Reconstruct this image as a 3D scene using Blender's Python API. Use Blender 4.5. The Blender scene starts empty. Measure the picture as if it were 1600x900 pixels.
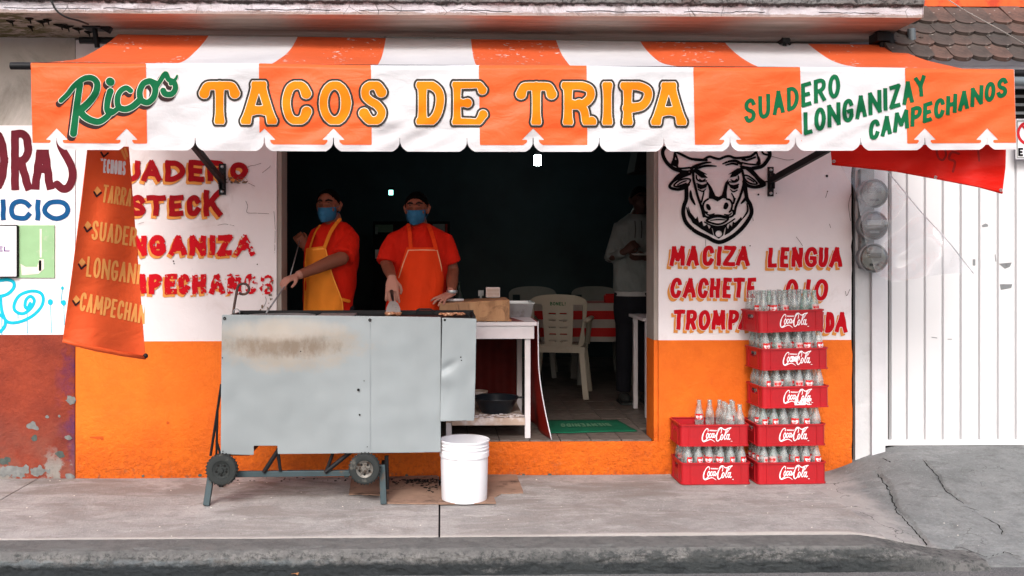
import bpy, math, random
import numpy as np
from math import sin, cos, pi, radians, sqrt, exp
from mathutils import Vector, Matrix, noise as mnoise

random.seed(7)
SC = bpy.context.scene
C = SC.collection

# ------------------------------------------------------------------ camera
F = 1500.0; CAMD = 6.25; EYE = 1.456; YAW = radians(1.3)
VPX, VPY = 690.0, 395.0
PPX = VPX + F * math.tan(YAW)
cam_data = bpy.data.cameras.new('camera')
cam = bpy.data.objects.new('camera', cam_data); C.objects.link(cam)
cam.location = (0, -CAMD, EYE)
cam.rotation_euler = (pi / 2, 0, -YAW)
cam_data.sensor_width = 36; cam_data.lens = F / 1600 * 36
cam_data.shift_x = (800 - PPX) / 1600
cam_data.shift_y = (VPY - 450) / 1600
cam_data.clip_start = 0.05; cam_data.clip_end = 2000
SC.camera = cam

# ------------------------------------------------------------------ light
SUN_EL, SUN_AZ = radians(40), radians(192)       # azimuth clockwise from +Y : in front of the facade, from the left
world = bpy.data.worlds.new('World'); SC.world = world; world.use_nodes = True
nt = world.node_tree; nt.nodes.clear()
wo = nt.nodes.new('ShaderNodeOutputWorld'); bg = nt.nodes.new('ShaderNodeBackground')
sky = nt.nodes.new('ShaderNodeTexSky'); sky.sky_type = 'NISHITA'; sky.sun_disc = False
sky.sun_elevation = SUN_EL; sky.sun_rotation = SUN_AZ
sky.air_density = 1.0; sky.dust_density = 4.0; sky.ozone_density = 1.0
hs = nt.nodes.new('ShaderNodeHueSaturation'); hs.inputs['Saturation'].default_value = 0.78
nt.links.new(sky.outputs[0], hs.inputs['Color']); nt.links.new(hs.outputs[0], bg.inputs[0])
bg.inputs[1].default_value = 0.15
nt.links.new(bg.outputs[0], wo.inputs[0])
sun = bpy.data.lights.new('sun', 'SUN'); sun.energy = 1.3; sun.angle = radians(22); sun.color = (1.0, 0.99, 0.985)
so = bpy.data.objects.new('sun', sun); C.objects.link(so)
sd = Vector((sin(SUN_AZ) * cos(SUN_EL), cos(SUN_AZ) * cos(SUN_EL), sin(SUN_EL)))
so.rotation_euler = sd.to_track_quat('Z', 'Y').to_euler(); so.location = (-3, -6, 8)
SC.view_settings.view_transform = 'Standard'; SC.view_settings.look = 'None'
SC.view_settings.exposure = 0.68; SC.view_settings.gamma = 1.0
try: SC.view_settings.use_curve_mapping = False
except Exception: pass

# ------------------------------------------------------------------ geometry of the place
def at(px, py, Y):
    "world point on the vertical plane y=Y seen at photograph position px,py"
    u = (px - PPX) / F; v = (VPY - py) / F
    c, s = cos(YAW), sin(YAW)
    t = (Y + CAMD) / (c - s * u)
    return ((c * u + s) * t, Y, EYE + v * t)
def gnd(px, py, z=0.0):
    u = (px - PPX) / F; v = (VPY - py) / F
    c, s = cos(YAW), sin(YAW)
    t = (z - EYE) / v
    return ((c * u + s) * t, (c - s * u) * t - CAMD, z)
def V(*a): return Vector(a)
def sm(a, b, x):
    t = min(1, max(0, (x - a) / (b - a))); return t * t * (3 - 2 * t)

# ------------------------------------------------------------------ object helpers
def props(o, label=None, cat=None, group=None, kind=None):
    if label: o['label'] = label
    if cat: o['category'] = cat
    if group: o['group'] = group
    if kind: o['kind'] = kind
    return o
def thing(name, label, cat, loc=(0, 0, 0), group=None):
    o = bpy.data.objects.new(name, None); C.objects.link(o); o.location = loc
    o.empty_display_size = 0.1
    o['base'] = tuple(loc)
    return props(o, label, cat, group)
def base_of(o): return Vector(o['base']) if o is not None and 'base' in o.keys() else Vector((0, 0, 0))
class MB:
    def __init__(s): s.v = []; s.f = []; s.m = []; s.cur = 0
    def add(s, vs, fs, mi=None):
        n = len(s.v); s.v += [tuple(p) for p in vs]
        for f in fs: s.f.append(tuple(n + i for i in f)); s.m.append(s.cur if mi is None else mi)
    def box(s, x0, x1, y0, y1, z0, z1, mi=None):
        s.add([(x0,y0,z0),(x1,y0,z0),(x1,y1,z0),(x0,y1,z0),(x0,y0,z1),(x1,y0,z1),(x1,y1,z1),(x0,y1,z1)],
              [(0,3,2,1),(4,5,6,7),(0,1,5,4),(1,2,6,5),(2,3,7,6),(3,0,4,7)], mi)
        return s
    def bar(s, a, b, w, h, up=(0,0,1), mi=None):
        a = Vector(a); b = Vector(b); d = (b - a).normalized(); up = Vector(up)
        if abs(d.dot(up)) > .98: up = Vector((0,1,0))
        r = d.cross(up).normalized() * w / 2; u = r.cross(d).normalized() * h / 2
        s.add([a-r-u, a+r-u, a+r+u, a-r+u, b-r-u, b+r-u, b+r+u, b-r+u],
              [(0,1,2,3),(7,6,5,4),(0,4,5,1),(1,5,6,2),(2,6,7,3),(3,7,4,0)], mi); return s
    def tube(s, pts, rad, seg=10, mi=None, caps=True, ell=None, up=None):
        pts = [Vector(p) for p in pts]; n = len(pts)
        if not hasattr(rad, '__len__'): rad = [rad] * n
        vs = []; prev = None
        for i in range(n):
            d = (pts[min(i+1,n-1)] - pts[max(i-1,0)]).normalized()
            if prev is None:
                a = Vector(up) if up else (Vector((0,0,1)) if abs(d.z) < .9 else Vector((0,1,0)))
                r = (a - d * a.dot(d)).normalized()
            else: r = (prev - d * prev.dot(d)).normalized()
            prev = r; q = d.cross(r)
            e = ell[i] if ell else 1.0
            for k in range(seg):
                t = 2 * pi * k / seg
                vs.append(pts[i] + r * rad[i] * cos(t) + q * rad[i] * e * sin(t))
        fs = [(i*seg+k, i*seg+(k+1)%seg, (i+1)*seg+(k+1)%seg, (i+1)*seg+k) for i in range(n-1) for k in range(seg)]
        if caps: fs += [tuple(range(seg))[::-1], tuple((n-1)*seg + k for k in range(seg))]
        s.add(vs, fs, mi); return s
    def lathe(s, prof, c=(0,0,0), seg=24, mi=None, ax='z', sx=1, sy=1, closed=False):
        vs = []; c = Vector(c)
        for r, h in prof:
            for k in range(seg):
                t = 2*pi*k/seg
                if ax == 'z': p = (r*cos(t)*sx, r*sin(t)*sy, h)
                elif ax == 'y': p = (r*cos(t), h, r*sin(t))
                else: p = (h, r*cos(t), r*sin(t))
                vs.append(c + Vector(p))
        n = len(prof)
        fs = [(i*seg+k, i*seg+(k+1)%seg, (i+1)*seg+(k+1)%seg, (i+1)*seg+k) for i in range(n-1) for k in range(seg)]
        if closed: fs += [tuple(range(seg))[::-1], tuple((n-1)*seg+k for k in range(seg))]
        s.add(vs, fs, mi); return s
    def grid(s, fn, nu, nv, mi=None, flip=False):
        vs = [fn(i / nu, j / nv) for j in range(nv + 1) for i in range(nu + 1)]
        w = nu + 1
        fs = [(j*w+i, j*w+i+1, (j+1)*w+i+1, (j+1)*w+i) for j in range(nv) for i in range(nu)]
        if flip: fs = [f[::-1] for f in fs]
        s.add(vs, fs, mi); return s
    def prism(s, poly, y0, y1, mi=None, ax='y'):
        "polygon (x,z) extruded along y"
        n = len(poly)
        if ax == 'y': vs = [(x, y0, z) for x, z in poly] + [(x, y1, z) for x, z in poly]
        elif ax == 'x': vs = [(y0, x, z) for x, z in poly] + [(y1, x, z) for x, z in poly]
        else: vs = [(x, z, y0) for x, z in poly] + [(x, z, y1) for x, z in poly]
        fs = [tuple(range(n)), tuple(range(2*n-1, n-1, -1))] + [(i, n+i, n+(i+1)%n, (i+1)%n) for i in range(n)]
        s.add(vs, fs, mi); return s
    def ball(s, c, r, seg=12, rings=8, mi=None, sc=(1,1,1)):
        prof = [(max(1e-4, r*sin(pi*i/rings)), -r*cos(pi*i/rings)) for i in range(rings+1)]
        n0 = len(s.v); s.lathe(prof, (0,0,0), seg, mi)
        for i in range(n0, len(s.v)):
            p = s.v[i]; s.v[i] = (c[0]+p[0]*sc[0], c[1]+p[1]*sc[1], c[2]+p[2]*sc[2])
        return s
    def xform(s, M, n0=0):
        for i in range(n0, len(s.v)): s.v[i] = tuple(M @ Vector(s.v[i]))
        return s
def mesh_from(mb, name, mats, smooth=False):
    me = bpy.data.meshes.new(name); me.from_pydata(mb.v, [], mb.f); 
    if not isinstance(mats, (list, tuple)): mats = [mats]
    for m in mats: me.materials.append(m)
    if len(mats) > 1: me.polygons.foreach_set('material_index', mb.m)
    if smooth: me.polygons.foreach_set('use_smooth', [True] * len(me.polygons))
    me.update(); return me
def part(name, mb, mats, parent=None, smooth=False, bevel=0, label=None, fixn=True, solid=0):
    "mesh built in world coordinates, linked under parent"
    b = base_of(parent)
    if parent is not None and b.length > 0: mb.v = [(p[0]-b.x, p[1]-b.y, p[2]-b.z) for p in mb.v]
    me = mesh_from(mb, name, mats, smooth)
    if fixn:
        import bmesh
        bm = bmesh.new(); bm.from_mesh(me); bmesh.ops.recalc_face_normals(bm, faces=bm.faces); bm.to_mesh(me); bm.free()
    o = bpy.data.objects.new(name, me); C.objects.link(o)
    if parent is not None: o.parent = parent; o['base'] = tuple(b)
    if label: o['label'] = label
    if solid:
        md = o.modifiers.new('solid', 'SOLIDIFY'); md.thickness = solid; md.offset = 0
    if bevel:
        md = o.modifiers.new('bevel', 'BEVEL'); md.width = bevel; md.segments = 2; md.limit_method = 'ANGLE'; md.angle_limit = radians(50)
    if smooth == 'auto':
        try: me.set_sharp_from_angle(angle=radians(40))
        except Exception: pass
    return o
def baked(mb, name, mat, parent, voxel=0.008, smooth=4, label=None, post=None):
    "closed shapes fused to one continuous skin"
    me = mesh_from(mb, name + '_tmp', mat)
    o = bpy.data.objects.new('tmp', me); C.objects.link(o)
    r = o.modifiers.new('r', 'REMESH'); r.mode = 'VOXEL'; r.voxel_size = voxel; r.use_smooth_shade = True
    if smooth:
        q = o.modifiers.new('s', 'SMOOTH'); q.iterations = smooth; q.factor = 0.5
    dg = bpy.context.evaluated_depsgraph_get(); dg.update()
    me2 = bpy.data.meshes.new_from_object(o.evaluated_get(dg)); me2.name = name
    bpy.data.objects.remove(o)
    if post:
        for v in me2.vertices: v.co = post(v.co)
    me2.polygons.foreach_set('use_smooth', [True] * len(me2.polygons))
    if not me2.materials: me2.materials.append(mat)
    b = base_of(parent)
    if b.length > 0: me2.transform(Matrix.Translation(-b))
    o2 = bpy.data.objects.new(name, me2); C.objects.link(o2)
    if parent is not None: o2.parent = parent; o2['base'] = tuple(b)
    if label: o2['label'] = label
    return o2

# ------------------------------------------------------------------ flat shapes: signed distance fields turned to meshes
def catmull(P, n=8, closed=False):
    P = [tuple(map(float, p)) for p in P]; out = []
    N = len(P)
    if closed: idx = lambda i: P[i % N]; rng = N
    else: idx = lambda i: P[min(max(i, 0), N-1)]; rng = N - 1
    for i in range(rng):
        p0, p1, p2, p3 = idx(i-1), idx(i), idx(i+1), idx(i+2)
        for k in range(n):
            t = k / n; t2 = t*t; t3 = t2*t
            out.append(tuple(.5*((2*b)+(-a+c)*t+(2*a-5*b+4*c-d)*t2+(-a+3*b-3*c+d)*t3) for a, b, c, d in zip(p0, p1, p2, p3)))
    out.append(P[0] if closed else P[-1]); return out
SQ = [False]
class Field:
    def __init__(s, x0, x1, y0, y1, step):
        s.xs = np.arange(x0, x1 + step, step); s.ys = np.arange(y0, y1 + step, step); s.h = step
        s.X, s.Y = np.meshgrid(s.xs, s.ys); s.f = np.full(s.X.shape, 50.0)
    def win(s, ax, bx, ay, by, m):
        i0 = max(0, int((min(ax,bx)-m-s.xs[0])/s.h)); i1 = min(len(s.xs), int((max(ax,bx)+m-s.xs[0])/s.h)+2)
        j0 = max(0, int((min(ay,by)-m-s.ys[0])/s.h)); j1 = min(len(s.ys), int((max(ay,by)+m-s.ys[0])/s.h)+2)
        return (slice(j0, max(j0,j1)), slice(i0, max(i0,i1)))
    def stroke(s, P, r, pad=6, sq=None):
        n = len(P); sq = SQ[0] if sq is None else sq
        if not hasattr(r, '__len__'): r = [r]*n
        flag = [False]*n
        if sq and n > 1:
            flag[0] = flag[-1] = True
            for i in range(1, n-1):
                a0 = math.atan2(P[i][1]-P[i-1][1], P[i][0]-P[i-1][0]); a1 = math.atan2(P[i+1][1]-P[i][1], P[i+1][0]-P[i][0])
                flag[i] = abs((a1-a0+pi) % (2*pi)-pi) > radians(50)
        for i in range(max(1, n-1)):
            a = P[i]; b = P[min(i+1, n-1)]; ra, rb = r[i], r[min(i+1,n-1)]
            w = s.win(a[0], b[0], a[1], b[1], max(ra, rb)*1.3 + pad)
            X = s.X[w]; Y = s.Y[w]
            if X.size == 0: continue
            dx, dy = b[0]-a[0], b[1]-a[1]; L = dx*dx+dy*dy + 1e-9; Ls = sqrt(L)
            t0 = ((X-a[0])*dx+(Y-a[1])*dy)/L; t = np.clip(t0, 0, 1)
            rr = ra+(rb-ra)*t
            d = np.hypot(X-a[0]-t*dx, Y-a[1]-t*dy) - rr
            if flag[i] or flag[min(i+1, n-1)]:
                perp = np.abs((X-a[0])*dy-(Y-a[1])*dx)/Ls
                if flag[i]: d = np.where(t0 < 0, np.maximum(-t0*Ls - ra*.8, perp-ra), d)
                if flag[min(i+1, n-1)]: d = np.where(t0 > 1, np.maximum((t0-1)*Ls - rb*.8, perp-rb), d)
            s.f[w] = np.minimum(s.f[w], d)
        return s
    def polysd(s, P, w):
        X = s.X[w]; Y = s.Y[w]; d = np.full(X.shape, 1e3); ins = np.zeros(X.shape, bool)
        n = len(P)
        for i in range(n):
            a = P[i]; b = P[(i+1) % n]; dx, dy = b[0]-a[0], b[1]-a[1]
            t = np.clip(((X-a[0])*dx+(Y-a[1])*dy)/(dx*dx+dy*dy+1e-9), 0, 1)
            d = np.minimum(d, np.hypot(X-a[0]-t*dx, Y-a[1]-t*dy))
            if abs(dy) > 1e-9:
                c = ((a[1] > Y) != (b[1] > Y)) & (X < dx*(Y-a[1])/dy + a[0]); ins ^= c
        return np.where(ins, -d, d)
    def poly(s, P, cut=False, pad=6):
        xs = [p[0] for p in P]; ys = [p[1] for p in P]
        w = s.win(min(xs), max(xs), min(ys), max(ys), pad)
        if s.X[w].size == 0: return s
        d = s.polysd(P, w)
        s.f[w] = np.maximum(s.f[w], -d) if cut else np.minimum(s.f[w], d)
        return s
    def cutstroke(s, P, r):
        t = Field.__new__(Field); t.xs, t.ys, t.h, t.X, t.Y = s.xs, s.ys, s.h, s.X, s.Y; t.f = np.full(s.X.shape, 50.0)
        t.stroke(P, r); s.f = np.maximum(s.f, -t.f); return s
    def wear(s, fn):
        "fn(X,Y)-> value, positive where paint has flaked away"
        s.f = np.maximum(s.f, fn(s.X, s.Y)); return s
    def mesh(s, mb, mp, level=0.0, merge=True, shift=(0, 0), mi=None):
        Vv = s.f - level; ins = Vv < 0
        cnt = ins[:-1,:-1].astype(int) + ins[1:,:-1] + ins[:-1,1:] + ins[1:,1:]
        keys = {}; vs = []; fs = []
        xs, ys = s.xs + shift[0], s.ys + shift[1]
        def corner(i, j):
            k = (i, j)
            if k not in keys: keys[k] = len(vs); vs.append(mp(xs[i], ys[j]))
            return keys[k]
        def edge(i, j, i2, j2):
            k = (i, j, i2, j2) if (i, j) < (i2, j2) else (i2, j2, i, j)
            if k not in keys:
                a = Vv[j, i]; b = Vv[j2, i2]; t = a/(a-b)
                keys[k] = len(vs); vs.append(mp(xs[i]+(xs[i2]-xs[i])*t, ys[j]+(ys[j2]-ys[j])*t))
            return keys[k]
        rows, cols = cnt.shape
        for j in range(rows):
            row = cnt[j]; nz = np.nonzero(row)[0]
            i = 0; L = len(nz); k = 0
            while k < L:
                i = int(nz[k])
                if row[i] == 4:
                    e = k
                    if merge:
                        while e+1 < L and nz[e+1] == nz[e]+1 and row[nz[e+1]] == 4: e += 1
                    i1 = int(nz[e]) + 1
                    fs.append((corner(i, j), corner(i, j+1), corner(i1, j+1), corner(i1, j))); k = e + 1
                else:
                    cs = [(i, j), (i, j+1), (i+1, j+1), (i+1, j)]; pl = []
                    for q in range(4):
                        a = cs[q]; b = cs[(q+1) % 4]; ia = ins[a[1], a[0]]; ib = ins[b[1], b[0]]
                        if ia: pl.append(corner(*a))
                        if ia != ib: pl.append(edge(*a, *b))
                    if len(pl) > 2: fs.append(tuple(pl))
                    k += 1
        mb.add(vs, fs, mi); return mb
def vnoise(X, Y, sc, seed=0, octv=3):
    r = np.random.RandomState(seed); G = r.rand(256, 256); out = 0; amp = 1; tot = 0
    for o in range(octv):
        x = X/sc*(2**o)+o*17.3; y = Y/sc*(2**o)+o*9.1
        xi = np.floor(x).astype(int); yi = np.floor(y).astype(int); fx = x-xi; fy = y-yi
        fx = fx*fx*(3-2*fx); fy = fy*fy*(3-2*fy); g = lambda a, b: G[b % 256, a % 256]
        out = out + amp*((g(xi,yi)*(1-fx)+g(xi+1,yi)*fx)*(1-fy)+(g(xi,yi+1)*(1-fx)+g(xi+1,yi+1)*fx)*fy); tot += amp; amp *= .5
    return out/tot

# ------------------------------------------------------------------ sign painter's alphabet (u right, v down, 0..1)
def oval(cx=.5, cy=.5, rx=.5, ry=.5, n=20, a0=0, a1=360):
    return [(cx+rx*cos(radians(a0+(a1-a0)*i/n)), cy+ry*sin(radians(a0+(a1-a0)*i/n))) for i in range(n+1)]
def S(*P): return catmull(P, 6)
G = {
 'A': [[(0,1),(.5,0),(1,1)], [(.22,.66),(.78,.66)]],
 'B': [[(0,0),(0,1)], S((0,0),(.5,.01),(.85,.12),(.85,.34),(.5,.47),(0,.47)), S((0,.47),(.6,.48),(.98,.62),(.95,.86),(.6,.99),(0,1))],
 'C': [S((.97,.24),(.8,.05),(.5,0),(.17,.12),(.02,.5),(.17,.88),(.5,1),(.8,.95),(.97,.76))],
 'D': [[(0,0),(0,1)], S((0,0),(.5,.03),(.88,.22),(1,.5),(.88,.78),(.5,.97),(0,1))],
 'E': [[(1,0),(0,0),(0,1),(1,1)], [(0,.5),(.82,.5)]],
 'G': [S((.95,.22),(.78,.04),(.5,0),(.17,.12),(.02,.5),(.17,.88),(.5,1),(.8,.95),(.97,.8)), [(.97,.8),(.97,.55),(.58,.55)]],
 'H': [[(0,0),(0,1)], [(1,0),(1,1)], [(0,.5),(1,.5)]],
 'I': [[(.5,0),(.5,1)]],
 'J': [S((.8,0),(.8,.4),(.78,.8),(.5,1),(.15,.92),(.02,.72))],
 'K': [[(0,0),(0,1)], [(1,0),(.05,.6)], [(.35,.42),(1,1)]],
 'L': [[(0,0),(0,1),(1,1)]],
 'M': [[(0,1),(.12,0),(.5,.72),(.88,0),(1,1)]],
 'N': [[(0,1),(0,0),(1,1),(1,0)]],
 'O': [oval()],
 'P': [[(0,1),(0,0)], S((0,0),(.6,.01),(.97,.14),(.97,.4),(.6,.55),(0,.56))],
 'R': [[(0,1),(0,0)], S((0,0),(.6,.01),(.95,.13),(.95,.38),(.6,.5),(0,.52)), [(.45,.52),(1,1)]],
 'S': [S((.95,.2),(.75,.03),(.45,0),(.12,.1),(.08,.3),(.3,.45),(.7,.56),(.95,.74),(.85,.93),(.5,1),(.2,.96),(.02,.8))],
 'T': [[(0,0),(1,0)], [(.5,0),(.5,1)]],
 'U': [S((0,0),(0,.4),(.04,.78),(.25,.97),(.5,1),(.75,.97),(.96,.78),(1,.4),(1,0))],
 'V': [[(0,0),(.5,1),(1,0)]],
 'Y': [[(0,0),(.5,.48),(1,0)], [(.5,.48),(.5,1)]],
 'Z': [[(0,0),(1,0),(0,1),(1,1)]],
 '!': [[(.5,0),(.5,.6)], [(.5,.95),(.5,.96)]],
 '"': [[(.3,0),(.3,.2)], [(.7,0),(.7,.2)]],
}
G['s'] = [S((.85,.45),(.5,.36),(.2,.5),(.5,.66),(.85,.82),(.5,1),(.1,.9))]
ADV = dict(I=.3, M=1.15, N=.9, E=.68, L=.62, J=.55, Y=.8, T=.8); ADV[' '] = .5; ADV['!'] = .3
def resamp(P, n=10):
    out = [P[0]]
    for a, b in zip(P, P[1:]):
        m = max(1, int(n*math.hypot(b[0]-a[0], b[1]-a[1])))
        out += [(a[0]+(b[0]-a[0])*i/m, a[1]+(b[1]-a[1])*i/m) for i in range(1, m+1)]
    return out
def glyph(fd, ch, x0, x1, y0, y1, r, slant=0, T=None, flare=0, rot=0, wob=0):
    w = x1-x0
    for P in (GV if flare else G).get(ch, G.get(ch, [])):
        P = resamp(P, 8) if flare or wob else P
        pts = []; rr = []; n = len(P)
        for i, (u, v) in enumerate(P):
            y = y0 + r + v*(y1-y0-2*r)
            x = x0 + r + u*(w-2*r) if w > 2.2*r else (x0+x1)/2
            x += slant*(y1-y)
            if wob: x += wob*sin(y*.31+x0); y += wob*sin(x*.27+y0)
            pts.append(T(x, y) if T else (x, y))
            e = abs(2*i/(n-1)-1)**4 if n > 1 else 0
            rr.append(r*(1+flare*e))
        fd.stroke(pts, rr, sq=not flare)
def letters(fd, items, y0, y1, r, slant=0, T=None, flare=0, wob=0):
    for it in items:
        ch, a, b = it[:3]; t0 = it[3] if len(it) > 3 else y0; t1 = it[4] if len(it) > 4 else y1
        glyph(fd, ch, a, b, t0, t1, r, slant, T, flare, wob=wob)
def word(fd, text, BL, BR, TL, r, gap=.14, slant=0, wob=0):
    tot = sum(ADV.get(c, .78) + gap for c in text) - gap
    H = math.hypot(TL[0]-BL[0], TL[1]-BL[1]); W = math.hypot(BR[0]-BL[0], BR[1]-BL[1]); k = W/tot
    ux, uy = (BR[0]-BL[0])/W, (BR[1]-BL[1])/W; vx, vy = (BL[0]-TL[0])/H, (BL[1]-TL[1])/H
    T = lambda x, y: (BL[0]+ux*x+vx*(y-H), BL[1]+uy*x+vy*(y-H))
    x = 0
    for c in text:
        w = ADV.get(c, .78)*k
        glyph(fd, c, x, x+w, 0, H, r, slant, T, wob=wob); x += w+gap*k
# rounded show-card capitals of the awning
GV = {
 'T': [S((.0,.24),(.08,.07),(.2,.03),(.5,.03),(.8,.03),(.92,.07),(1.0,.24)), [(.5,.05),(.5,1)]],
 'A': [[(0,1),(.42,.02)], [(.58,.02),(1,1)], [(.40,0),(.60,0)], [(.28,.70),(.72,.70)]],
 'C': [S((.93,.24),(.78,.06),(.5,0),(.18,.12),(.03,.5),(.18,.88),(.5,1),(.8,.93),(.95,.74))],
 'O': [oval()],
 'S': [S((.93,.2),(.72,.03),(.42,0),(.12,.1),(.1,.3),(.35,.44),(.7,.55),(.95,.74),(.82,.93),(.5,1),(.25,.94),(.02,.78))],
 'D': [[(.06,0),(.06,1)], S((0,.0),(.5,.0),(.9,.16),(1,.42),(.85,.78),(.5,1),(.0,1))],
 'E': [[(.02,0),(.02,1)], S((0,0),(.5,.0),(.85,.0),(1,.14)), S((0,1),(.5,1),(.82,1),(1.03,.80)), [(.1,.49),(.42,.49)]],
 'R': [[(.06,1),(.06,0)], S((0,0),(.5,.0),(.9,.1),(.93,.33),(.6,.52),(.1,.52)), S((.5,.52),(.7,.7),(.78,1),(.98,1))],
 'I': [[(.5,0),(.5,1)]],
 'P': [[(.1,1),(.1,0)], S((0,0),(.5,.0),(.95,.12),(.97,.35),(.7,.56),(.1,.62))],
}
# ------------------------------------------------------------------ materials
def lin(r, g, b):
    f = lambda c: (c/255/12.92) if c/255 <= .04045 else ((c/255+.055)/1.055)**2.4
    return (f(r), f(g), f(b))
class Mat:
    def __init__(s, name, rough=.7, metal=0, coord='Object', off=(0,0,0)):
        s.off = off
        s.m = bpy.data.materials.new(name); s.m.use_nodes = True; s.t = s.m.node_tree; s.N = s.t.nodes; s.L = s.t.links
        s.b = s.N['Principled BSDF']; s.b.inputs['Roughness'].default_value = rough; s.b.inputs['Metallic'].default_value = metal; s.b.inputs['Specular IOR Level'].default_value = .22
        tc = s.N.new('ShaderNodeTexCoord'); s.co = tc.outputs[coord]; s.col = None; s.bump = None
    def mapped(s, scale=(1,1,1), loc=(0,0,0), rot=(0,0,0)):
        m = s.N.new('ShaderNodeMapping'); s.L.new(s.co, m.inputs[0])
        m.inputs['Scale'].default_value = scale; m.inputs['Location'].default_value = loc; m.inputs['Rotation'].default_value = rot
        return m.outputs[0]
    def noise(s, scale, detail=5, rough=.55, stretch=None, dist=0, loc=(0,0,0)):
        n = s.N.new('ShaderNodeTexNoise'); n.inputs['Scale'].default_value = scale; n.inputs['Detail'].default_value = detail
        n.inputs['Roughness'].default_value = rough; n.inputs['Distortion'].default_value = dist
        s.L.new(s.mapped(stretch or (1,1,1), loc), n.inputs['Vector']); return n.outputs['Fac']
    def ramp(s, fac, a, b, ca=0.0, cb=1.0):
        r = s.N.new('ShaderNodeMapRange'); s.L.new(fac, r.inputs[0]); r.clamp = True
        for i, v in enumerate((a, b, ca, cb)): r.inputs[i+1].default_value = v
        return r.outputs[0]
    def math(s, op, a, b=None):
        n = s.N.new('ShaderNodeMath'); n.operation = op
        for i, v in enumerate((a, b)):
            if v is None: continue
            if isinstance(v, (int, float)): n.inputs[i].default_value = v
            else: s.L.new(v, n.inputs[i])
        return n.outputs[0]
    def base(s, c): s.col = c if not isinstance(c, tuple) else s.rgb(c); return s
    def rgb(s, c):
        n = s.N.new('ShaderNodeRGB'); n.outputs[0].default_value = (*c, 1); return n.outputs[0]
    def mix(s, fac, c, mode='MIX'):
        n = s.N.new('ShaderNodeMix'); n.data_type = 'RGBA'; n.blend_type = mode
        if isinstance(fac, (int, float)): n.inputs[0].default_value = fac
        else: s.L.new(fac, n.inputs[0])
        s.L.new(s.col, n.inputs[6])
        if isinstance(c, tuple): n.inputs[7].default_value = (*c, 1)
        else: s.L.new(c, n.inputs[7])
        s.col = n.outputs[2]; return s
    def sep(s):
        n = s.N.new('ShaderNodeSeparateXYZ'); s.L.new(s.mapped(loc=s.off), n.inputs[0]); return n.outputs
    def addbump(s, h, strength=.3, dist=.01):
        n = s.N.new('ShaderNodeBump'); n.inputs['Strength'].default_value = strength; n.inputs['Distance'].default_value = dist
        s.L.new(h, n.inputs['Height'])
        if s.bump: s.L.new(s.bump, n.inputs['Normal'])
        s.bump = n.outputs[0]; return s
    def done(s):
        if s.col is not None: s.L.new(s.col, s.b.inputs['Base Color'])
        if s.bump is not None: s.L.new(s.bump, s.b.inputs['Normal'])
        return s.m
def simple(name, c, rough=.6, metal=0, var=.25, vs=9, bump=.15, bs=60, dirt=None, dirta=.55, dirts=4, spec=None):
    m = Mat(name, rough, metal); m.base(c)
    m.mix(m.ramp(m.noise(vs, 6), .3, .75), tuple(x*(1-var) for x in c))
    if dirt: m.mix(m.ramp(m.noise(dirts, 8, .65, loc=(3,1,2)), dirta, dirta+.12), dirt)
    if bump: m.addbump(m.noise(bs, 4), bump, .004)
    if spec is not None: m.b.inputs['Specular IOR Level'].default_value = spec
    return m.done()
def emit(name, c, st):
    m = bpy.data.materials.new(name); m.use_nodes = True
    b = m.node_tree.nodes['Principled BSDF']; b.inputs['Emission Color'].default_value = (*c, 1); b.inputs['Emission Strength'].default_value = st
    b.inputs['Base Color'].default_value = (*c, 1); return m

# painted plaster, white above
def plaster(name, c, c2, stain=(.28,.22,.18), bump=.35, stainlo=.6, spots=True, fine=45):
    m = Mat(name, .75); m.base(c)
    m.mix(m.ramp(m.noise(1.6, 6, .6), .35, .7), c2)
    m.mix(m.ramp(m.noise(2.3, 9, .7, (1,1,.6), .6, (4,2,1)), stainlo, stainlo+.2, 0, .55), stain)
    if spots:
        m.mix(m.ramp(m.noise(26, 3, .5, loc=(9,3,3)), .73, .77, 0, .55), (.1,.085,.08))
    m.addbump(m.noise(5, 5), bump*.8, .02); m.addbump(m.noise(fine, 6), bump*.5, .004)
    return m.done()
M = {}
M['white_wall'] = plaster('white_wall_paint', (.76,.71,.72), (.70,.64,.65), (.40,.31,.27), stainlo=.57)
M['white_right'] = plaster('white_right_paint', (.84,.80,.82), (.78,.73,.75), (.46,.40,.38), stainlo=.60)
M['jamb'] = plaster('jamb_plaster', (.34,.30,.27), (.26,.23,.2), stainlo=.5)
M['upper_concrete'] = plaster('stained_upper_plaster', (.56,.51,.475), (.40,.35,.31), (.07,.06,.035), stainlo=.5)
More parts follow.
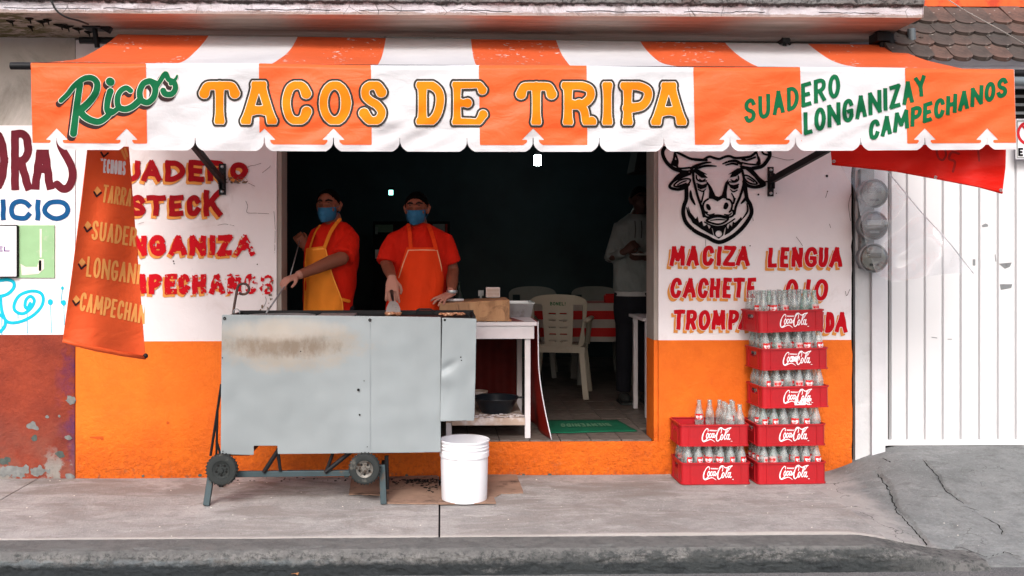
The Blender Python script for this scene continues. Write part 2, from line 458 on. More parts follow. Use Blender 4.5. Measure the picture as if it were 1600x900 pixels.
def orange_wall():
    m = Mat('orange_wall_paint', .62); m.base((.80,.165,.012))
    m.mix(m.ramp(m.noise(2.2, 9, .7), .38, .62), (.68,.125,.009))
    m.mix(m.ramp(m.noise(13, 12, .8, loc=(2,6,3)), .56, .66, 0, .35), (.60,.105,.01))
    m.mix(m.ramp(m.noise(9, 8, .7, loc=(5,5,1)), .62, .7, 0, .7), (.62,.1,.012))
    z = m.sep()[2]
    low = m.ramp(z, .30, .0)                       # splashed, blistered foot of the wall
    m.mix(m.math('MULTIPLY', m.ramp(m.noise(40, 6, .65), .5, .62), m.math('MULTIPLY', low, .55)), (.45,.07,.012))
    foot = m.math('MULTIPLY', m.ramp(m.noise(30, 6, .7, loc=(1,8,2)), .55, .64), m.ramp(z, .035, .0))
    m.mix(foot, (.12,.09,.07))
    m.mix(m.math('MULTIPLY', m.ramp(m.noise(5, 10, .8, loc=(9,4,6)), .48, .62, 0, .7), m.ramp(z, .50, .02)), (.50,.085,.012))
    m.mix(m.math('MULTIPLY', m.ramp(m.noise(8, 10, .8, loc=(2,9,6)), .56, .64, 0, .6), m.ramp(z, .22, .0)), (.30,.12,.06))
    m.mix(m.ramp(m.noise(33, 2, loc=(7,0,4)), .775, .79), (.2,.05,.02))
    m.mix(m.ramp(m.noise(6, 10, .75, (1,1,3), 1.2, (2,7,3)), .66, .69, 0, .5), (.95,.3,.08))
    h = m.math('MULTIPLY', m.noise(24, 7, .7), m.ramp(z, .45, .05, .18, 1.0))
    m.addbump(h, 1.0, .035); m.addbump(m.noise(4.5, 5), .35, .02)
    m.addbump(m.ramp(m.noise(7, 9, .7, (1,1,2.2), 1.5, (4,4,4)), .58, .66), .3, .004)
    return m.done()
M['orange_wall'] = orange_wall()
def brown_wall():
    m = Mat('oxide_red_wall', .8, off=(-4,0,0)); m.base((.31,.052,.024))
    m.mix(m.ramp(m.noise(2, 9, .7), .35, .65), (.17,.028,.018))
    x, y, z = m.sep()
    m.mix(m.math('MULTIPLY', m.ramp(x, -2.50, -2.40, 0, .9), m.ramp(m.noise(5, 9, .7), .45, .60)), (.10,.022,.085))
    m.mix(m.math('MULTIPLY', m.ramp(m.noise(3.4, 7, .62, loc=(2,2,8)), .42, .7, 0, .8), m.ramp(z, .50, .10)), (.22,.10,.075))
    m.mix(m.math('MULTIPLY', m.ramp(m.noise(4.2, 8, .65, loc=(6,1,3)), .50, .54), m.ramp(z, .24, .08)), (.26,.235,.215))
    m.mix(m.ramp(m.noise(16, 8, .6, loc=(1,2,2)), .74, .76), (.35,.30,.28))
    m.addbump(m.noise(12, 10, .7), .8, .03); m.addbump(m.noise(60, 4), .3, .004)
    return m.done()
M['brown_wall'] = brown_wall()
def ledge_mat():
    m = Mat('ledge_concrete', .85); m.base((.66,.62,.66))
    x, y, z = m.sep()
    wz = m.math('ADD', z, m.math('MULTIPLY', m.ramp(m.noise(14, 8, .7), .2, .8, -1, 1), .018))
    wz2 = m.math('ADD', z, m.math('MULTIPLY', m.ramp(m.noise(9, 9, .75, loc=(3,3,3)), .2, .8, -1, 1), .014))
    m.mix(m.ramp(wz2, 2.866, 2.862), (.42,.33,.31))                # bare lower arris
    m.mix(m.ramp(m.noise(3, 9, .75, (1,1,.35), .4), .54, .64, 0, .85), (.22,.18,.175))
    m.mix(m.ramp(m.noise(26, 10, .8), .58, .66, 0, .6), (.33,.28,.27))
    m.mix(m.ramp(wz, 2.912, 2.917), (.20,.195,.19))                # rough grey concrete above the paint line
    m.mix(m.math('MULTIPLY', m.ramp(wz, 2.912, 2.916), m.ramp(m.noise(35, 6, .7), .5, .6)), (.05,.05,.05))
    m.mix(m.math('MULTIPLY', m.ramp(wz, 2.902, 2.912), m.ramp(wz, 2.926, 2.917)), (.06,.055,.055))
    m.addbump(m.noise(22, 9, .75), 1.0, .03)
    cr = m.N.new('ShaderNodeTexVoronoi'); cr.feature = 'DISTANCE_TO_EDGE'; cr.inputs['Scale'].default_value = 5
    m.L.new(m.mapped((1,1,1.5)), cr.inputs['Vector'])
    m.mix(m.math('MULTIPLY', m.ramp(cr.outputs['Distance'], .012, .0), m.ramp(m.noise(4, 3), .5, .55)), (.12,.1,.1))
    return m.done()
M['ledge'] = ledge_mat()
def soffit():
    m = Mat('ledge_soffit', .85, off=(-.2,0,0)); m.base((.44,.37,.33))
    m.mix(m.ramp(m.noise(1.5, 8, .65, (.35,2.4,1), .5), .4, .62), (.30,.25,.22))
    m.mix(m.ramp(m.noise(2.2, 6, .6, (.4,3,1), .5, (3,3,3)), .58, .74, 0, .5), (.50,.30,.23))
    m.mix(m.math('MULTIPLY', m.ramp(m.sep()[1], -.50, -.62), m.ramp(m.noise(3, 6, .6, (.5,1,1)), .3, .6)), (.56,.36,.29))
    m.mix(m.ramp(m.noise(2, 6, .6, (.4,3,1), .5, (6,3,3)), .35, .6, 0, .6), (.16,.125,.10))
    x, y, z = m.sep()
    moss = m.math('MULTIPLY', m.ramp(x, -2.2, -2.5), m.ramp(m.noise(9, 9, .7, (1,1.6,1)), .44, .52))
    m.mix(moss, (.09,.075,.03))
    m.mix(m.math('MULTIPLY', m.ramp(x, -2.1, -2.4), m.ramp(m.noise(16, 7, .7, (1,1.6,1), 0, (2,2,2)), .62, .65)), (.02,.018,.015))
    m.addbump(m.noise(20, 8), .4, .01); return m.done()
M['soffit'] = soffit()
def concrete(name, c, c2, pale, wet=False):
    m = Mat(name, .9); m.base(c)
    m.mix(m.ramp(m.noise(1.1, 8, .65), .40, .62), c2)
    m.mix(m.ramp(m.noise(7, 12, .75), .50, .66, 0, .55), tuple(q*.68 for q in c2))
    m.mix(m.ramp(m.noise(4, 12, .75, (.6,1.8,1), .3, (7,4,2)), .54, .68, 0, .75), pale)
    m.mix(m.ramp(m.noise(38, 6, .7), .52, .68, 0, .45), tuple(q*.55 for q in c))
    m.mix(m.ramp(m.noise(90, 3, .5, loc=(3,8,3)), .60, .68, 0, .4), tuple(min(.7, q*1.5) for q in c))
    m.mix(m.ramp(m.noise(9, 10, .8, (.5,2.2,1), .6, (2,9,2)), .615, .66, 0, .8), (.12,.09,.08))
    m.mix(m.ramp(m.noise(60, 2, .5, loc=(5,1,3)), .76, .78, 0, .8), (.07,.06,.055))
    m.addbump(m.noise(45, 10, .75), .9, .012); m.addbump(m.noise(6, 8, .7), .5, .02); return m
M['pavement'] = concrete('pavement_concrete', (.42,.395,.386), (.29,.278,.272), (.54,.51,.50))
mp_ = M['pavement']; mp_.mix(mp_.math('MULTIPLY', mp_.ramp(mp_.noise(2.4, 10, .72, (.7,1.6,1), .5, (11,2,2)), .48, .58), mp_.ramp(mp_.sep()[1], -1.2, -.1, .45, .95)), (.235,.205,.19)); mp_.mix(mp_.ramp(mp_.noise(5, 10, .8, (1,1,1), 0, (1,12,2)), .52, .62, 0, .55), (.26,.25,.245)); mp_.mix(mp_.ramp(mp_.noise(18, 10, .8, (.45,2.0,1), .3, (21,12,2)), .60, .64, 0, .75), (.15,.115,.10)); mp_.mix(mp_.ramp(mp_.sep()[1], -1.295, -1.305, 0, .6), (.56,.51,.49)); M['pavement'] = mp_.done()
md_ = concrete('driveway_concrete', (.275,.285,.288), (.20,.21,.213), (.36,.365,.37))
md_.mix(md_.ramp(md_.math('ADD', md_.sep()[0], md_.ramp(md_.noise(2.2, 7, .65), .2, .8, -.16, .16)), 2.60, 2.44, 0, .9), (.42,.395,.386))
md_.mix(md_.ramp(md_.noise(2.5, 9, .7, loc=(6,6,0)), .55, .7, 0, .5), (.09,.092,.095))
vc_ = md_.N.new('ShaderNodeTexVoronoi'); vc_.feature = 'DISTANCE_TO_EDGE'; vc_.inputs['Scale'].default_value = 3.6
nz_ = md_.N.new('ShaderNodeTexNoise'); nz_.inputs['Scale'].default_value = 7; nz_.inputs['Detail'].default_value = 8; md_.L.new(md_.co, nz_.inputs['Vector'])
va_ = md_.N.new('ShaderNodeVectorMath'); va_.operation = 'MULTIPLY_ADD'; md_.L.new(nz_.outputs['Color'], va_.inputs[0]); va_.inputs[1].default_value = (.22,.22,.22); md_.L.new(md_.co, va_.inputs[2]); md_.L.new(va_.outputs[0], vc_.inputs['Vector'])
md_.mix(md_.math('MULTIPLY', md_.ramp(vc_.outputs['Distance'], .012, .002), md_.ramp(md_.noise(2.6, 4, loc=(4,2,2)), .50, .58)), (.05,.052,.052))
md_.mix(md_.ramp(md_.noise(24, 6, .7, loc=(2,5,1)), .66, .70, 0, .8), (.45,.45,.44))
md_.addbump(md_.noise(11, 9, .75), .9, .03)
M['drive'] = md_.done()
def kerbm():
    m = Mat('kerb_concrete', .9); m.base((.22,.205,.2))
    x, y, z = m.sep()
    m.mix(m.ramp(m.noise(3, 9, .7, (.5,1,1)), .4, .6), (.17,.16,.16))
    band = m.ramp(z, -.015, -.045)
    m.mix(m.math('MULTIPLY', band, m.ramp(m.noise(22, 9, .75, (1,1,.6)), .4, .56)), (.30,.29,.29))
    m.mix(m.math('MULTIPLY', m.math('MULTIPLY', band, m.ramp(x, -.2, -1.0)), m.ramp(m.noise(6, 6, .65, (.5,1,1), 0, (3,1,6)), .42, .55)), (.27,.33,.36))
    m.mix(m.math('MULTIPLY', m.ramp(z, -.055, -.1), m.ramp(m.noise(9, 8, .7, (.5,1,1), 0, (5,1,1)), .36, .46, 0, 1)), (.025,.032,.036))
    m.mix(m.math('MULTIPLY', m.math('MULTIPLY', m.ramp(z, -.012, -.045), m.ramp(x, .1, .6)), m.ramp(m.noise(12, 9, .72, (.6,1,1), 0, (5,3,1)), .43, .53, 0, .9)), (.035,.042,.045))
    m.addbump(m.noise(45, 9, .75), 1.0, .02); return m.done()
def kerbm():
    m = Mat('kerb_concrete', .95); m.base((.25,.245,.24))
    x, y, z = m.sep()
    m.mix(m.ramp(m.noise(8, 12, .75), .45, .6, 0, .8), (.17,.17,.17))
    zz = m.math('ADD', z, m.math('MULTIPLY', m.ramp(m.noise(15, 12, .75, (.8,1,1)), .25, .75, -1, 1), .022))
    m.mix(m.math('MULTIPLY', m.ramp(zz, -.008, -.022), m.math('MULTIPLY', m.ramp(m.noise(34, 10, .8), .43, .52), m.ramp(m.noise(3, 6, .7, loc=(9,9,9)), .40, .55))), (.33,.32,.31))
    m.mix(m.math('MULTIPLY', m.ramp(zz, -.008, -.022), m.ramp(m.noise(30, 10, .8, (1,1,1), 0, (5,5,5)), .50, .58, 0, .8)), (.08,.085,.085))
    m.mix(m.math('MULTIPLY', m.math('MULTIPLY', m.ramp(zz, -.04, -.055), m.ramp(x, -.1, -.8)), m.ramp(m.noise(14, 9, .75, (.5,1,1), 0, (3,1,6)), .45, .55, 0, .75)), (.27,.31,.33))
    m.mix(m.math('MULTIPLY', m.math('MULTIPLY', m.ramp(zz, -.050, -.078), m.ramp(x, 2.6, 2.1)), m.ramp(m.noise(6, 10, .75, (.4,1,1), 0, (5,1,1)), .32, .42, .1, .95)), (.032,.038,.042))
    m.mix(m.math('MULTIPLY', m.math('MULTIPLY', m.ramp(zz, -.01, -.025), m.math('MULTIPLY', m.ramp(x, .0, .8), m.ramp(x, 2.6, 2.15))), m.ramp(m.noise(12, 12, .78, (.6,1,1), 0, (5,3,1)), .42, .5, 0, .8)), (.07,.078,.08))
    m.addbump(m.noise(55, 12, .8), 1.0, .03); m.addbump(m.noise(18, 8, .7), .8, .03); return m.done()
M['kerb'] = kerbm()
def asphalt():
    m = Mat('asphalt', .85); m.base((.12,.12,.125))
    m.mix(m.ramp(m.noise(2, 7, .6), .4, .6), (.165,.16,.16))
    m.mix(m.ramp(m.noise(140, 2), .5, .62, 0, .6), (.04,.04,.045)); m.mix(m.ramp(m.noise(120, 2, loc=(3,3,3)), .64, .68, 0, .7), (.35,.34,.33))
    m.addbump(m.noise(130, 3), .6, .008); return m.done()
M['asphalt'] = asphalt()

# cloth of the awning: light comes through it
def cloth(name, c, trans=.35, flecks=False, rough=.45, var=.1, creases=True, spec=.22):
    m = Mat(name, rough); m.b.inputs['Specular IOR Level'].default_value = spec; m.base(c); m.mix(m.ramp(m.noise(3, 5), .3, .7), tuple(q*(1-var) for q in c))
    if flecks:
        msk = m.math('MULTIPLY', m.ramp(m.noise(30, 2, .4, (1,1,1)), .665, .685), m.ramp(m.noise(3.1, 2, loc=(2,2,1)), .48, .54))
        m.mix(msk, (.8,.78,.76))
    else:
        m.mix(m.ramp(m.noise(5, 8, .7, (.5,1,1.5), .6, (3,3,3)), .66, .78, 0, .3), tuple(q*.6 for q in c))
    if creases:
        m.addbump(m.noise(7, 4, .5, (1,1,2.2), .8), .35, .02); m.addbump(m.noise(24, 4, .5, (1.5,1,.7), 1.2), .18, .006)
    mat = m.done(); b = m.b; t = m.t
    tr = t.nodes.new('ShaderNodeBsdfTranslucent'); mx = t.nodes.new('ShaderNodeMixShader'); mx.inputs[0].default_value = trans
    t.links.new(m.col, tr.inputs[0]); t.links.new(b.outputs[0], mx.inputs[1]); t.links.new(tr.outputs[0], mx.inputs[2])
    t.links.new(mx.outputs[0], t.nodes['Material Output'].inputs[0]); return mat
M['cloth_orange'] = cloth('awning_top_brightened_orange', (.92,.16,.05), flecks=True, rough=.38, spec=.7)
M['cloth_top_white'] = cloth('awning_top_brightened_white', (.86,.86,.89), rough=.38, spec=.7)  # both top cloths coloured paler to offset the shade of the ledge
M['cloth_white'] = cloth('awning_white_cloth', (.80,.80,.83))
M['val_orange'] = cloth('valance_orange_print', (.90,.135,.034), .2)
M['banner'] = cloth('banner_orange_cloth', (.88,.13,.035), .25)
M['red_cloth'] = cloth('red_banner_cloth', (.85,.016,.006), .35, var=.2)
def paint(name, c, rough=.6, var=.15): return simple(name, c, .8, var=var, bump=.1, vs=14, spec=.15)
M['p_green'] = paint('green_lettering', (.002,.105,.038)); M['p_dark'] = paint('dark_outline', (.035,.018,.018))
M['p_line'] = paint('pale_outline', (.75,.7,.62)); M['p_amber'] = paint('amber_lettering', (.90,.20,.004))
M['p_char'] = paint('charcoal_outline', (.04,.035,.03)); M['p_white'] = paint('white_print', (.82,.82,.85))
M['p_red'] = paint('red_lettering', (.36,.004,.010), var=.3); M['p_red2'] = paint('bright_red_lettering', (.55,.004,.012), var=.12); M['p_shadow'] = paint('ochre_letter_shadow', (.74,.30,.07))
M['p_maroon'] = paint('maroon_lettering', (.13,.012,.022), var=.25); M['p_blue'] = paint('blue_lettering', (.006,.085,.24), var=.3)
M['p_cyan'] = paint('cyan_spray_paint', (.01,.46,.62)); M['p_black'] = simple('black_wall_drawing', (.004,.004,.005), .95, bump=0, spec=.08)
M['p_faint'] = paint('faint_orange_lettering', (.86,.36,.1)); M['p_purple'] = paint('purple_print', (.14,.04,.2)); M['p_sred'] = paint('sign_red', (.55,.02,.03))
M['black_metal'] = simple('black_metal', (.014,.014,.016), .5, .3, dirt=(.04,.03,.03), dirta=.62)
M['grey_metal'] = simple('painted_grey_steel', (.055,.08,.09), .55, .3, dirt=(.1,.07,.05), dirta=.6, dirts=12)
M['steel'] = simple('steel', (.42,.43,.44), .35, .8, dirt=(.2,.17,.15), dirta=.6)
M['dull_steel'] = simple('dull_steel', (.30,.31,.32), .5, .6, dirt=(.1,.08,.07), dirta=.58, dirts=14)
def sheetmetal():
    m = Mat('galvanised_sheet', .5, .12, off=(-.55,-.45,0)); m.base((.262,.290,.303))
    m.mix(m.ramp(m.noise(1.3, 5, .5), .3, .7), (.222,.248,.26))
    m.mix(m.ramp(m.noise(2.6, 5, .5, (1,1,.25)), .5, .7, 0, .5), (.29,.325,.345))
    def blob(cx, cz, rx, rz):
        x, y, z = m.sep()
        dx = m.math('MULTIPLY', m.math('SUBTRACT', x, cx), 1/rx); dz = m.math('MULTIPLY', m.math('SUBTRACT', z, cz), 1/rz)
        return m.math('ADD', m.math('MULTIPLY', dx, dx), m.math('MULTIPLY', dz, dz))
    CX, CZ = at(452, 540, -.69)[0], at(452, 540, -.69)[2]
    d = m.math('ADD', blob(CX, CZ, .42, .13), m.ramp(m.noise(7, 10, .75, (1,1,1.2)), .3, .7, -.75, .75))
    m.mix(m.ramp(d, 1.5, .35, 0, .6), (.33,.27,.21)); 
    d2 = m.math('ADD', blob(CX-.03, CZ-.005, .33, .065), m.ramp(m.noise(11, 10, .78, (1.6,1,.9), 0, (3,1,1)), .3, .7, -.8, .8))
    m.mix(m.ramp(d2, 1.3, .1, 0, .78), (.17,.125,.09))
    d3 = m.math('ADD', blob(at(440,0,-.69)[0], at(0,515,-.69)[2], .42, .07), m.ramp(m.noise(7, 6, .6, (1,1,.4), 0, (3,1,1)), .25, .75, -.5, .5))
    m.mix(m.ramp(d3, 1.1, .3, 0, .5), (.44,.40,.36))
    st = m.ramp(m.noise(5, 7, .7, (7,1,.25), 0, (5,5,5)), .72, .78, 0, .5)
    m.mix(st, (.22,.17,.13))
    m.mix(m.ramp(m.noise(30, 3, loc=(4,4,1)), .77, .79), (.07,.07,.07))
    m.addbump(m.noise(1.7, 3, .4), .6, .05); m.addbump(m.noise(50, 4, .5, (1,1,.1)), .05, .002)
    return m.done()
M['sheet'] = sheetmetal()
M['rubber'] = simple('old_rubber', (.028,.032,.032), .8, dirt=(.10,.095,.085), dirta=.55, dirts=14)
M['hub'] = simple('rusty_hub', (.19,.18,.165), .5, .5, dirt=(.06,.04,.03), dirta=.5, dirts=40)
M['bucket'] = simple('white_plastic', (.76,.76,.80), .35, var=.04, bump=0)
M['white_wood'] = simple('white_painted_wood', (.72,.68,.70), .55, var=.12, dirt=(.22,.03,.02), dirta=.66, dirts=9)
M['worn_wood'] = simple('worn_shelf_wood', (.48,.36,.29), .7, dirt=(.62,.57,.56), dirta=.5, dirts=6)
def block():
    m = Mat('chopping_block_wood', .7, off=at(742, 500, .1)); m.base((.50,.29,.15)); m.mix(m.ramp(m.noise(12, 6, .6, (1,1,.2)), .35, .65), (.34,.18,.09))
    m.mix(m.ramp(m.noise(8, 8, .7, (1,1,.8), 1), .52, .68), (.15,.075,.04)); m.mix(m.ramp(m.noise(26, 5, .6, (1,1,.15), 0, (3,3,3)), .64, .7), (.1,.05,.03))
    m.mix(m.ramp(m.sep()[0], .25, .15, 0, .6), (.18,.10,.06)); m.addbump(m.noise(40, 5, .6, (1,1,.2)), .5, .005); return m.done()
M['block'] = block()
M['cardboard'] = simple('dirty_cardboard', (.30,.19,.14), .9, dirt=(.08,.05,.04), dirta=.55, dirts=7, var=.3)
M['black_bits'] = simple('charred_bits', (.012,.01,.01), .9)
M['dark_bowl'] = simple('dark_blue_plastic', (.012,.016,.022), .3, bump=0)
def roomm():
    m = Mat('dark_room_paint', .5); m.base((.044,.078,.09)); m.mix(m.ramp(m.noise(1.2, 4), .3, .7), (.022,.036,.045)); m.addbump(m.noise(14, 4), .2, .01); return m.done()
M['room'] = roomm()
M['mould'] = simple('black_mould', (.012,.011,.008), .95, bump=.6)
M['room_black'] = simple('room_black', (.004,.004,.005), .8)
M['tile'] = simple('worn_floor_tile', (.19,.155,.135), .5, var=.5, dirt=(.07,.055,.045), dirta=.5, dirts=7)
M['grout'] = simple('floor_grout', (.07,.06,.055), .9)
M['chair'] = simple('cream_plastic_chair', (.38,.34,.275), .4, var=.12, bump=0, dirt=(.3,.26,.2), dirta=.62)
M['chair_far'] = simple('grey_plastic_chair', (.23,.23,.215), .45, var=.15, bump=0)
M['mat'] = simple('green_mat_rubber', (.006,.12,.06), .8, var=.3, bump=.6, bs=160)
M['mat_text'] = simple('mat_lettering', (.10,.24,.14), .8)
M['cloth_grey'] = simple('tablecloth_white_band', (.50,.45,.41), .6, var=.15, bump=.1)
M['cloth_red'] = simple('tablecloth_red_band', (.60,.014,.014), .6, var=.15, bump=.1)
M['back_red'] = simple('dark_red_cloth', (.10,.006,.004), .7, var=.4, bump=.2, bs=15)
M['side_red'] = simple('red_plastic_cloth', (.34,.012,.006), .5, var=.5, bump=.2, bs=15)
M['skin'] = simple('brown_skin', (.215,.075,.045), .5, var=.18, bump=.08)
M['hand'] = simple('daylit_hand_skin', (.42,.20,.15), .4, var=.2, bump=0)  # same skin, paled in colour for the daylight falling on the hands
M['skin_dark'] = simple('shaded_brown_skin', (.06,.028,.022), .55, var=.2, bump=0)  # customer's skin with the room's gloom put into its colour; also eyelids
M['hair'] = simple('black_hair', (.002,.002,.002), .8, spec=.05, bump=.5, bs=90)
def fabric(n, c, var=.25):
    m = Mat(n, .85); m.base(c); m.mix(m.ramp(m.noise(5, 5, .55), .35, .7), tuple(q*(1-var) for q in c))
    m.addbump(m.noise(6, 4, .5, (1,1,.35), 1.2), .6, .035); m.addbump(m.noise(14, 3, .5, (1,1,.5), .8), .3, .012); return m.done()
M['shirt'] = fabric('red_shirt_cotton', (.60,.012,.002), .2); M['apron_y'] = fabric('amber_apron_cloth', (.74,.22,.018), .22); M['apron_o'] = fabric('orange_apron_cloth', (.74,.045,.004), .15)
M['stitch'] = simple('apron_piping', (.85,.42,.24), .7, bump=0)
M['mask'] = simple('blue_face_mask', (.028,.15,.29), .75, var=.25, bump=0); M['hoodie'] = fabric('grey_hoodie_knit', (.19,.215,.215)); M['tee'] = fabric('white_tee', (.42,.41,.41))
M['jeans'] = fabric('dark_jeans', (.008,.009,.014)); M['eye'] = simple('eye_white', (.4,.36,.34), .3, bump=0); M['eye_dark'] = simple('eye_dark', (.01,.006,.005), .2, bump=0)
M['brow'] = simple('eyebrow', (.012,.008,.007), .8, bump=0)
M['meat'] = simple('chopped_meat', (.40,.17,.09), .5, var=.6, vs=60, bump=.6, dirt=(.6,.38,.25), dirta=.5, dirts=50)
M['paper'] = simple('white_paper', (.68,.62,.62), .8, var=.15)
def cratem():
    m = Mat('red_crate_plastic', .42); m.base((.44,.008,.015)); m.b.inputs['Specular IOR Level'].default_value = .4
    oi = m.N.new('ShaderNodeObjectInfo'); m.mix(m.ramp(oi.outputs['Random'], 0, 1, 0, .45), (.30,.006,.012))
    m.mix(m.ramp(m.noise(6, 8, .7), .45, .65, 0, .6), (.27,.010,.014)); m.mix(m.ramp(m.noise(40, 9, .8, (1,1,.35), 1, (3,2,2)), .64, .70, 0, .6), (.62,.22,.20))
    m.mix(m.ramp(m.noise(9, 10, .8, (1,1,1), 0, (8,2,2)), .62, .72, 0, .55), (.14,.012,.014)); m.addbump(m.noise(35, 5), .2, .004); return m.done()
M['crate'] = cratem()
mc_ = M['crate']; M['crate_in'] = mc_
def gl(name, tint, haze=.20, hz=(.70,.73,.73), gloss=.5):
    m = bpy.data.materials.new(name); m.use_nodes = True; t = m.node_tree; t.nodes.clear(); n = t.nodes.new; L = t.links.new
    out = n('ShaderNodeOutputMaterial'); tr = n('ShaderNodeBsdfTransparent'); tr.inputs[0].default_value = (*tint, 1)
    g = n('ShaderNodeBsdfGlossy'); g.inputs['Roughness'].default_value = .08; df = n('ShaderNodeBsdfDiffuse'); df.inputs[0].default_value = (*hz, 1)
    lw = n('ShaderNodeLayerWeight'); lw.inputs[0].default_value = .35
    mr = n('ShaderNodeMapRange'); L(lw.outputs['Facing'], mr.inputs[0]); mr.inputs[1].default_value = 0; mr.inputs[2].default_value = 1; mr.inputs[3].default_value = .06; mr.inputs[4].default_value = gloss
    tc = n('ShaderNodeTexCoord'); nz = n('ShaderNodeTexNoise'); nz.inputs['Scale'].default_value = 22 if haze != .14 else 3; L(tc.outputs['Object'], nz.inputs['Vector'])
    m2 = n('ShaderNodeMapRange'); L(nz.outputs['Fac'], m2.inputs[0]); m2.inputs[1].default_value = .35; m2.inputs[2].default_value = .7; m2.inputs[3].default_value = haze*.35; m2.inputs[4].default_value = haze*2
    a = n('ShaderNodeMixShader'); b = n('ShaderNodeMixShader'); L(mr.outputs[0], a.inputs[0]); L(tr.outputs[0], a.inputs[1]); L(g.outputs[0], a.inputs[2])
    L(m2.outputs[0], b.inputs[0]); L(a.outputs[0], b.inputs[1]); L(df.outputs[0], b.inputs[2]); L(b.outputs[0], out.inputs[0]); return m
M['glass'] = gl('clear_bottle_glass', (.86,.90,.89)); M['glass_green'] = gl('pale_green_bottle_glass', (.72,.90,.84)); M['glass_meter'] = gl('meter_glass', (.82,.85,.84), .04, (.65,.65,.62), .4); M['meter_face'] = simple('grey_meter_face', (.24,.24,.22), .5, .2)
M['label_red'] = simple('printed_red_label', (.62,.01,.012), .4, bump=0, var=.1); M['label_pale'] = simple('worn_label_print', (.62,.42,.42), .5, bump=0, var=.3)
M['film'] = gl('clear_plastic_film', (.96,.96,.98), .14, (.9,.9,.93), .18)
M['garage'] = simple('white_garage_enamel', (.68,.675,.69), .45, var=.05, vs=2, bump=.05, dirt=(.55,.52,.53), dirta=.74, dirts=20)
M['garage_wall'] = plaster('garage_side_plaster', (.66,.65,.68), (.56,.56,.59), (.3,.3,.31), stainlo=.58, bump=.7)
M['column'] = plaster('rough_white_column', (.60,.60,.62), (.48,.49,.5), (.24,.24,.24), stainlo=.5, bump=1.0, fine=30)
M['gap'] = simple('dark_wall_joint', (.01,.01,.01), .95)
def tilem():
    m = Mat('clay_roof_tile', .85); oi = m.N.new('ShaderNodeObjectInfo'); m.base((.115,.062,.045))
    cr = m.N.new('ShaderNodeValToRGB'); m.L.new(oi.outputs['Random'], cr.inputs[0])
    e = cr.color_ramp.elements; e[0].color = (.055,.050,.048,1); e[1].color = (.15,.085,.068,1); q = e.new(.5); q.color = (.09,.070,.062,1)
    m.col = cr.outputs[0]; m.mix(m.ramp(m.noise(11, 7, .65), .45, .65, 0, .6), (.035,.032,.03)); m.mix(m.ramp(m.noise(30, 4, loc=(2,2,2)), .68, .72), (.32,.28,.25))
    m.addbump(m.noise(40, 6), .5, .006); return m.done()
M['roof_tile'] = tilem()
M['green_board'] = simple('green_painted_board', (.30,.50,.27), .6, var=.15, dirt=(.52,.48,.43), dirta=.58, dirts=5)
M['sign_white'] = simple('white_sign_board', (.78,.77,.82), .5, var=.04, bump=0); M['sign_border'] = simple('sign_border_grey', (.3,.31,.3), .5)
M['leaf_g'] = simple('green_leaf', (.12,.26,.05), .6); M['leaf_b'] = simple('dry_leaf', (.42,.2,.09), .7)
M['moss'] = simple('moss_and_soot', (.03,.026,.018), .95)
M['wire'] = simple('wire', (.02,.02,.02), .6, bump=0); M['white_cable'] = simple('white_cable', (.35,.33,.32), .6, bump=0)
M['lamp'] = emit('lamp_tube_glow', (.85,1,.95), 32); M['lamp2'] = emit('cyan_lamp_glow', (.35,1,.85), 3.0)
M['glint'] = simple('pale_plastic_and_light_strip', (.2,.24,.22), .4, bump=0)  # pale tone, also used for the cooler's unlit stand-in light strip
M['pipe_grey'] = simple('grey_conduit', (.17,.2,.22), .5, .3)
# ================================================================== ground
def xb(Y): return 2.42 + .28*Y
def zground(x, y):
    k = sm(0, .62, x - xb(y))
    side = .008 * sm(-.6, 1.5, x)
    drive = .188 + (y - .1) * .19
    if y < -1.30: drive = min(drive, -.06 + (y+1.3)*.25)
    z = side*(1-k) + drive*k
    z += .004*mnoise.noise(Vector((x*1.3, y*1.7, 0))) + (k*.012)*mnoise.noise(Vector((x*3, y*3, 4)))
    return z
def ground_patch(name, X0, X1, Y0, Y1, m, parent, sx=.03, sy=.03, joint=.004, zf=zground, kind=None, cracks=None, low=None):
    nx = max(2, int((X1-X0)/sx)); ny = max(2, int((Y1-Y0)/sy)); b = MB()
    def fn(u, v):
        x = X0+(X1-X0)*u; y = Y0+(Y1-Y0)*v; z = zf(x, y)
        if cracks: z -= cracks(x, y)
        return (x, y, z)
    b.grid(fn, nx, ny)
    w = nx+1; e = []                                   # skirt so that a slab has depth
    for (a, c) in ((0, w*ny),): pass
    rim = [i for i in range(w)] + [j*w+nx for j in range(1, ny+1)] + [ny*w+i for i in range(nx-1, -1, -1)] + [j*w for j in range(ny-1, 0, -1)]
    n0 = len(b.v); b.v += [(b.v[i][0], b.v[i][1], -.16 if low is None else low) for i in rim]
    for q in range(len(rim)):
        q2 = (q+1) % len(rim); b.f.append((rim[q], n0+q, n0+q2, rim[q2])); b.m.append(0)
    o = part(name, b, m, parent, smooth='auto')
    if kind: o['kind'] = kind
    return o
J1, J2 = -2.60, -.012
pav = thing('pavement', None, None); pav['kind'] = 'structure'
ground_patch('pavement_slab', -7, J1-.004, -1.32, .0, M['pavement'], pav)
ground_patch('pavement_slab', J1+.004, J2-.005, -1.32, .0, M['pavement'], pav)
ground_patch('pavement_slab', J2+.005, 2.303, -1.32, .0, M['pavement'], pav, .03, .014)
b = MB(); b.box(-7, 2.3, -1.325, .0, -.15, -.03); part('joint_bed', b, M['gap'], pav)
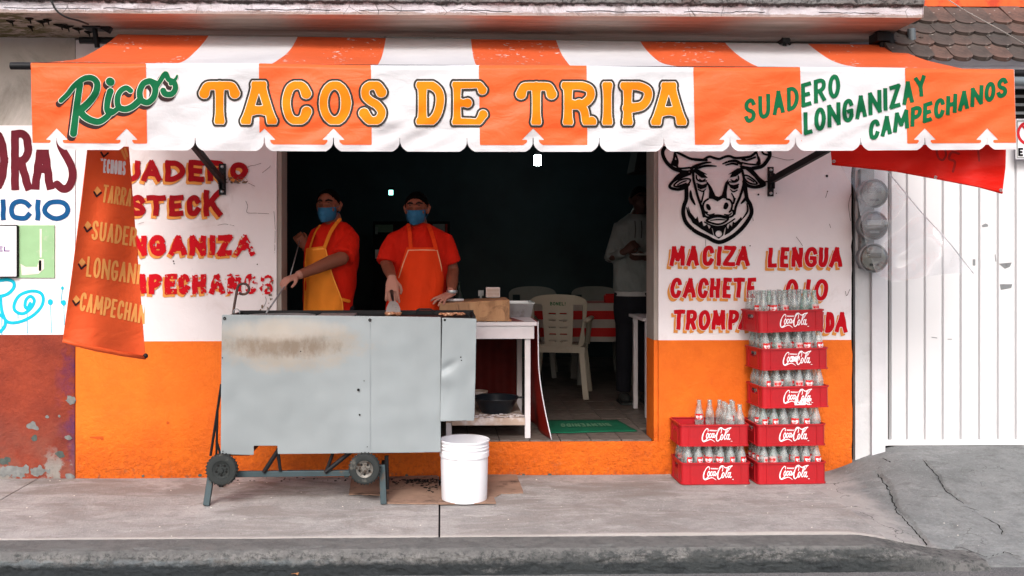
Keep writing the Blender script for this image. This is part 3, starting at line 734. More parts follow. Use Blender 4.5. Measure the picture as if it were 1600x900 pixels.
# polyline cracks of the driveway, carved
def crackdist(lines):
    segs = []
    for P, w, d in lines:
        Q = [gnd(px, py, zz)[:2] for px, py, zz in P]
        R = []
        for a, c in zip(Q, Q[1:]):
            n = 8
            for i in range(n):
                t = i/n; R.append((a[0]+(c[0]-a[0])*t + .012*mnoise.noise(Vector((a[0]*9+t*6, a[1]*9, 1))), a[1]+(c[1]-a[1])*t + .012*mnoise.noise(Vector((a[0]*9, a[1]*9+t*6, 7)))))
        R.append(Q[-1]); segs += [(p, q, w, d) for p, q in zip(R, R[1:])]
    def f(x, y):
        best = 0
        for a, c, w, d in segs:
            if x < min(a[0], c[0])-w or x > max(a[0], c[0])+w or y < min(a[1], c[1])-w or y > max(a[1], c[1])+w: continue
            dx, dy = c[0]-a[0], c[1]-a[1]; t = max(0, min(1, ((x-a[0])*dx+(y-a[1])*dy)/(dx*dx+dy*dy+1e-9)))
            r = math.hypot(x-a[0]-t*dx, y-a[1]-t*dy)
            if r < w: best = max(best, d*(1-r/w))
        return best
    return f
def zdrive(x, y):
    z = zground(x, y)
    if y < -1.325: z = min(z, -.135 - .6*(-1.325-y)) if x > 2.70 and y < -1.5 else (z if x > 2.70 else -.25)
    return z
CR = crackdist([([(1370,745,.05),(1390,765,.03),(1402,795,0),(1425,815,-.02),(1450,845,-.05),(1478,868,-.08)], .016, .022),
                ([(1440,706,.18),(1466,728,.14),(1476,748,.11),(1510,765,.09)], .014, .02),
                ([(1478,862,-.08),(1500,846,-.07),(1540,858,-.06),(1570,850,-.05),(1600,856,-.05)], .012, .018),
                ([(1530,785,.05),(1562,800,.03),(1568,820,0)], .010, .012), ([(1470,780,.05),(1492,808,.02)], .009, .01),
                ([(1130,836,0),(1138,850,0)], .008, .01),
                ([(1460,850,-.05),(1480,858,-.06),(1515,868,-.07)], .035, .05)])
drv = ground_patch('driveway', 2.303, 5.2, -1.60, .14, M['drive'], None, .012, .014, low=-.35, zf=zdrive, kind='structure', cracks=CR)
ground_patch('driveway', 5.2, 9, -1.60, .14, M['drive'], None, .2, .1, kind='structure')
rc_ = random.Random(5)
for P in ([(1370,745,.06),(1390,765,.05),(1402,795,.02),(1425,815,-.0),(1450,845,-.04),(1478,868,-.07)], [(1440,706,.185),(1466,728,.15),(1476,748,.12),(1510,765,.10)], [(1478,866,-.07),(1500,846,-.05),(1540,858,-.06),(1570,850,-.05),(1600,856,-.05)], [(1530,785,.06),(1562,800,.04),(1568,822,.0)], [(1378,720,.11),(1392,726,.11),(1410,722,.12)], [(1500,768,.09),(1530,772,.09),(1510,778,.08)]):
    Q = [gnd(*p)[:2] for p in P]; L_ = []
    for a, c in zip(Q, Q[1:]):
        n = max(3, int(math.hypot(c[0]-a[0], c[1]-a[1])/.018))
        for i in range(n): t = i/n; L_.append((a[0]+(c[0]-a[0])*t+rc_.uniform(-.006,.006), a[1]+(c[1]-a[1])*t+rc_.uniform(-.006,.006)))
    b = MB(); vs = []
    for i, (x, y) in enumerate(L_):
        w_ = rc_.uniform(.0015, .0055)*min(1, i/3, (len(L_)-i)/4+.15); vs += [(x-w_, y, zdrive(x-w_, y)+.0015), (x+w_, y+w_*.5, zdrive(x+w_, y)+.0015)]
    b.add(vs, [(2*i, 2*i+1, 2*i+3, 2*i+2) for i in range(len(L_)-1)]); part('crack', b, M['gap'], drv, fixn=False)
# kerb : worn stone with a broken face
def kerb():
    b = MB(); xs = np.concatenate([np.arange(-7, -2.7, .05), np.arange(-2.7, 2.74, .011)]); prof = []
    for t in np.linspace(0, 1, 34):
        if t < .42: yy = -1.325 - .185*(t/.42); zz = -.003
        else:
            q = (t-.42)/.58; yy = -1.51 - .016*min(1, q*6) - .02*q; zz = -.003 - .010*min(1, q*6) - .118*q
        prof.append((yy, zz))
    for x in xs:
        e = sm(1.75, 2.6, x)
        for k, (yy, zz) in enumerate(prof):
            q = max(0, (k-13)/20); sm_ = .55*(1-sm(2.1, 2.6, x)); n = mnoise.noise(Vector((x*11, zz*40, yy*20)))*.014*min(1, q*4) + mnoise.noise(Vector((x*30, zz*60, 3)))*.011*min(1, q*5) + mnoise.noise(Vector((x*60, zz*110, 5)))*.006*min(1, q*5)
            pit = max(0, mnoise.noise(Vector((x*6, zz*15, 9)))-.25)*.03*min(1, q*3)
            zt_ = min(zground(x, -1.32), .0); zz2 = zt_ - .003 + (zz+.003)*(1 + zt_/.125) + .003*mnoise.noise(Vector((x*2, yy*5, 0))) - max(0, mnoise.noise(Vector((x*9, yy*30, 2)))-.1)*.03*(yy < -1.47) + .002*mnoise.noise(Vector((x*30, yy*30, 2)))
            n *= sm_; pit *= sm_; b.v.append((x, yy + n + pit, zz2 if k > 0 else min(zz2, zt_ - .003)))
    h = len(prof)
    for i in range(len(xs)-1):
        for k in range(h-1): b.f.append((i*h+k, (i+1)*h+k, (i+1)*h+k+1, i*h+k+1)); b.m.append(0)
    o = part('kerb', b, M['kerb'], None, smooth=False); o['kind'] = 'structure'
kerb()
b = MB(); b.grid(lambda u, v: (-60+120*u, -60+58.7*v, -.125), 60, 40)
o = part('road', b, M['asphalt'], None); o['kind'] = 'structure'
b = MB(); b.grid(lambda u, v: (-400+800*u, -400+800*v, -.30), 8, 8)
o = part('ground', b, M['asphalt'], None); o['kind'] = 'structure'

# ================================================================== the shop building
shop = thing('taco_shop_building', 'white and orange painted taco shop with wide open front under a concrete ledge', 'building', (-.2, 0, 0))
XL = at(118, 600, 0)[0]; XO0 = at(432, 600, 0)[0]; XO1 = at(1029, 600, 0)[0]; XR = at(1331, 600, 0)[0]
ZS = at(400, 533, 0)[2]; ZF = .235; ZT = 2.83; TH = .24
def wallgrid(name, x0, x1, z0, z1, mat, parent, step=.05, amp=.003, th=.05, edge=None, y0=0.0):
    b = MB(); nx = max(2, int((x1-x0)/step)); nz = max(2, int((z1-z0)/step))
    def fn(u, v):
        x = x0+(x1-x0)*u; z = z0+(z1-z0)*v
        if edge: x += edge(z)*u
        e = min(1, min(u, 1-u)*nx, min(v, 1-v)*nz)
        return (x, y0 - amp*abs(mnoise.noise(Vector((x*2.2, z*2.2, 1))))*e, z)
    b.grid(fn, nx, nz); n = len(b.v)
    e = edge or (lambda z: 0)
    b.box(x0, x1, y0+.012, y0+th, z0, z1)
    w = nx+1
    rim = [i for i in range(w)] + [j*w+nx for j in range(1, nz+1)] + [nz*w+i for i in range(nx-1, -1, -1)] + [j*w for j in range(nz-1, 0, -1)]
    n0 = len(b.v); b.v += [(b.v[i][0], y0+.02, b.v[i][2]) for i in rim]
    for q in range(len(rim)):
        q2 = (q+1) % len(rim); b.f.append((rim[q], n0+q, n0+q2, rim[q2])); b.m.append(0)
    return part(name, b, mat, parent, smooth='auto')
foot = -.02
dado_l = wallgrid('painted_dado', XL, XO0, foot, ZS, M['orange_wall'], shop, amp=.006)
wall_l = wallgrid('plaster_wall', XL, XO0, ZS, ZT, M['white_wall'], shop, amp=.003, y0=.002)
edg = lambda z: .018*mnoise.noise(Vector((0, 0, z*6))) + .010*mnoise.noise(Vector((3, 0, z*31)))
dado_r = wallgrid('painted_dado', XO1, XR, foot, ZS, M['orange_wall'], shop, amp=.006, edge=edg)
wall_r = wallgrid('plaster_wall', XO1, XR, ZS, ZT, M['white_right'], shop, amp=.003, y0=.002, edge=edg)
wallgrid('door_step', XO0, XO1, foot, ZF-.012, M['orange_wall'], shop, amp=.008, y0=.004)
b = MB(); b.box(XO0+.001, XO0+.03, .014, TH, foot, ZT); part('jamb', b, M['jamb'], shop)
b = MB(); b.box(XO1-.028, XO1-.001, .014, TH, ZS+.001, ZT); part('jamb', b, M['jamb'], shop)
b = MB(); b.box(XO1-.028, XO1-.001, .014, TH, foot, ZS-.001); part('jamb', b, M['orange_wall'], shop)
b = MB(); b.box(XL+.001, XO0-.001, .055, TH, foot, ZT); b.box(XO1+.001, XR-.02, .055, TH, foot, ZT); b.box(XL, XR, .03, 5.2, ZT+.002, ZT+.4); part('masonry', b, M['jamb'], shop)
b = MB(); b.box(XO0, XO1, .02, TH, 2.25, ZT-.001); part('lintel', b, M['upper_concrete'], shop)
# ledge slab above
ZL = 2.845
b = MB(); xa, xe = -7.0, at(1441, 30, -.63)[0]
def lf(u, v):
    x = xa+(xe-xa)*u; z = ZL+.45*v
    return (x, -.63 - .012*mnoise.noise(Vector((x*6, z*20, 2))) - (.02*mnoise.noise(Vector((x*14, z*14, 7))) + .025 if z > 2.916 else 0), z)
b.grid(lf, 460, 36); b.box(xa, xe, -.60, .02, ZL+.003, ZL+.45)
for (u0) in (xa, xe-.001): b.box(u0, u0+.001, -.645, .0, ZL+.002, ZL+.449)
part('ledge', b, M['ledge'], shop, smooth='auto')
b = MB(); b.grid(lambda u, v: (xa+(xe-xa)*u, -.64+.66*v, ZL-.006*abs(mnoise.noise(Vector((u*40, v*5, 0))))), 200, 16); b.box(xa, xe, -.635, .015, ZL, ZL+.002); part('ledge_soffit', b, M['soffit'], shop)
b = MB(); b.bar(at(594, 60, -.2), at(905, 66, -.2), .03, .02); b.bar(at(594, 64, -.22), at(905, 70, -.22), .012, .012); part('soffit_channel', b, M['dull_steel'], shop)

# room behind
RX0, RX1, RY1 = -2.3, 2.75, 5.0
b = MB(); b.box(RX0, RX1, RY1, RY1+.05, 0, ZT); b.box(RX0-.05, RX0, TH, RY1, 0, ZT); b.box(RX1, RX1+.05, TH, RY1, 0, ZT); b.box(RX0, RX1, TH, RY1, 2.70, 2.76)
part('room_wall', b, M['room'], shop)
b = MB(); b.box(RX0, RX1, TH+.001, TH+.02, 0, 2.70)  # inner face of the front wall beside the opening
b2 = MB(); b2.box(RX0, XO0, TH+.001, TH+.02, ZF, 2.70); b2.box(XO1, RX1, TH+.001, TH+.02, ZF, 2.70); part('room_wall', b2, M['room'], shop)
b = MB(); b.box(XO0+.03, XO1-.03, .02, TH, 0, ZF-.012); b.box(RX0, RX1, TH, RY1, 0, ZF-.012); part('floor_slab', b, M['grout'], shop)
# floor tiles
fl = thing('tiled_floor', None, None); fl['kind'] = 'structure'
tb = {}
for iy in range(9):
    for ix in range(14):
        x0 = -1.02+.2*ix+.0; y0 = .0+.2*iy
        if x0 < XO0 + .03 and y0 < TH: continue
        x1 = min(x0+.194, XO1-.032) if y0 < TH-.03 else x0+.194
        if x1-x0 < .03 or x0 < .0 and iy > 3: continue
        key = round(x1-x0, 3)
        if key not in tb:
            m_ = MB(); m_.box(0, x1-x0, .003, .194, -.011, 0); tb[key] = mesh_from(m_, 'floor_tile', M['tile'])
        o = bpy.data.objects.new('floor_tile', tb[key]); C.objects.link(o); o.parent = fl
        o.location = (x0, y0 + (.006 if iy == 0 else 0), ZF + random.uniform(-.0012, .001))
b = MB(); b.box(RX0, RX1, 1.8, RY1, ZF-.010, ZF-.002); part('far_floor', b, M['tile'], fl)

# ================================================================== lettering on the walls
def wallmap(Y): return lambda px, py: at(px, py, Y)
def lay(name, fd, mat, parent, Y, level=0, shift=(0,0), merge=True, mp=None, label=None):
    b = MB(); fd.mesh(b, mp or wallmap(Y), level, merge, shift); return part(name, b, mat, parent, fixn=False, label=label)
ltr = [
 ([('S',152,184),('U',188,219),('A',221,253),('D',258,289),('E',294,320),('R',324,350),('O',359,387,253,281)], 250, 284, 4.3, None),
 ([('B',140,170),('I',176,196),('S',202,228),('T',228,260),('E',264,287),('C',291,314),('K',318,347,296,339)], 305, 338, 4.3, None),
 ([('L',150,172),('O',174,200),('N',206,229),('G',233,259),('A',264,292),('N',296,322),('I',328,336),('Z',339,363),('A',366,399)], 367, 400, 4.4, 340),
 ([('C',156,178),('A',182,206),('M',204,229),('P',232,253),('E',257,277),('C',278,297),('H',300,322),('A',326,351),('N',355,377),('O',381,402),('S',406,427)], 428, 460, 4.4, 215)]
for items, y0, y1, r, wx in ltr:
    fd = Field(134, 432, y0-9, y1+12, .6); letters(fd, items, y0, y1, r, wob=.5)
    if wx is not None:
        span = 75 if wx > 300 else 230
        base = .62 if wx > 300 else .60
        fn = lambda X, Y, w=wx, sp=span: (vnoise(X, Y, 4.2, 3, 4) - (.79 - .27*np.clip((X-w)/sp, 0, 1)**.8))*22
        sh = Field(134, 432, y0-9, y1+12, .6); sh.f = fd.f.copy(); sh.wear(lambda X, Y, w=wx, sp=span: (vnoise(X, Y, 6, 5, 3) - (.92 - .72*np.clip((X-w)/sp*1.3, 0, 1)))*20)
        fd.wear(fn); lay('lettering_shadow', sh, M['p_shadow'], shop, -.004, 0, (-3.2, 4.2)); lay('lettering', fd, M['p_red2'], shop, -.006)
    else:
        lay('lettering_shadow', fd, M['p_shadow'], shop, -.004, 0, (-3.4, 4.4)); lay('lettering', fd, M['p_red'], shop, -.006)
rt = [
 ([('M',1046,1070),('A',1072,1092),('C',1096,1115),('I',1119,1126),('Z',1129,1149),('A',1149,1171)], 384, 416, 3.4),
 ([('L',1199,1214),('E',1218,1232),('N',1236,1253),('G',1256,1276),('U',1278,1293),('A',1295,1316)], 386, 418, 3.3),
 ([('C',1046,1064),('A',1066,1087),('C',1089,1106),('H',1108,1124),('E',1128,1142),('T',1144,1163),('E',1166,1180)], 434, 466, 3.3),
 ([('O',1226,1246,436,470),('J',1254,1266,436,466),('O',1271,1293,436,470)], 436, 470, 3.3),
 ([('T',1050,1069),('R',1071,1088),('O',1090,1109),('M',1111,1133),('P',1137,1153),('A',1153,1174)], 484, 516, 3.3),
 ([('I',1278,1286),('D',1289,1303),('A',1304,1324)], 487, 520, 3.3)]
for items, y0, y1, r in rt:
    fd = Field(items[0][1]-12, items[-1][2]+14, y0-8, y1+12, .55); letters(fd, items, y0, y1, r, slant=.07, wob=.35)
    fo = Field(items[0][1]-12, items[-1][2]+14, y0-8, y1+12, .55); fo.f = fd.f - .8; fo.f = np.minimum(fo.f, 50)
    lay('lettering_shadow', fd, M['p_shadow'], shop, -.004, 0, (-4.2, 5.0)); lay('lettering_halo', fo, M['p_white'], shop, -.0052); lay('lettering', fd, M['p_red2'], shop, -.0065)

# bull's head drawn on the right wall (traced on a grid of a fifth of a pixel)
def Z(P): return [(1020+x/5, 230+y/5) for x, y in P]
fd = Field(1026, 1212, 228, 384, .5)
def st(P, r, closed=False): fd.stroke(catmull(Z(P), 6, closed), [q/5 for q in r] if isinstance(r, list) and len(r) > 1e9 else ((r*1.12+1)/5))
def sv(P, r0, r1, rm=None):
    Q = catmull(Z(P), 6); n = len(Q); rm = max(r0, r1) if rm is None else rm
    fd.stroke(Q, [((1-t)**2*r0 + 2*t*(1-t)*(2*rm-(r0+r1)/2) + t*t*r1+1)*1.12/5 for t in [i/(n-1) for i in range(n)]])
st([(262,300),(262,400),(243,460),(238,520),(262,590),(330,655),(420,700),(515,742),(610,705),(690,640),(745,570),(772,510),(762,450),(735,400),(722,310)], 13)
st([(215,185),(160,165),(110,120),(82,70),(78,30),(95,0)], 12); st([(215,185),(260,190),(330,180)], 8); st([(780,165),(850,150),(890,110),(915,60),(905,20)], 12); st([(780,165),(735,160),(690,150)], 8)
st([(188,12),(172,50),(165,90),(150,130)], 7); st([(190,40),(230,60),(290,88),(335,95),(420,100)], 8); st([(180,60),(195,110),(190,150),(210,165),(290,160)], 6)
st([(330,98),(390,98),(440,74),(480,84),(520,92),(560,76),(600,70),(640,84),(700,82),(760,72),(800,45),(820,10)], 8)
st([(700,95),(740,100),(800,78)], 6); st([(815,50),(825,95),(835,130),(800,135),(740,130),(695,120)], 5); st([(850,20),(865,50),(900,60)], 6)
fd.poly(Z([(815,45),(840,90),(845,135),(800,135),(822,100)])); fd.poly(Z([(165,95),(185,100),(185,150),(205,165),(150,140)]))
# ears
st([(320,190),(250,195),(195,225),(160,265),(132,300),(145,320),(200,330),(255,315),(280,290)], 9); fd.poly(Z([(310,185),(240,200),(190,230),(150,285),(185,262),(235,240),(300,215)]))
st([(165,300),(200,265),(245,248),(290,250),(285,280),(250,300),(205,310)], 5, True); sv([(190,296),(225,275),(262,262)], 2, 3, 4); sv([(195,303),(235,292),(262,280)], 2, 3, 4)
st([(695,160),(750,165),(790,200),(830,245),(870,280),(860,300),(800,312),(745,300),(710,270)], 10); fd.poly(Z([(700,155),(760,170),(810,215),(860,275),(885,300),(830,318),(760,315),(800,300),(835,290),(790,230),(740,185)]))
st([(712,225),(740,222),(785,250),(815,285),(770,285),(730,262)], 5, True); sv([(735,240),(765,255),(790,272)], 2, 3, 4)
st([(880,270),(895,268)], 4)
# brows and forehead
sv([(300,165),(350,140),(410,122),(455,118)], 9, 3, 8); sv([(335,168),(400,148),(450,145),(495,148)], 7, 3, 7); sv([(545,130),(600,110),(650,108),(690,130)], 3, 9, 8); sv([(570,140),(620,128),(660,135)], 3, 7, 6)
fd.poly(Z([(330,170),(360,175),(430,215),(400,210),(432,240),(380,240),(345,212),(318,190)])); fd.poly(Z([(700,160),(660,165),(585,215),(620,205),(598,238),(650,228),(688,200),(705,185)]))
st([(315,190),(318,250),(330,300),(350,380),(380,470),(398,540)], 8); st([(700,185),(712,250),(705,310),(680,390),(650,460),(638,520)], 8)
sv([(340,220),(345,250),(375,268),(420,262)], 4, 3, 5); sv([(345,285),(385,300),(420,290),(428,275)], 4, 3, 6); fd.poly(Z([(345,296),(385,300),(425,296),(418,315),(375,330),(350,318)])); sv([(355,330),(390,345),(415,325)], 3, 2, 4)
sv([(668,225),(668,255),(640,272),(595,270)], 4, 3, 5); sv([(670,290),(635,302),(600,295),(590,275)], 4, 3, 6); fd.poly(Z([(672,300),(635,300),(598,300),(606,318),(640,332),(668,320)])); sv([(660,335),(630,348),(605,328)], 3, 2, 4)
sv([(365,250),(385,262),(410,250)], 3, 3, 4); sv([(610,255),(635,265),(655,250)], 3, 3, 4)
# nose bridge
fd.poly(Z([(413,262),(440,285),(458,310),(478,352),(490,378),(515,388),(538,375),(552,330),(566,278),(592,248),(585,300),(578,350),(580,405),(548,398),(505,425),(470,405),(436,402),(440,340),(430,300)]))
st([(432,405),(405,425),(392,460),(402,500),(425,510)], 6); st([(578,405),(606,415),(620,450),(612,490),(600,505)], 6)
fd.poly(Z(catmull([(418,445),(440,448),(455,480),(440,494),(420,476)], 6, True))); fd.poly(Z(catmull([(560,440),(580,432),(592,455),(575,485),(552,478)], 6, True)))
st([(408,505),(402,530),(430,548),(470,535),(515,532),(560,540),(605,545),(632,525),(625,495)], 6); sv([(415,515),(440,530),(480,520)], 3, 3, 4); sv([(560,525),(595,530),(615,515)], 3, 3, 4)
st([(420,572),(470,548),(515,542),(560,550),(590,560),(555,590),(510,602),(460,592)], 6, True); sv([(450,572),(510,565),(565,568)], 2, 2, 4)
st([(405,585),(450,608),(510,620),(570,605),(640,560)], 4)
sv([(360,400),(378,430),(390,390),(400,345)], 3, 3, 5); sv([(615,360),(635,400),(630,440),(645,400)], 3, 3, 5)
# beard and jaw
fd.poly(Z([(275,455),(295,510),(335,560),(350,540),(362,588),(385,575),(398,618),(425,600),(440,640),(455,612),(475,690),(450,680),(380,640),(310,590),(280,530)]))
fd.poly(Z([(690,545),(660,575),(640,590),(625,580),(618,620),(600,600),(588,640),(575,612),(560,690),(600,668),(655,620),(700,565)])) 
fd.poly(Z([(440,605),(510,622),(585,606),(560,640),(550,690),(515,715),(480,690),(468,640)])); fd.f = np.maximum(fd.f, -(np.hypot(fd.X-1020-515/5, fd.Y-230-676/5)-25/5))
sv([(295,340),(300,390),(330,450)], 3, 3, 10); sv([(740,360),(725,400),(690,440)], 3, 3, 9); sv([(265,470),(285,540),(350,600)], 2, 2, 5); sv([(735,440),(740,500),(700,560)], 2, 2, 6)
fd.wear(lambda X, Y: (vnoise(X, Y, 3, 11, 2)-.93)*20)
lay('bull_drawing', fd, M['p_black'], shop, -.006)
# hairline cracks and grime on the plaster
fd = Field(205, 432, 240, 500, .5)
for P in ([(385,262),(392,259),(399,258),(408,255)], [(368,284),(378,282),(388,286),(398,291)], [(384,314),(387,322),(386,332),(400,333),(420,334)], [(372,276),(384,278)], [(340,352),(352,350),(366,353)], [(215,350),(225,347)], [(410,270),(420,262),(423,258)], [(412,480),(416,470),(414,462)], [(428,330),(430,360),(429,395)]):
    fd.stroke(catmull(P, 5), .32)
fd.wear(lambda X, Y: (vnoise(X, Y, 3, 8, 2)-.72)*6); lay('plaster_crack', fd, simple('plaster_crack_line', (.12,.09,.08), .95), shop, -.0068)
fd = Field(340, 432, 250, 500, .6)
for P, r_ in (([(352,282),(362,284),(384,283)], 3.4), ([(354,276),(372,279)], 2), ([(338,283),(344,292)], 2), ([(420,450),(424,470),(416,488)], 2.6), ([(410,478),(404,490)], 2), ([(424,436),(427,444)], 1.6)): fd.stroke(P, r_)
fd.wear(lambda X, Y: (vnoise(X, Y, 3.2, 21, 4)-.47)*14); lay('grime_smear', fd, simple('brown_grime', (.20,.14,.10), .95), shop, -.0069)
fd = Field(1036, 1334, 240, 530, .55)
for P in ([(1102,374),(1103,386)], [(1205,244),(1216,247),(1230,250),(1240,249)], [(1293,299),(1290,309)], [(1244,370),(1250,378),(1254,384)], [(1296,350),(1298,356)], [(1321,455),(1323,462),(1328,452)], [(1176,340),(1177,345)], [(1331,300),(1326,320),(1329,345)]): fd.stroke(catmull(P, 5), .35)
lay('plaster_crack', fd, bpy.data.materials['plaster_crack_line'], shop, -.0068)
def ledge_crack(P, r_):
    b = MB(); b.tube(P, r_, 5); return b
for seg in range(9):
    x0_ = -2.7 + seg*.68 + random.uniform(0, .2); n_ = random.randint(14, 26); Q = []
    for i in range(n_):
        x_ = x0_+i*.024
        if x_ > xe-.06: break
        Q.append((x_, -.6315 - .012*mnoise.noise(Vector((x_*6, 2.876*20, 2))), 2.874 + .012*mnoise.noise(Vector((x_*7, 1, 1))) + .004*mnoise.noise(Vector((x_*40, 3, 1)))))
    if len(Q) > 2: part('ledge_crack', ledge_crack(Q, .0018), M['gap'], shop)
# black growths hanging from the soffit at the left
for (px, py, l_) in ((25,36,.06),(60,30,.05),(72,36,.07),(92,44,.09),(98,48,.11),(110,52,.07),(40,48,.04),(118,60,.05),(84,33,.05)):
    zc = ZL-.002; u_ = at(px, py, -.4); x_ = u_[0]; yy_ = -.55 + .45*((py-28)/40); b = MB(); a_ = random.uniform(-.7, .7)
    b.tube([(x_-l_*.5, yy_, zc), (x_, yy_-.01, zc-.012), (x_+l_*.5*cos(a_), yy_+l_*.4*sin(a_), zc-.004)], [.004, .010, .003], 6); b.tube([(x_, yy_, zc), (x_+.01, yy_, zc-.035)], [.007, .003], 6)
    part('mould_growth', b, M['mould'], shop)
# screw holes, chips
b = MB()
for px, py, r in ((1185,304,1.6),(1292,275,2),(1172,384,1),(271,408,1.2),(272,412,1),(402,413,1),(1213,302,.8),(1293,299,1)):
    c = at(px, py, -.003); b.lathe([(r/240*1.0, -.0035), (r/240*.3, -.0045)], (c[0], 0, c[2]), 10, ax='y', closed=True)
part('screw_hole', b, M['gap'], shop)
# ================================================================== left neighbour
nb = thing('neighbour_building', 'neighbouring building with oxide red dado and white wall bearing maroon letters', 'building', (-4, 0, 0))
zs = at(60, 523, 0)[2]
wallgrid('painted_dado', -7, XL-.004, foot, zs, M['brown_wall'], nb, amp=.02, y0=-.004)
wallgrid('plaster_wall', -7, XL-.004, zs, at(60,196,0)[2], M['white_right'], nb, amp=.004, y0=.0)
wallgrid('upper_wall', -7, XL-.004, at(60,196,0)[2], ZT+.03, M['upper_concrete'], nb, amp=.02, y0=.001)
b = MB(); b.box(-7, XL-.004, .052, 4, foot, ZT+.03); part('masonry', b, M['jamb'], nb)
fd = Field(-20, 124, 200, 304, .6)
letters(fd, [('O',-26,12),('R',17,50),('A',49,84)], 203, 298, 6.2, wob=.5); fd.stroke(catmull([(91,212),(94,228),(104,245),(112,262),(113,278),(107,292),(98,295),(89,288)], 6), [3.5+2.6*min(1, i/10) for i in range(43)])
lay('lettering', fd, M['p_maroon'], nb, -.004)
fd = Field(-20, 116, 304, 352, .6); letters(fd, [('I',1,9),('C',13,50),('I',55,63),('O',66,110)], 311, 345, 3.8, wob=.4); lay('lettering', fd, M['p_blue'], nb, -.004)
fd = Field(-20, 112, 428, 540, .7); q = lambda P: [(x/5, 380+y/5) for x, y in P]
fd.stroke(catmull(q([(-60,300),(0,290),(60,285),(105,305),(105,350),(60,395),(0,415),(-50,420)]), 6), 2.6)
fd.stroke(catmull(q([(5,420),(5,470),(20,550),(60,615),(150,615),(250,570),(320,500),(338,430),(310,385),(235,375),(150,410),(110,480),(120,530),(180,550),(240,510),(268,450),(240,415),(205,440),(195,490),(215,510),(235,470)]), 6), 2.5)
fd.stroke(catmull(q([(0,560),(40,595),(35,650),(0,690),(-40,700)]), 6), 2.5)
for x, y, x2, y2, r in ((393,460,403,700,4),(497,465,503,640,3.6),(487,350,475,470,2.2),(212,520,212,705,1.2),(14,560,14,720,1),(140,560,140,590,.8)):
    fd.stroke(q([(x,y-r),(x,y+r)]), r); fd.stroke(q([(x,y),(x2,y2)]), .55)
fd.wear(lambda X, Y: (vnoise(X, Y, 2, 4, 2)-.9)*10)
lay('spray_graffiti', fd, M['p_cyan'], nb, -.004)
b = MB(); a0 = at(28, 434, 0); a1 = at(86, 352, 0); b.box(a0[0], a1[0], -.012, -.002, a0[2], a1[2]); part('green_panel', b, M['green_board'], nb)
b = MB(); 
for px, py, w, h in ((65,380,1.5,22),(64,415,2,8)): 
    c = at(px, py, 0); b.box(c[0]-w/240, c[0]+w/240, -.0135, -.0125, c[2]-h/240, c[2]+h/240)
fd2 = Field(30, 72, 405, 432, .8); fd2.poly([(32,412),(40,417),(58,417),(64,398),(68,398),(69,420),(60,428),(34,430)]); fd2.mesh(b, wallmap(-.0135)); part('peeled_patch', b, M['p_line'], nb, fixn=False)
def blob(px, py, rx, ry, sd, mat, par, Y, nm='peeled_patch'):
    f_ = Field(px-rx*1.7, px+rx*1.7, py-ry*1.7, py+ry*1.7, .8); ang = np.arctan2(f_.Y-py, f_.X-px)
    f_.f = (np.hypot((f_.X-px)/rx, (f_.Y-py)/ry) - 1 + (vnoise(f_.X+sd*31, f_.Y, 7, sd, 3)-.5)*1.5)*min(rx, ry)
    b_ = MB(); f_.mesh(b_, wallmap(Y), merge=False)
    am_, y0_ = (.02, -.004) if par is nb else (.006, .0)
    for i_, v_ in enumerate(b_.v): b_.v[i_] = (v_[0], y0_ - am_*abs(mnoise.noise(Vector((v_[0]*2.2, v_[2]*2.2, 1)))) - .0022, v_[2])
    part(nm, b_, mat, par, fixn=False)
peel_m = simple('bare_grey_render', (.22,.225,.22), .9, var=.45, vs=30, bump=.8, bs=60)
peel_g = simple('greenish_render', (.09,.11,.10), .9, var=.5, vs=30, bump=.8, bs=60)
for q_ in ((109,625,8,6,1,peel_m),(50,667,9,6,2,peel_m),(52,686,6,6,3,peel_g),(92,711,9,5,4,peel_g),(106,684,5,4,5,peel_m),(72,652,2.5,2,6,peel_m),(91,651,2,2,7,peel_m),(22,737,28,9,8,peel_m),(6,722,9,6,9,peel_g),(60,738,14,7,10,peel_m),(108,746,9,4,11,peel_m)):
    blob(*q_, nb, -.0215 if False else -.024)
for q_ in ((150,684,9,2,12),(262,661,2,2,13),(160,686,3,3,14)): blob(*q_, simple('scraped_orange_paint', (.55,.085,.01), .8), shop, -.0068, 'scraped_mark')
for k_ in range(16): blob(random.uniform(122, 1040), random.uniform(741, 746), random.uniform(1.5, 4), random.uniform(1, 2.2), 20+k_, peel_g, shop, -.0068, 'chipped_paint')
sg = thing('wall_sign', 'white framed board with purple letters beside the green panel', 'sign', at(0, 432, -.03))
b = MB(); a0 = at(-40, 432, 0); a1 = at(29.5, 353, 0); b.box(a0[0], a1[0], -.028, -.004, a0[2], a1[2]); part('board', b, M['sign_white'], sg, bevel=.002)
b = MB(); b.box(a1[0]-.002, a1[0]+.006, -.031, -.003, a0[2], a1[2]); b.box(a0[0], a1[0]-.003, -.031, -.003, a0[2]-.007, a0[2]-.001); b.box(a0[0], a1[0]-.003, -.031, -.003, a1[2]+.001, a1[2]+.006); part('frame', b, M['gap'], sg)
fd = Field(-6, 20, 382, 396, .4); letters(fd, [('E',-4,4.5),('L',6,15.5)], 385, 393, .9); lay('lettering', fd, M['p_purple'], sg, -.029)

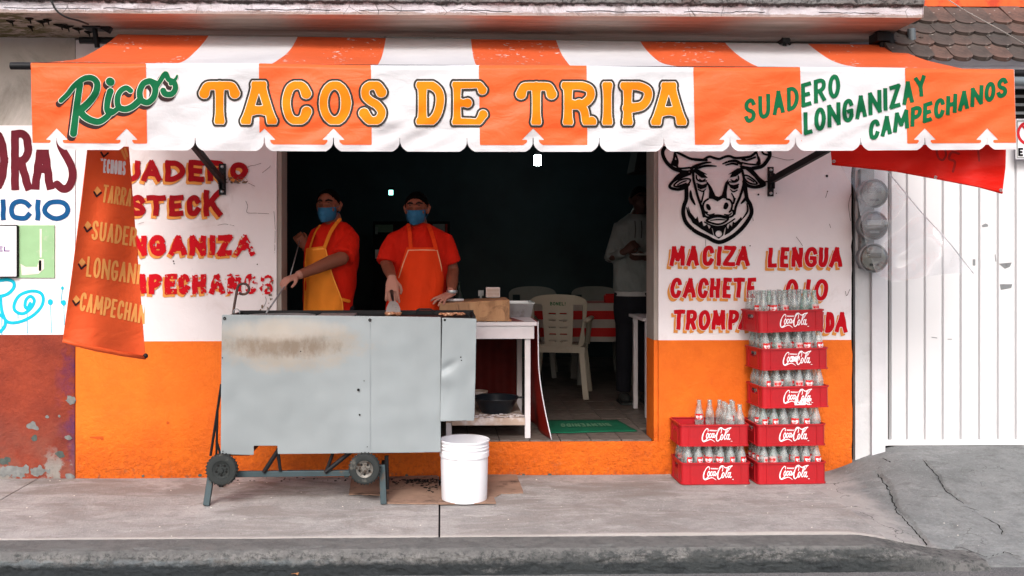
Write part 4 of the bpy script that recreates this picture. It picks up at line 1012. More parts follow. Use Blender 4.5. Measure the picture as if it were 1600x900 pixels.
# ================================================================== right neighbour: garage with tiled roof
gb = thing('garage_building', 'white garage building with clay tile roof and orange upper wall', 'building', (3.6, 0, 0))
X1 = at(1338.5, 600, 0)[0]; X2 = at(1361, 600, 0)[0]; X3 = at(1382, 600, 0)[0]
b = MB(); b.box(XR-.05, X3, .05, .1, .0, 2.6); part('joint_shadow', b, M['gap'], gb)
edg2 = lambda z: 0
wallgrid('rough_column', X1, X2, .02, 2.62, M['column'], gb, step=.015, amp=.03, th=.20, y0=.02)
wallgrid('smooth_pilaster', X2+.002, X3, .03, 2.62, M['garage_wall'], gb, step=.05, amp=.002, th=.20, y0=-.012)
zb = at(1500, 692, .12)[2]
dr = MB(); GX0 = X3+.004; GX1 = 7.0; YD = .045; ZD1 = 2.52
dr.box(GX0, GX0+.035, YD-.012, YD+.03, zb, ZD1); dr.box(GX0+.036, GX1, YD-.004, YD+.03, zb, zb+.037)
part('door_frame', dr, M['garage'], gb, bevel=.002)
door = MB(); door.box(GX0, GX1, YD+.032, YD+.05, zb, ZD1); door = part('garage_door', door, M['gap'], gb)
bounds = [1391.5, 1417, 1445, 1473, 1501, 1530, 1559, 1587, 1616, 1645, 1674, 1703, 1732, 1761, 1790, 1820]
for k in range(len(bounds)-1):
    xa_ = at(bounds[k], 500, YD)[0]; xb_ = at(bounds[k+1], 500, YD)[0]; m_ = MB()
    m_.add([(xa_+.002, YD+.03, zb+.038), (xa_+.008, YD, zb+.038), (xb_-.008, YD, zb+.038), (xb_-.002, YD+.03, zb+.038)] + [(xa_+.002, YD+.03, ZD1), (xa_+.008, YD, ZD1), (xb_-.008, YD, ZD1), (xb_-.002, YD+.03, ZD1)],
           [(0,1,5,4), (1,2,6,5), (2,3,7,6), (0,3,2,1), (4,5,6,7), (3,0,4,7)])
    part('door_panel', m_, M['garage'], door)
m_ = MB(); m_.box(GX0, GX1, YD+.004, YD+.02, zb-.06, zb-.0005); part('door_gap', m_, M['gap'], gb)
# scraps of tape left on the door
m_ = MB(); fdt = Field(1400, 1600, 340, 560, .6)
fdt.poly([(1534,352),(1540,349),(1544,351),(1544,354),(1535,355)]); fdt.poly([(1560.5,412),(1581,410),(1578,417),(1570,420)]); fdt.poly([(1562,444),(1582,444),(1580,450),(1564,453)]); fdt.poly([(1520,405),(1524,405),(1524,415),(1520,415)])
fdt.stroke([(1456,527),(1464,528)], .6); fdt.stroke([(1481,530),(1487,530)], .6); fdt.stroke([(1555,398),(1556,408)], .7)
fdt.mesh(m_, wallmap(YD-.002)); part('tape_scrap', m_, M['dull_steel'], gb, fixn=False)
b = MB(); b.box(X1, 7, .06, 4, 0, 3.9); part('masonry', b, M['garage_wall'], gb) if False else None
b = MB(); b.box(xe+.03, 7, -.33, -.02, 2.535, 2.66); b.box(X3+.001, 7, .02, .22, 2.53, 2.78); part('lintel', b, M['sign_white'], gb)
b = MB(); b.box(X1-.03, X3, .221, .3, 0, 2.9); b.box(X3, 7, .3, .4, 0, 2.9); part('masonry', b, M['garage_wall'], gb)
b = MB(); b.box(xe+.004, 7, .02, .3, 3.085, 3.9); part('upper_wall', b, simple('orange_upper_wall', (.80,.12,.03), .7, dirt=(.45,.05,.02), dirta=.5, dirts=9), gb)
# roof tiles
b = MB(); b.add([(xe+.02,-.40,2.66),(7,-.40,2.66),(7,.02,3.06),(xe+.02,.02,3.06),(xe+.02,-.36,2.62),(7,-.36,2.62),(7,.02,2.98),(xe+.02,.02,2.98)], [(0,1,2,3),(4,5,1,0),(7,6,5,4),(3,7,4,0),(1,5,6,2)])
roof = part('roof', b, M['garage_wall'], gb)
tm = []
for v in range(3):
    m_ = MB(); w, l, th = .128, .24, .02+.003*v; P = [(-w/2, l), (w/2, l)]
    P += [(w/2*cos(t), .055*(1-sin(t))) for t in [pi/2*0 + i*pi/12 for i in range(0, 13)]]
    n = len(P); top = [(x, y, th - .10*abs(x/w)**2*.10) for x, y in P]; bot = [(x*.97, y+.003, -.002) for x, y in P]
    m_.add(top+bot, [tuple(range(n)), tuple(range(2*n-1, n-1, -1))] + [(i, n+i, n+(i+1) % n, (i+1) % n) for i in range(n)])
    me = mesh_from(m_, 'roof_tile', M['roof_tile']); tm.append(me)
sl = math.atan2(.40, .42)
for row in range(4):
    for k in range(26):
        x = xe - .02 + .122*k + (.061 if row % 2 else 0) + random.uniform(-.005, .005)
        if x > 6.2: continue
        o = bpy.data.objects.new('roof_tile', random.choice(tm)); C.objects.link(o); o.parent = roof
        d = row*.135 + (.0 if row else -.02) + random.uniform(-.006, .006)
        y = -.455 + d*cos(sl); z = 2.625 + d*sin(sl) + .012
        o.location = (x - gb.location.x, y, z); o.rotation_euler = (sl - .10 + random.uniform(-.02, .02), random.uniform(-.02, .02), random.uniform(-.03, .03) - .0)
b = MB(); b.tube([at(1424, 45, -.3), at(1425, 60, -.3), at(1424, 92, -.28)], .024, 12); part('downpipe', b, M['pipe_grey'], gb, smooth='auto')
b = MB()
for i in range(22):
    c = at(random.uniform(1394, 1440), random.uniform(50, 80), -.28 + random.uniform(-.04, .2)); s_ = random.uniform(.012, .035)
    b.ball(c, s_, 6, 4, sc=(1.2, 1, .8))
part('broken_mortar', b, M['roof_tile'], gb)

# electric meters
for i, (py, dark) in enumerate(((304, 0), (353, 1), (403, 0))):
    c = Vector(at(1352, py, .0)); r = .092
    t = thing('electric_meter', ['top electric meter, round glass dome on grey base beside garage', 'middle electric meter with dark glass face, between two paler meters', 'lowest electric meter, glass dome with pale face above the white pilaster'][i], 'meter', tuple(c), 'electric meters on the column')
    b = MB(); b.lathe([(0.001, -.03), (.08, -.03), (.084, -.06), (.084, -.085), (r, -.09), (r, -.11), (r*.93, -.115)], (c.x, 0, c.z), 28, ax='y'); part('meter_base', b, M['pipe_grey'], t, smooth='auto')
    b = MB(); b.lathe([(.001, -.112), (.078, -.112), (.078, -.128), (.06, -.130), (.001, -.130)], (c.x, 0, c.z), 28, ax='y'); part('meter_face', b, M['rubber'] if dark else M['meter_face'], t, smooth='auto'); b = MB(); b.box(c.x-.045, c.x+.045, -.135, -.131, c.z+.002, c.z+.034); b.box(c.x-.03, c.x+.03, -.134, -.131, c.z-.05, c.z-.035); part('dial', b, M['dull_steel'] if dark else M['gap'], t)
    b = MB(); b.lathe([(r*.96, -.113), (r*.94, -.145), (r*.85, -.163), (r*.5, -.170), (.001, -.171)], (c.x, 0, c.z), 28, ax='y'); part('glass_dome', b, M['glass_meter'], t, smooth=True)
    b = MB(); b.lathe([(r*.98, -.105), (r*1.04, -.108), (r*1.04, -.123), (r*.97, -.127)], (c.x, 0, c.z), 28, ax='y'); part('clamp_ring', b, M['dull_steel'], t, smooth='auto')
c = at(1352, 350, 0); b = MB(); b.box(c[0]-.045, c[0]+.045, -.035, .01, at(0, 420, 0)[2], at(0, 262, 0)[2]); part('meter_backplate', b, M['dull_steel'], gb, bevel=.004)
# no parking sign at the right edge
ns = thing('no_parking_sign', 'white sign with red slashed ring and black letter at right picture edge', 'sign', at(1610, 248, -.02))
a0 = at(1587, 249, -.03); a1 = at(1668, 186, -.03)
b = MB(); b.box(a0[0], a1[0], -.035, -.02, a0[2], a1[2]); part('plate', b, M['sign_white'], ns, bevel=.006)
fd = Field(1580, 1680, 180, 255, .6); fd.poly([(1588.5,188),(1666,188),(1666,247),(1588.5,247)]); fd.poly([(1590.5,190),(1664,190),(1664,245),(1590.5,245)], cut=True); lay('border', fd, M['sign_border'], ns, -.0365)
fd = Field(1585, 1640, 185, 232, .5); P = [(1608+17*cos(i*pi/16), 208+17*sin(i*pi/16)) for i in range(33)]; fd.stroke(P, 2.2); fd.stroke([(1597,196),(1620,220)], 1.8); lay('prohibition_ring', fd, M['p_sred'], ns, -.0368)
fd = Field(1588, 1602, 228, 246, .4); letters(fd, [('E',1591,1599)], 231, 244, 1.6); lay('lettering', fd, M['p_black'], ns, -.0368)
vt = thing('vent_grille', 'dark slatted vent box above the no parking sign', 'vent', at(1600, 180, .0))
a0 = at(1584, 183, 0); a1 = at(1650, 118, 0); b = MB(); b.box(a0[0], a1[0], .0, .06, a0[2], a1[2]); part('box', b, M['gap'], vt)
b = MB()
for k in range(5): z = a0[2] + (a1[2]-a0[2])*(k+.3)/5; b.box(a0[0], a1[0], -.012, -.002, z, z+.018)
part('slat', b, M['dull_steel'], vt)

# wires
w = thing('overhead_wire', 'thin grey wire running diagonally over the clay tile roof', 'wire', at(1480, 0, -.7))
b = MB(); b.tube([at(1470, -8, -.7), at(1510, 18, -.7), at(1560, 45, -.68), at(1640, 92, -.66)], .0035, 6); part('strand', b, simple('light_wire', (.3, .27, .25), .6, bump=0), w, smooth=True)
w = thing('hanging_cable', 'black cable sagging from the ledge to the awning bracket at top left', 'cable', at(80, 0, -.66))
b = MB(); b.tube([tuple(p) for p in catmull([at(78,-4,-.68), at(88,16,-.68), at(104,27,-.66), at(122,32,-.6), at(138,38,-.5)], 6)], .006, 6); part('strand', b, M['wire'], w, smooth=True)

# ================================================================== awning
YF, YB = -1.515, -.25
aw = thing('striped_awning', 'orange and white striped awning with painted taco lettering on its scalloped valance', 'awning', (.4, YB, 2.8))
XA0 = at(48, 100, YF)[0]; XA1 = at(1584, 100, YF)[0]
def ytop(x): return 97.5 + (x-48)*10/1535 + .9*sin(x*.013)
def ybot(x): return 233.5 + 3.6*sin(max(0, min(1, (x-50)/1530))*pi)
def vwave(x, y):
    t = (y-97)/138
    w = .010*t*sin(x*.052+.8*sin(x*.011)) + .006*sin(x*.03+y*.06) + .006*mnoise.noise(Vector((x*.012, y*.03, 2))) * (.3+t)
    w += .010*mnoise.noise(Vector((x*.03+y*.02, y*.045-x*.01, 7)))*(.25+.75*t)*(1-.3*t)
    for cx, cy, a in ((640,215,.8), (1300,190,1), (500,190,.7), (960,215,.6), (150,150,.5), (1480,180,.8), (800,160,.5)):
        d = ((x-cx)/60)**2 + ((y-cy)/26)**2
        if d < 6: w += a*.007*exp(-d)*sin((x-cx)*.09+(y-cy)*.16)
    return w*(.12+.88*sm(99, 122, y))
def vmap(off): return lambda x, y: at(x, y, YF + .022*max(0, 1-(y-ytop(x))/6.5)**2 + vwave(x, y) - off)
slits = [88.5, 197.5, 305, 413, 521, 625, 730, 833, 936, 1037.5, 1141, 1243, 1345, 1445, 1542.5]
bnd = [(48,51), (228,230), (404.5,405.5), (579.5,581), (748,750), (916.5,918), (1083,1086), (1250,1254), (1413.5,1418), (1584,1588)]
base = Field(44, 1592, 94, 240, 1.5)
X, Y = base.X, base.Y; YT = np.vectorize(ytop)(base.xs)[None, :]; YBm = np.vectorize(ybot)(base.xs)[None, :]
tt = (Y-97)/138; XLf = 48+3*tt; XRt = 1584.5+3.5*tt
rect = np.maximum.reduce([XLf-X, X-XRt, YT-Y, Y-YBm])
def notchf(X, Y, YBm):
    out = np.full(X.shape, 99.0)
    for s_ in slits:
        half = .7 + 13*np.clip((Y-(YBm-16))/17, 0, 1)**2.6
        out = np.minimum(out, np.maximum(np.abs(X-s_)-half, 215-Y))
    return out
nf = notchf(X, Y, YBm); base.f = np.maximum(rect, -nf)
b = MB(); base.mesh(b, vmap(0), merge=False); part('valance', b, M['cloth_white'], aw, smooth=True, fixn=False)
for k in range(0, 9, 2):
    (a0, a1), (c0, c1) = bnd[k], bnd[k+1]
    fd = Field(a0-6, c1+6, 94, 240, 1.5); X, Y = fd.X, fd.Y; tt = (Y-97)/138
    YT = np.vectorize(ytop)(fd.xs)[None, :]; YBm = np.vectorize(ybot)(fd.xs)[None, :]
    f = np.maximum.reduce([a0+(a1-a0)*tt-X, X-(c0+(c1-c0)*tt), YT-Y, Y-(YBm-10.5)])
    for s_ in slits:
        if s_ < a0-30 or s_ > c1+30: continue
        tri = np.maximum(200.5-Y + 0, np.maximum(np.abs(X-s_) - (Y-200.5)*.98, Y-218.5))
        stem = np.maximum(np.abs(X-s_) - (9 + 9*np.clip((Y-219)/9, 0, 1)**2), 214-Y)
        f = np.maximum(f, -np.minimum(tri, stem))
    fd.f = f; b = MB(); fd.mesh(b, vmap(.0022), merge=False); part('valance_stripe', b, M['val_orange'], aw, smooth=True, fixn=False)
# top panels, sagging
ZB = at(690, 60.5, YB)[2]; ZFr = at(690, 101, YF)[2]
ZBT = -.0085
ZFL, ZFR_ = at(48, 97.8, YF+.02)[2], at(1584, 107.8, YF+.02)[2]
def top_pt(x, t):
    yy = YB + (YF+.021-YB)*t; z = (ZB + ZBT*(x-at(690,60,YB)[0]))*(1-t) + (ZFL + (ZFR_-ZFL)*(x-XA0)/(XA1-XA0))*t - .075*4*t*(1-t)*(1-.25*t)
    edge = .010*sin(x*5.3)*sin(pi*t) + .012*mnoise.noise(Vector((x*2, t*3, 5)))*sin(pi*t)
    z += edge; z += .02*(1-(2*min(1,max(0,(x-XA0)/(XA1-XA0)))-1)**2)*-.0
    return (x, yy, z)
for k in range(9):
    x0 = at(bnd[k][0], 100, YF)[0]; x1 = at(bnd[k+1][0], 100, YF)[0]; b = MB()
    b.grid(lambda u, v: top_pt(x0+(x1-x0)*u, v), 24, 40)
    part('awning_panel', b, M['cloth_orange'] if k % 2 == 0 else M['cloth_top_white'], aw, smooth=True)
b = MB(); b.tube([at(17, 103, YF+.040), at(400, 105.5, YF+.040), at(800, 108, YF+.040), at(1200, 110, YF+.040), at(1660, 115, YF+.040)], .0185, 12); part('front_bar', b, M['black_metal'], aw, smooth='auto')
b = MB(); b.tube([at(125, 63, YB+.012), at(1400, 75.5, YB+.012)], .022, 12); part('rear_bar', b, M['black_metal'], aw, smooth='auto')
b = MB(); b.tube([at(1560, 127, -1.2), at(1660, 128, -1.2)], .028, 10); part('side_bar', b, M['pipe_grey'], aw, smooth='auto')
for (pA, XE, pl) in (((347.5, 283), -1.52, (342.5, 353.5, 256, 304.5)), ((1203, 283), 2.62, (1198.5, 1208, 261, 307))):
    A = Vector(at(pA[0], pA[1], -.03)); B = Vector((XE, YF+.05, ZFr-.03))
    b = MB(); b.bar(A, B, .042, .03, up=(1,0,0)); part('support_arm', b, M['black_metal'], aw, bevel=.003)
    c0 = at(pl[0], pl[3], -.0); c1 = at(pl[1], pl[2], -.0); b = MB(); b.box(c0[0], c1[0], -.014, -.004, c0[2], c1[2]); b.box(c0[0]+.008, c0[0]+.016, -.055, -.014, A.z-.05, A.z+.05); b.box(c1[0]-.016, c1[0]-.006, -.055, -.014, A.z-.05, A.z+.05); pt = part('wall_plate', b, M['black_metal'], aw, bevel=.002)
    for zz in (c0[2]+.02, c1[2]-.02):
        b = MB(); b.lathe([(.010, -.014), (.010, -.019), (.004, -.023), (.001, -.0232)], ((c0[0]+c1[0])/2, 0, zz), 10, ax='y'); part('bolt', b, M['steel'], pt, smooth='auto')
# brackets clamping the rear bar under the ledge
for (px, py, s_) in ((147, 40, 1), (1378, 62, .8), (1226, 66, .4)):
    b = MB(); c = Vector(at(px, py, -.3))
    b.box(c.x-.06*s_, c.x+.05*s_, -.34, -.22, c.z-.02*s_, c.z+.05*s_); b.bar(c+V(-.05*s_,0,.05*s_), c+V(.10*s_,.0,-.03*s_), .05*s_, .04*s_); b.bar(c+V(0,0,0), c+V(.01,.03,-.13*s_), .025, .025); b.bar(c+V(-.02,0,.02), c+V(.09*s_,0,.085*s_*.3), .03*s_, .05*s_)
    part('bracket', b, M['black_metal'], aw, bevel=.004)
# valance lettering
A1 = Field(304, 1080, 118, 202, .8)
for ch, a, c_ in (('T',311,375),('A',376,433),('C',438,489),('O',497,549),('S',560,606),('D',650,696),('E',706,761),('T',806,870),('R',877,933),('I',939,959),('P',969,1021),('A',1017,1073)):
    dy = 1.8*(a-311)/760
    glyph(A1, ch, a, c_, 124+dy, 197+dy, 8.2 if ch != 'E' else 7.4, 0, None, flare=.22)
yy_ = 1.8*(A1.X-311)/760; A1.f = np.maximum(A1.f, np.maximum(A1.Y-(195.6+yy_), (124.6+yy_)-A1.Y))
for lv, mt, off, nm in ((2.2, 'p_char', .0042, 'lettering_outline'), (-1.1, 'p_line', .0056, 'lettering_inline'), (-2.0, 'p_amber', .007, 'lettering')):
    b = MB(); A1.mesh(b, vmap(off), lv, merge=False); part(nm, b, M[mt], aw, smooth=True, fixn=False)
q = lambda P: [(x/3, y/3) for x, y in P]
R_ = Field(84, 286, 106, 222, .6)
def rs(P, r): Q = catmull(q(P), 6); R_.stroke(Q, [(r[0]+(r[-1]-r[0])*i/(len(Q)-1))*1.2/3 for i in range(len(Q))] if isinstance(r, tuple) else r*1.2/3)
rs([(285,472),(318,440),(350,400),(395,368),(432,366),(455,390),(450,430),(425,470),(395,500),(372,518)], (9, 15)); rs([(375,395),(362,480),(352,560),(344,625)], (12, 14))
rs([(372,515),(395,545),(430,565),(465,570),(500,548),(520,520)], (14, 11)); rs([(517,428),(505,470),(502,515),(520,530),(548,512)], (13, 10)); rs([(515,382),(518,384)], 16)
rs([(612,425),(590,412),(562,430),(550,465),(556,500),(585,512),(620,500),(655,470)], (10, 13)); rs([(700,380),(672,392),(655,430),(662,468),(692,480),(720,455),(728,415),(712,385),(700,380)], 12)
rs([(725,420),(750,380),(775,345),(790,372),(815,385),(822,415),(805,440),(775,440),(765,425)], (9, 12)); rs([(800,392),(822,372),(830,355)], (8, 4)); rs([(740,388),(710,375)], 6)
b = MB(); R_.mesh(b, vmap(.0042), 1.4, merge=False, shift=(-3.2, 5)); part('script_shadow', b, M['p_dark'], aw, smooth=True, fixn=False)
b = MB(); R_.mesh(b, vmap(.0054), .9, merge=False); part('script_halo', b, M['p_line'], aw, smooth=True, fixn=False)
b = MB(); R_.mesh(b, vmap(.0066), 0, merge=False); part('script_lettering', b, M['p_green'], aw, smooth=True, fixn=False)
Gf = Field(1155, 1580, 112, 226, .7)
word(Gf, 'SUADERO', (1163,194), (1313,151), (1161,157), 3.1, .16, .04)
word(Gf, 'LONGANIZA', (1256,212), (1428,160), (1254,176), 3.2, .12, .04); word(Gf, 'Y', (1431,154), (1449,149), (1428,121), 3.1)
word(Gf, 'CAMPECHANOS', (1357,221), (1574,150), (1357,190), 3.2, .10, .04)
b = MB(); Gf.mesh(b, vmap(.0045), 0, merge=False); part('menu_lettering', b, M['p_green'], aw, smooth=True, fixn=False)

# ------------------------------------------------------------------ orange banner hanging at the left
bn = thing('hanging_banner', 'orange cloth banner with amber menu words hanging left of the awning', 'banner', at(165, 545, -.8))
def bu(px, py):
    t = (py-232)/(545-232); xl = 137-39*t; xr = 201+27*t; return (px-xl)/(xr-xl), t
def bmap(off):
    def f(px, py):
        u, t = bu(px, py); Yb = -1.44 + .36*u + .02*sin(u*7+t*2)*(.4+t) + .012*sin(t*9+u*3) + .01*mnoise.noise(Vector((u*3, t*5, 1)))
        return at(px, py, Yb - off)
    return f
fd = Field(92, 234, 228, 564, 1.4); fd.poly([(137,229),(201,229),(210,340),(219,450),(227,557),(190,551),(150,542),(98,531),(112,430),(125,330)])
b = MB(); fd.mesh(b, bmap(0), merge=False); part('cloth', b, M['banner'], bn, smooth=True, fixn=False, solid=.002)
b = MB(); b.tube([bmap(.0)(x, y) for x, y in ((98,532),(120,538),(150,545),(190,553),(227,559))], [.010,.012,.013,.012,.010], 8); part('rolled_hem', b, M['banner'], bn, smooth=True)
b = MB(); b.ball(bmap(.005)(227.5, 556), .014, 8, 6); part('hem_clip', b, M['black_metal'], bn, smooth=True)
fd = Field(110, 226, 228, 512, .7)
word(fd, 'TARRA', (158,316), (204,323), (162,288), 1.7, .1); word(fd, 'SUADER', (142,374), (212,386), (145,344), 1.9, .12); word(fd, 'LONGANI', (134,432), (217,445), (137,400), 1.9, .12); word(fd, 'CAMPECHAN', (123,485), (226,507), (127,456), 1.9, .10)
fd.stroke([(190,234),(196,248)], 1.8); fd.stroke([(195,232),(199,244)], 1.8)
for cx, cy in ((152,298),(137,352),(128,410),(119,468)): fd.poly([(cx,cy-7),(cx+6,cy),(cx,cy+6),(cx-5,cy)])
b = MB(); fd.f = np.maximum(fd.f, -50); fd.mesh(b, bmap(.0035), merge=False); part('amber_lettering', b, M['p_faint'], bn, smooth=True, fixn=False)
fd = Field(110, 210, 228, 490, .7); word(fd, 'ECHONS', (161,270), (196,274), (162,248), 1.5, .1); fd.stroke([(158,248),(158.5,251)], .7); fd.stroke([(160,248),(160.5,251)], .7)
b = MB(); fd.mesh(b, bmap(.0035), merge=False); part('white_lettering', b, M['p_white'], bn, smooth=True, fixn=False)
fd = Field(100, 210, 228, 490, .7)
for cx, cy in ((152,300),(137,355),(128,413),(119,470),(163,238)): fd.stroke([(cx-5,cy),(cx-1,cy+7),(cx+6,cy+1)], 1.4)
b = MB(); fd.mesh(b, bmap(.0032), merge=False); part('tick_mark', b, M['p_dark'], bn, smooth=True, fixn=False)

# ------------------------------------------------------------------ red banner, right
rb = thing('red_banner', 'plain red plastic banner sagging below the right end of the awning', 'banner', at(1440, 275, -.9))
def rmap(off):
    def f(px, py):
        u = (px-1298)/272; return at(px, py, -1.15 - .25*u + .015*sin(u*14+py*.02) + .012*mnoise.noise(Vector((u*6, py*.03, 3))) - off)
    return f
fd = Field(1292, 1576, 224, 310, 1.4); fd.poly([(1297,226),(1572,226),(1571,262),(1566,302),(1530,292),(1463,279),(1400,267),(1345,261),(1300,257)])
b = MB(); fd.mesh(b, rmap(0), merge=False); part('cloth', b, M['red_cloth'], rb, smooth=True, fixn=False, solid=.002)
fd = Field(1450, 1540, 226, 280, .8); fd.stroke(catmull([(1463,232),(1466,246),(1473,250),(1478,242),(1476,232)], 5), 1.6); fd.stroke(catmull([(1498,240),(1487,238),(1483,248),(1492,253),(1489,268)], 5), 1.8); fd.stroke([(1528,232),(1530,251)], 1.6)
b = MB(); fd.mesh(b, rmap(.003), merge=False); part('show_through_lettering', b, simple('dark_red_print', (.42,.012,.008), .5, bump=0), rb, smooth=True, fixn=False)
b = MB(); b.tube([rmap(0)(x, y) for x, y in ((1300,256),(1345,260.5),(1400,266.5),(1463,278),(1530,291),(1566,301))], .007, 6); part('hem', b, M['red_cloth'], rb, smooth=True)
for x, y in ((1462,277),(1564,297),(1303,252)):
    c = rmap(.006)(x, y); b = MB(); b.lathe([(.004,-.002),(.008,-.002),(.009,.002),(.009,.004)], c, 12, ax='y'); part('grommet', b, M['steel'], rb, smooth='auto')

# plastic film over the meters
pf = thing('plastic_film', 'clear plastic sheet draped slantwise over the electric meters and garage door', 'plastic sheet', at(1420, 430, -.3))
def fmap(px, py):
    return at(px, py, -.42 + .10*sin(px*.03+py*.012) + .03*mnoise.noise(Vector((px*.02, py*.025, 1)))*2 + .012*sin((px+py*.8)*.09))
fd = Field(1300, 1530, 246, 446, 2.0); fd.poly([(1308,250),(1345,258),(1382,262),(1402,286),(1442,334),(1480,375),(1521,427),(1480,428),(1440,433),(1395,441),(1370,430),(1352,380),(1338,300)])
b = MB(); fd.mesh(b, fmap, merge=False); part('sheet', b, M['film'], pf, smooth=True, fixn=False)
b = MB(); Q = catmull([(1382,262),(1402,286),(1442,334),(1480,375),(1521,427)], 6); b.tube([fmap(x, y) for x, y in Q], .0035, 6); part('folded_edge', b, simple('milky_plastic', (.75,.75,.8), .3, bump=0), pf, smooth=True)
# ================================================================== taco cart
YC = -.69; YCB = -.22
ct = thing('taco_cart', 'grey sheet metal taco griddle cart on two wheels with smoke stained front', 'food cart', (-.55, -.45, 0))
def cmap(off=0): return lambda x, y: at(x, y, YC - off + .005*mnoise.noise(Vector((x*.012, y*.014, 0))) + .0035*mnoise.noise(Vector((x*.035, y*.03, 4))))
fd = Field(342, 694, 486, 714, 1.6); fd.poly([(347,491.5),(578,494),(689,495.5),(688.5,706.5),(560,708),(434,709.5),(433.5,696.5),(396.5,696.5),(396.5,711),(345,709.5),(345.5,600)])
b = MB(); fd.mesh(b, cmap(), merge=False); part('front_panel', b, M['sheet'], ct, smooth=True, fixn=False, solid=.002)
def rmap2(x, y):
    d = .012*exp(-((x-700)/14)**2-((y-578-(x-690)*-.5)/7)**2) - .01*exp(-((x-693)/18)**2-((y-592)/12)**2)
    return at(x, y, YC - .008 + d + .012*((x-715)/28)**2*.3 - .02*max(0, (y-600)/60)**2*(1-(x-689)/54) + .004*mnoise.noise(Vector((x*.05, y*.03, 8))))
fd = Field(684, 748, 492, 664, 1.3); fd.poly([(691,496.5),(744.5,498),(743,580),(741,657.5),(725,657),(688,658.5),(689,600)])
b = MB(); fd.mesh(b, rmap2, merge=False); part('side_panel', b, M['sheet'], ct, smooth=True, fixn=False, solid=.002)
cl, crr = at(347, 0, YC)[0], at(744, 0, YC)[0]; zt = 1.092; zt2 = 1.086
b = MB(); b.box(cl+.004, crr, YCB-.02, YCB, .93, zt+.004); b.box(cl+.003, cl+.022, YC+.012, YCB-.02, .93, zt-.004); b.box(crr-.02, crr-.002, YC+.012, YCB-.021, .95, zt-.006); b.box(cl+.023, crr-.021, YC+.012, YCB-.021, .95, 1.03)
b.box(cl+.023, crr-.021, YC+.012, YC+.03, 1.031, zt-.012); part('burner_box', b, M['black_metal'], ct)
b = MB(); b.box(cl+.76, crr-.03, YC+.05, YCB-.03, 1.045, 1.07); part('griddle_plate', b, M['black_metal'], ct, bevel=.003)
b = MB(); b.lathe([(.001, 1.045), (.17, 1.05), (.20, 1.075), (.205, 1.082), (.195, 1.078), (.165, 1.056), (.001, 1.05)], (cl+.30, YC+.235, 0), 32); part('frying_pan', b, M['dull_steel'], ct, smooth='auto')
b = MB(); b.box(cl+.52, cl+.74, YC+.06, YCB-.05, 1.06, 1.083); part('lid', b, M['dull_steel'], ct, bevel=.004)
b = MB(); p = [at(650, 490, -.3), at(651.5, 484.5, -.3), at(655, 483, -.3), at(672, 483, -.3), at(676, 484.5, -.3), at(677, 490, -.3)]; b.tube(p, .0055, 8); part('lid_handle', b, M['black_metal'], ct, smooth='auto')
# food on the griddle
for k, (px, n, w_) in enumerate(((614, 50, 11), (706, 30, 18))):
    b = MB()
    for i in range(n):
        c = at(px + random.uniform(-w_, w_), 0, -.44 + random.uniform(-.05, .05)); s_ = random.uniform(.006, .014)
        b.ball((c[0], c[1], 1.083 + (.012 if px < 650 else .006)*random.random()), s_, 6, 4, sc=(1.4, 1, .7))
    t = part('chopped_meat', b, M['meat'], None); props(t, ['heap of chopped meat under the spatula on the griddle', 'thin scatter of meat scraps at the right end of the griddle'][k], 'meat', None, 'stuff')
# undercarriage
def cz(py, Y=YC): return at(0, py, Y)[2]
b = MB(); b.bar(at(340, 741, -.62), at(602, 738.5, -.62), .03, .034, up=(0,0,1)); part('lower_rail', b, M['grey_metal'], ct, bevel=.003)
for (p0, p1) in (((331, 735), (322.5, 790)), ((597, 726), (599.5, 787.5))):
    q0 = Vector(at(p0[0], p0[1], -.655)); q1 = Vector(gnd(p1[0], p1[1], .003)); b = MB(); b.bar(q0, q1, .036, .03, up=(0,1,0)); part('leg', b, M['grey_metal'], ct, bevel=.003)
for px in (345, 600):
    q0 = Vector(at(px, 720, -.27)); q1 = Vector((q0.x, -.25, .006)); b = MB(); b.bar(q0, q1, .03, .03, up=(0,1,0)); part('leg', b, M['black_metal'], ct)
b = MB()
for p0, p1, r in (((346,600),(329,712),.008), ((340,640),(338,714),.007), ((338,688),(345,712),.007), ((437,700),(412,738),.013), ((434,704),(438,736),.010), ((548,706),(508,738),.013), ((520,708),(510,736),.010), ((604,712),(605,764),.012)):
    b = MB(); b.tube([at(p0[0], p0[1], -.64), at(p1[0], p1[1], -.64)], r, 8); part('strut', b, M['black_metal'], ct, smooth='auto')
b = MB(); c = at(398, 690, -.45); b.box(at(388,0,-.45)[0], at(432,0,-.45)[0], -.6, -.3, cz(702), cz(696)); b.box(cl+.02, at(398,0,-.5)[0], -.65, -.3, cz(716), cz(708)); b.box(at(545,0,-.5)[0], at(640,0,-.5)[0], -.6, -.4, cz(716), cz(706)); part('burner_pipe', b, M['black_metal'], ct)
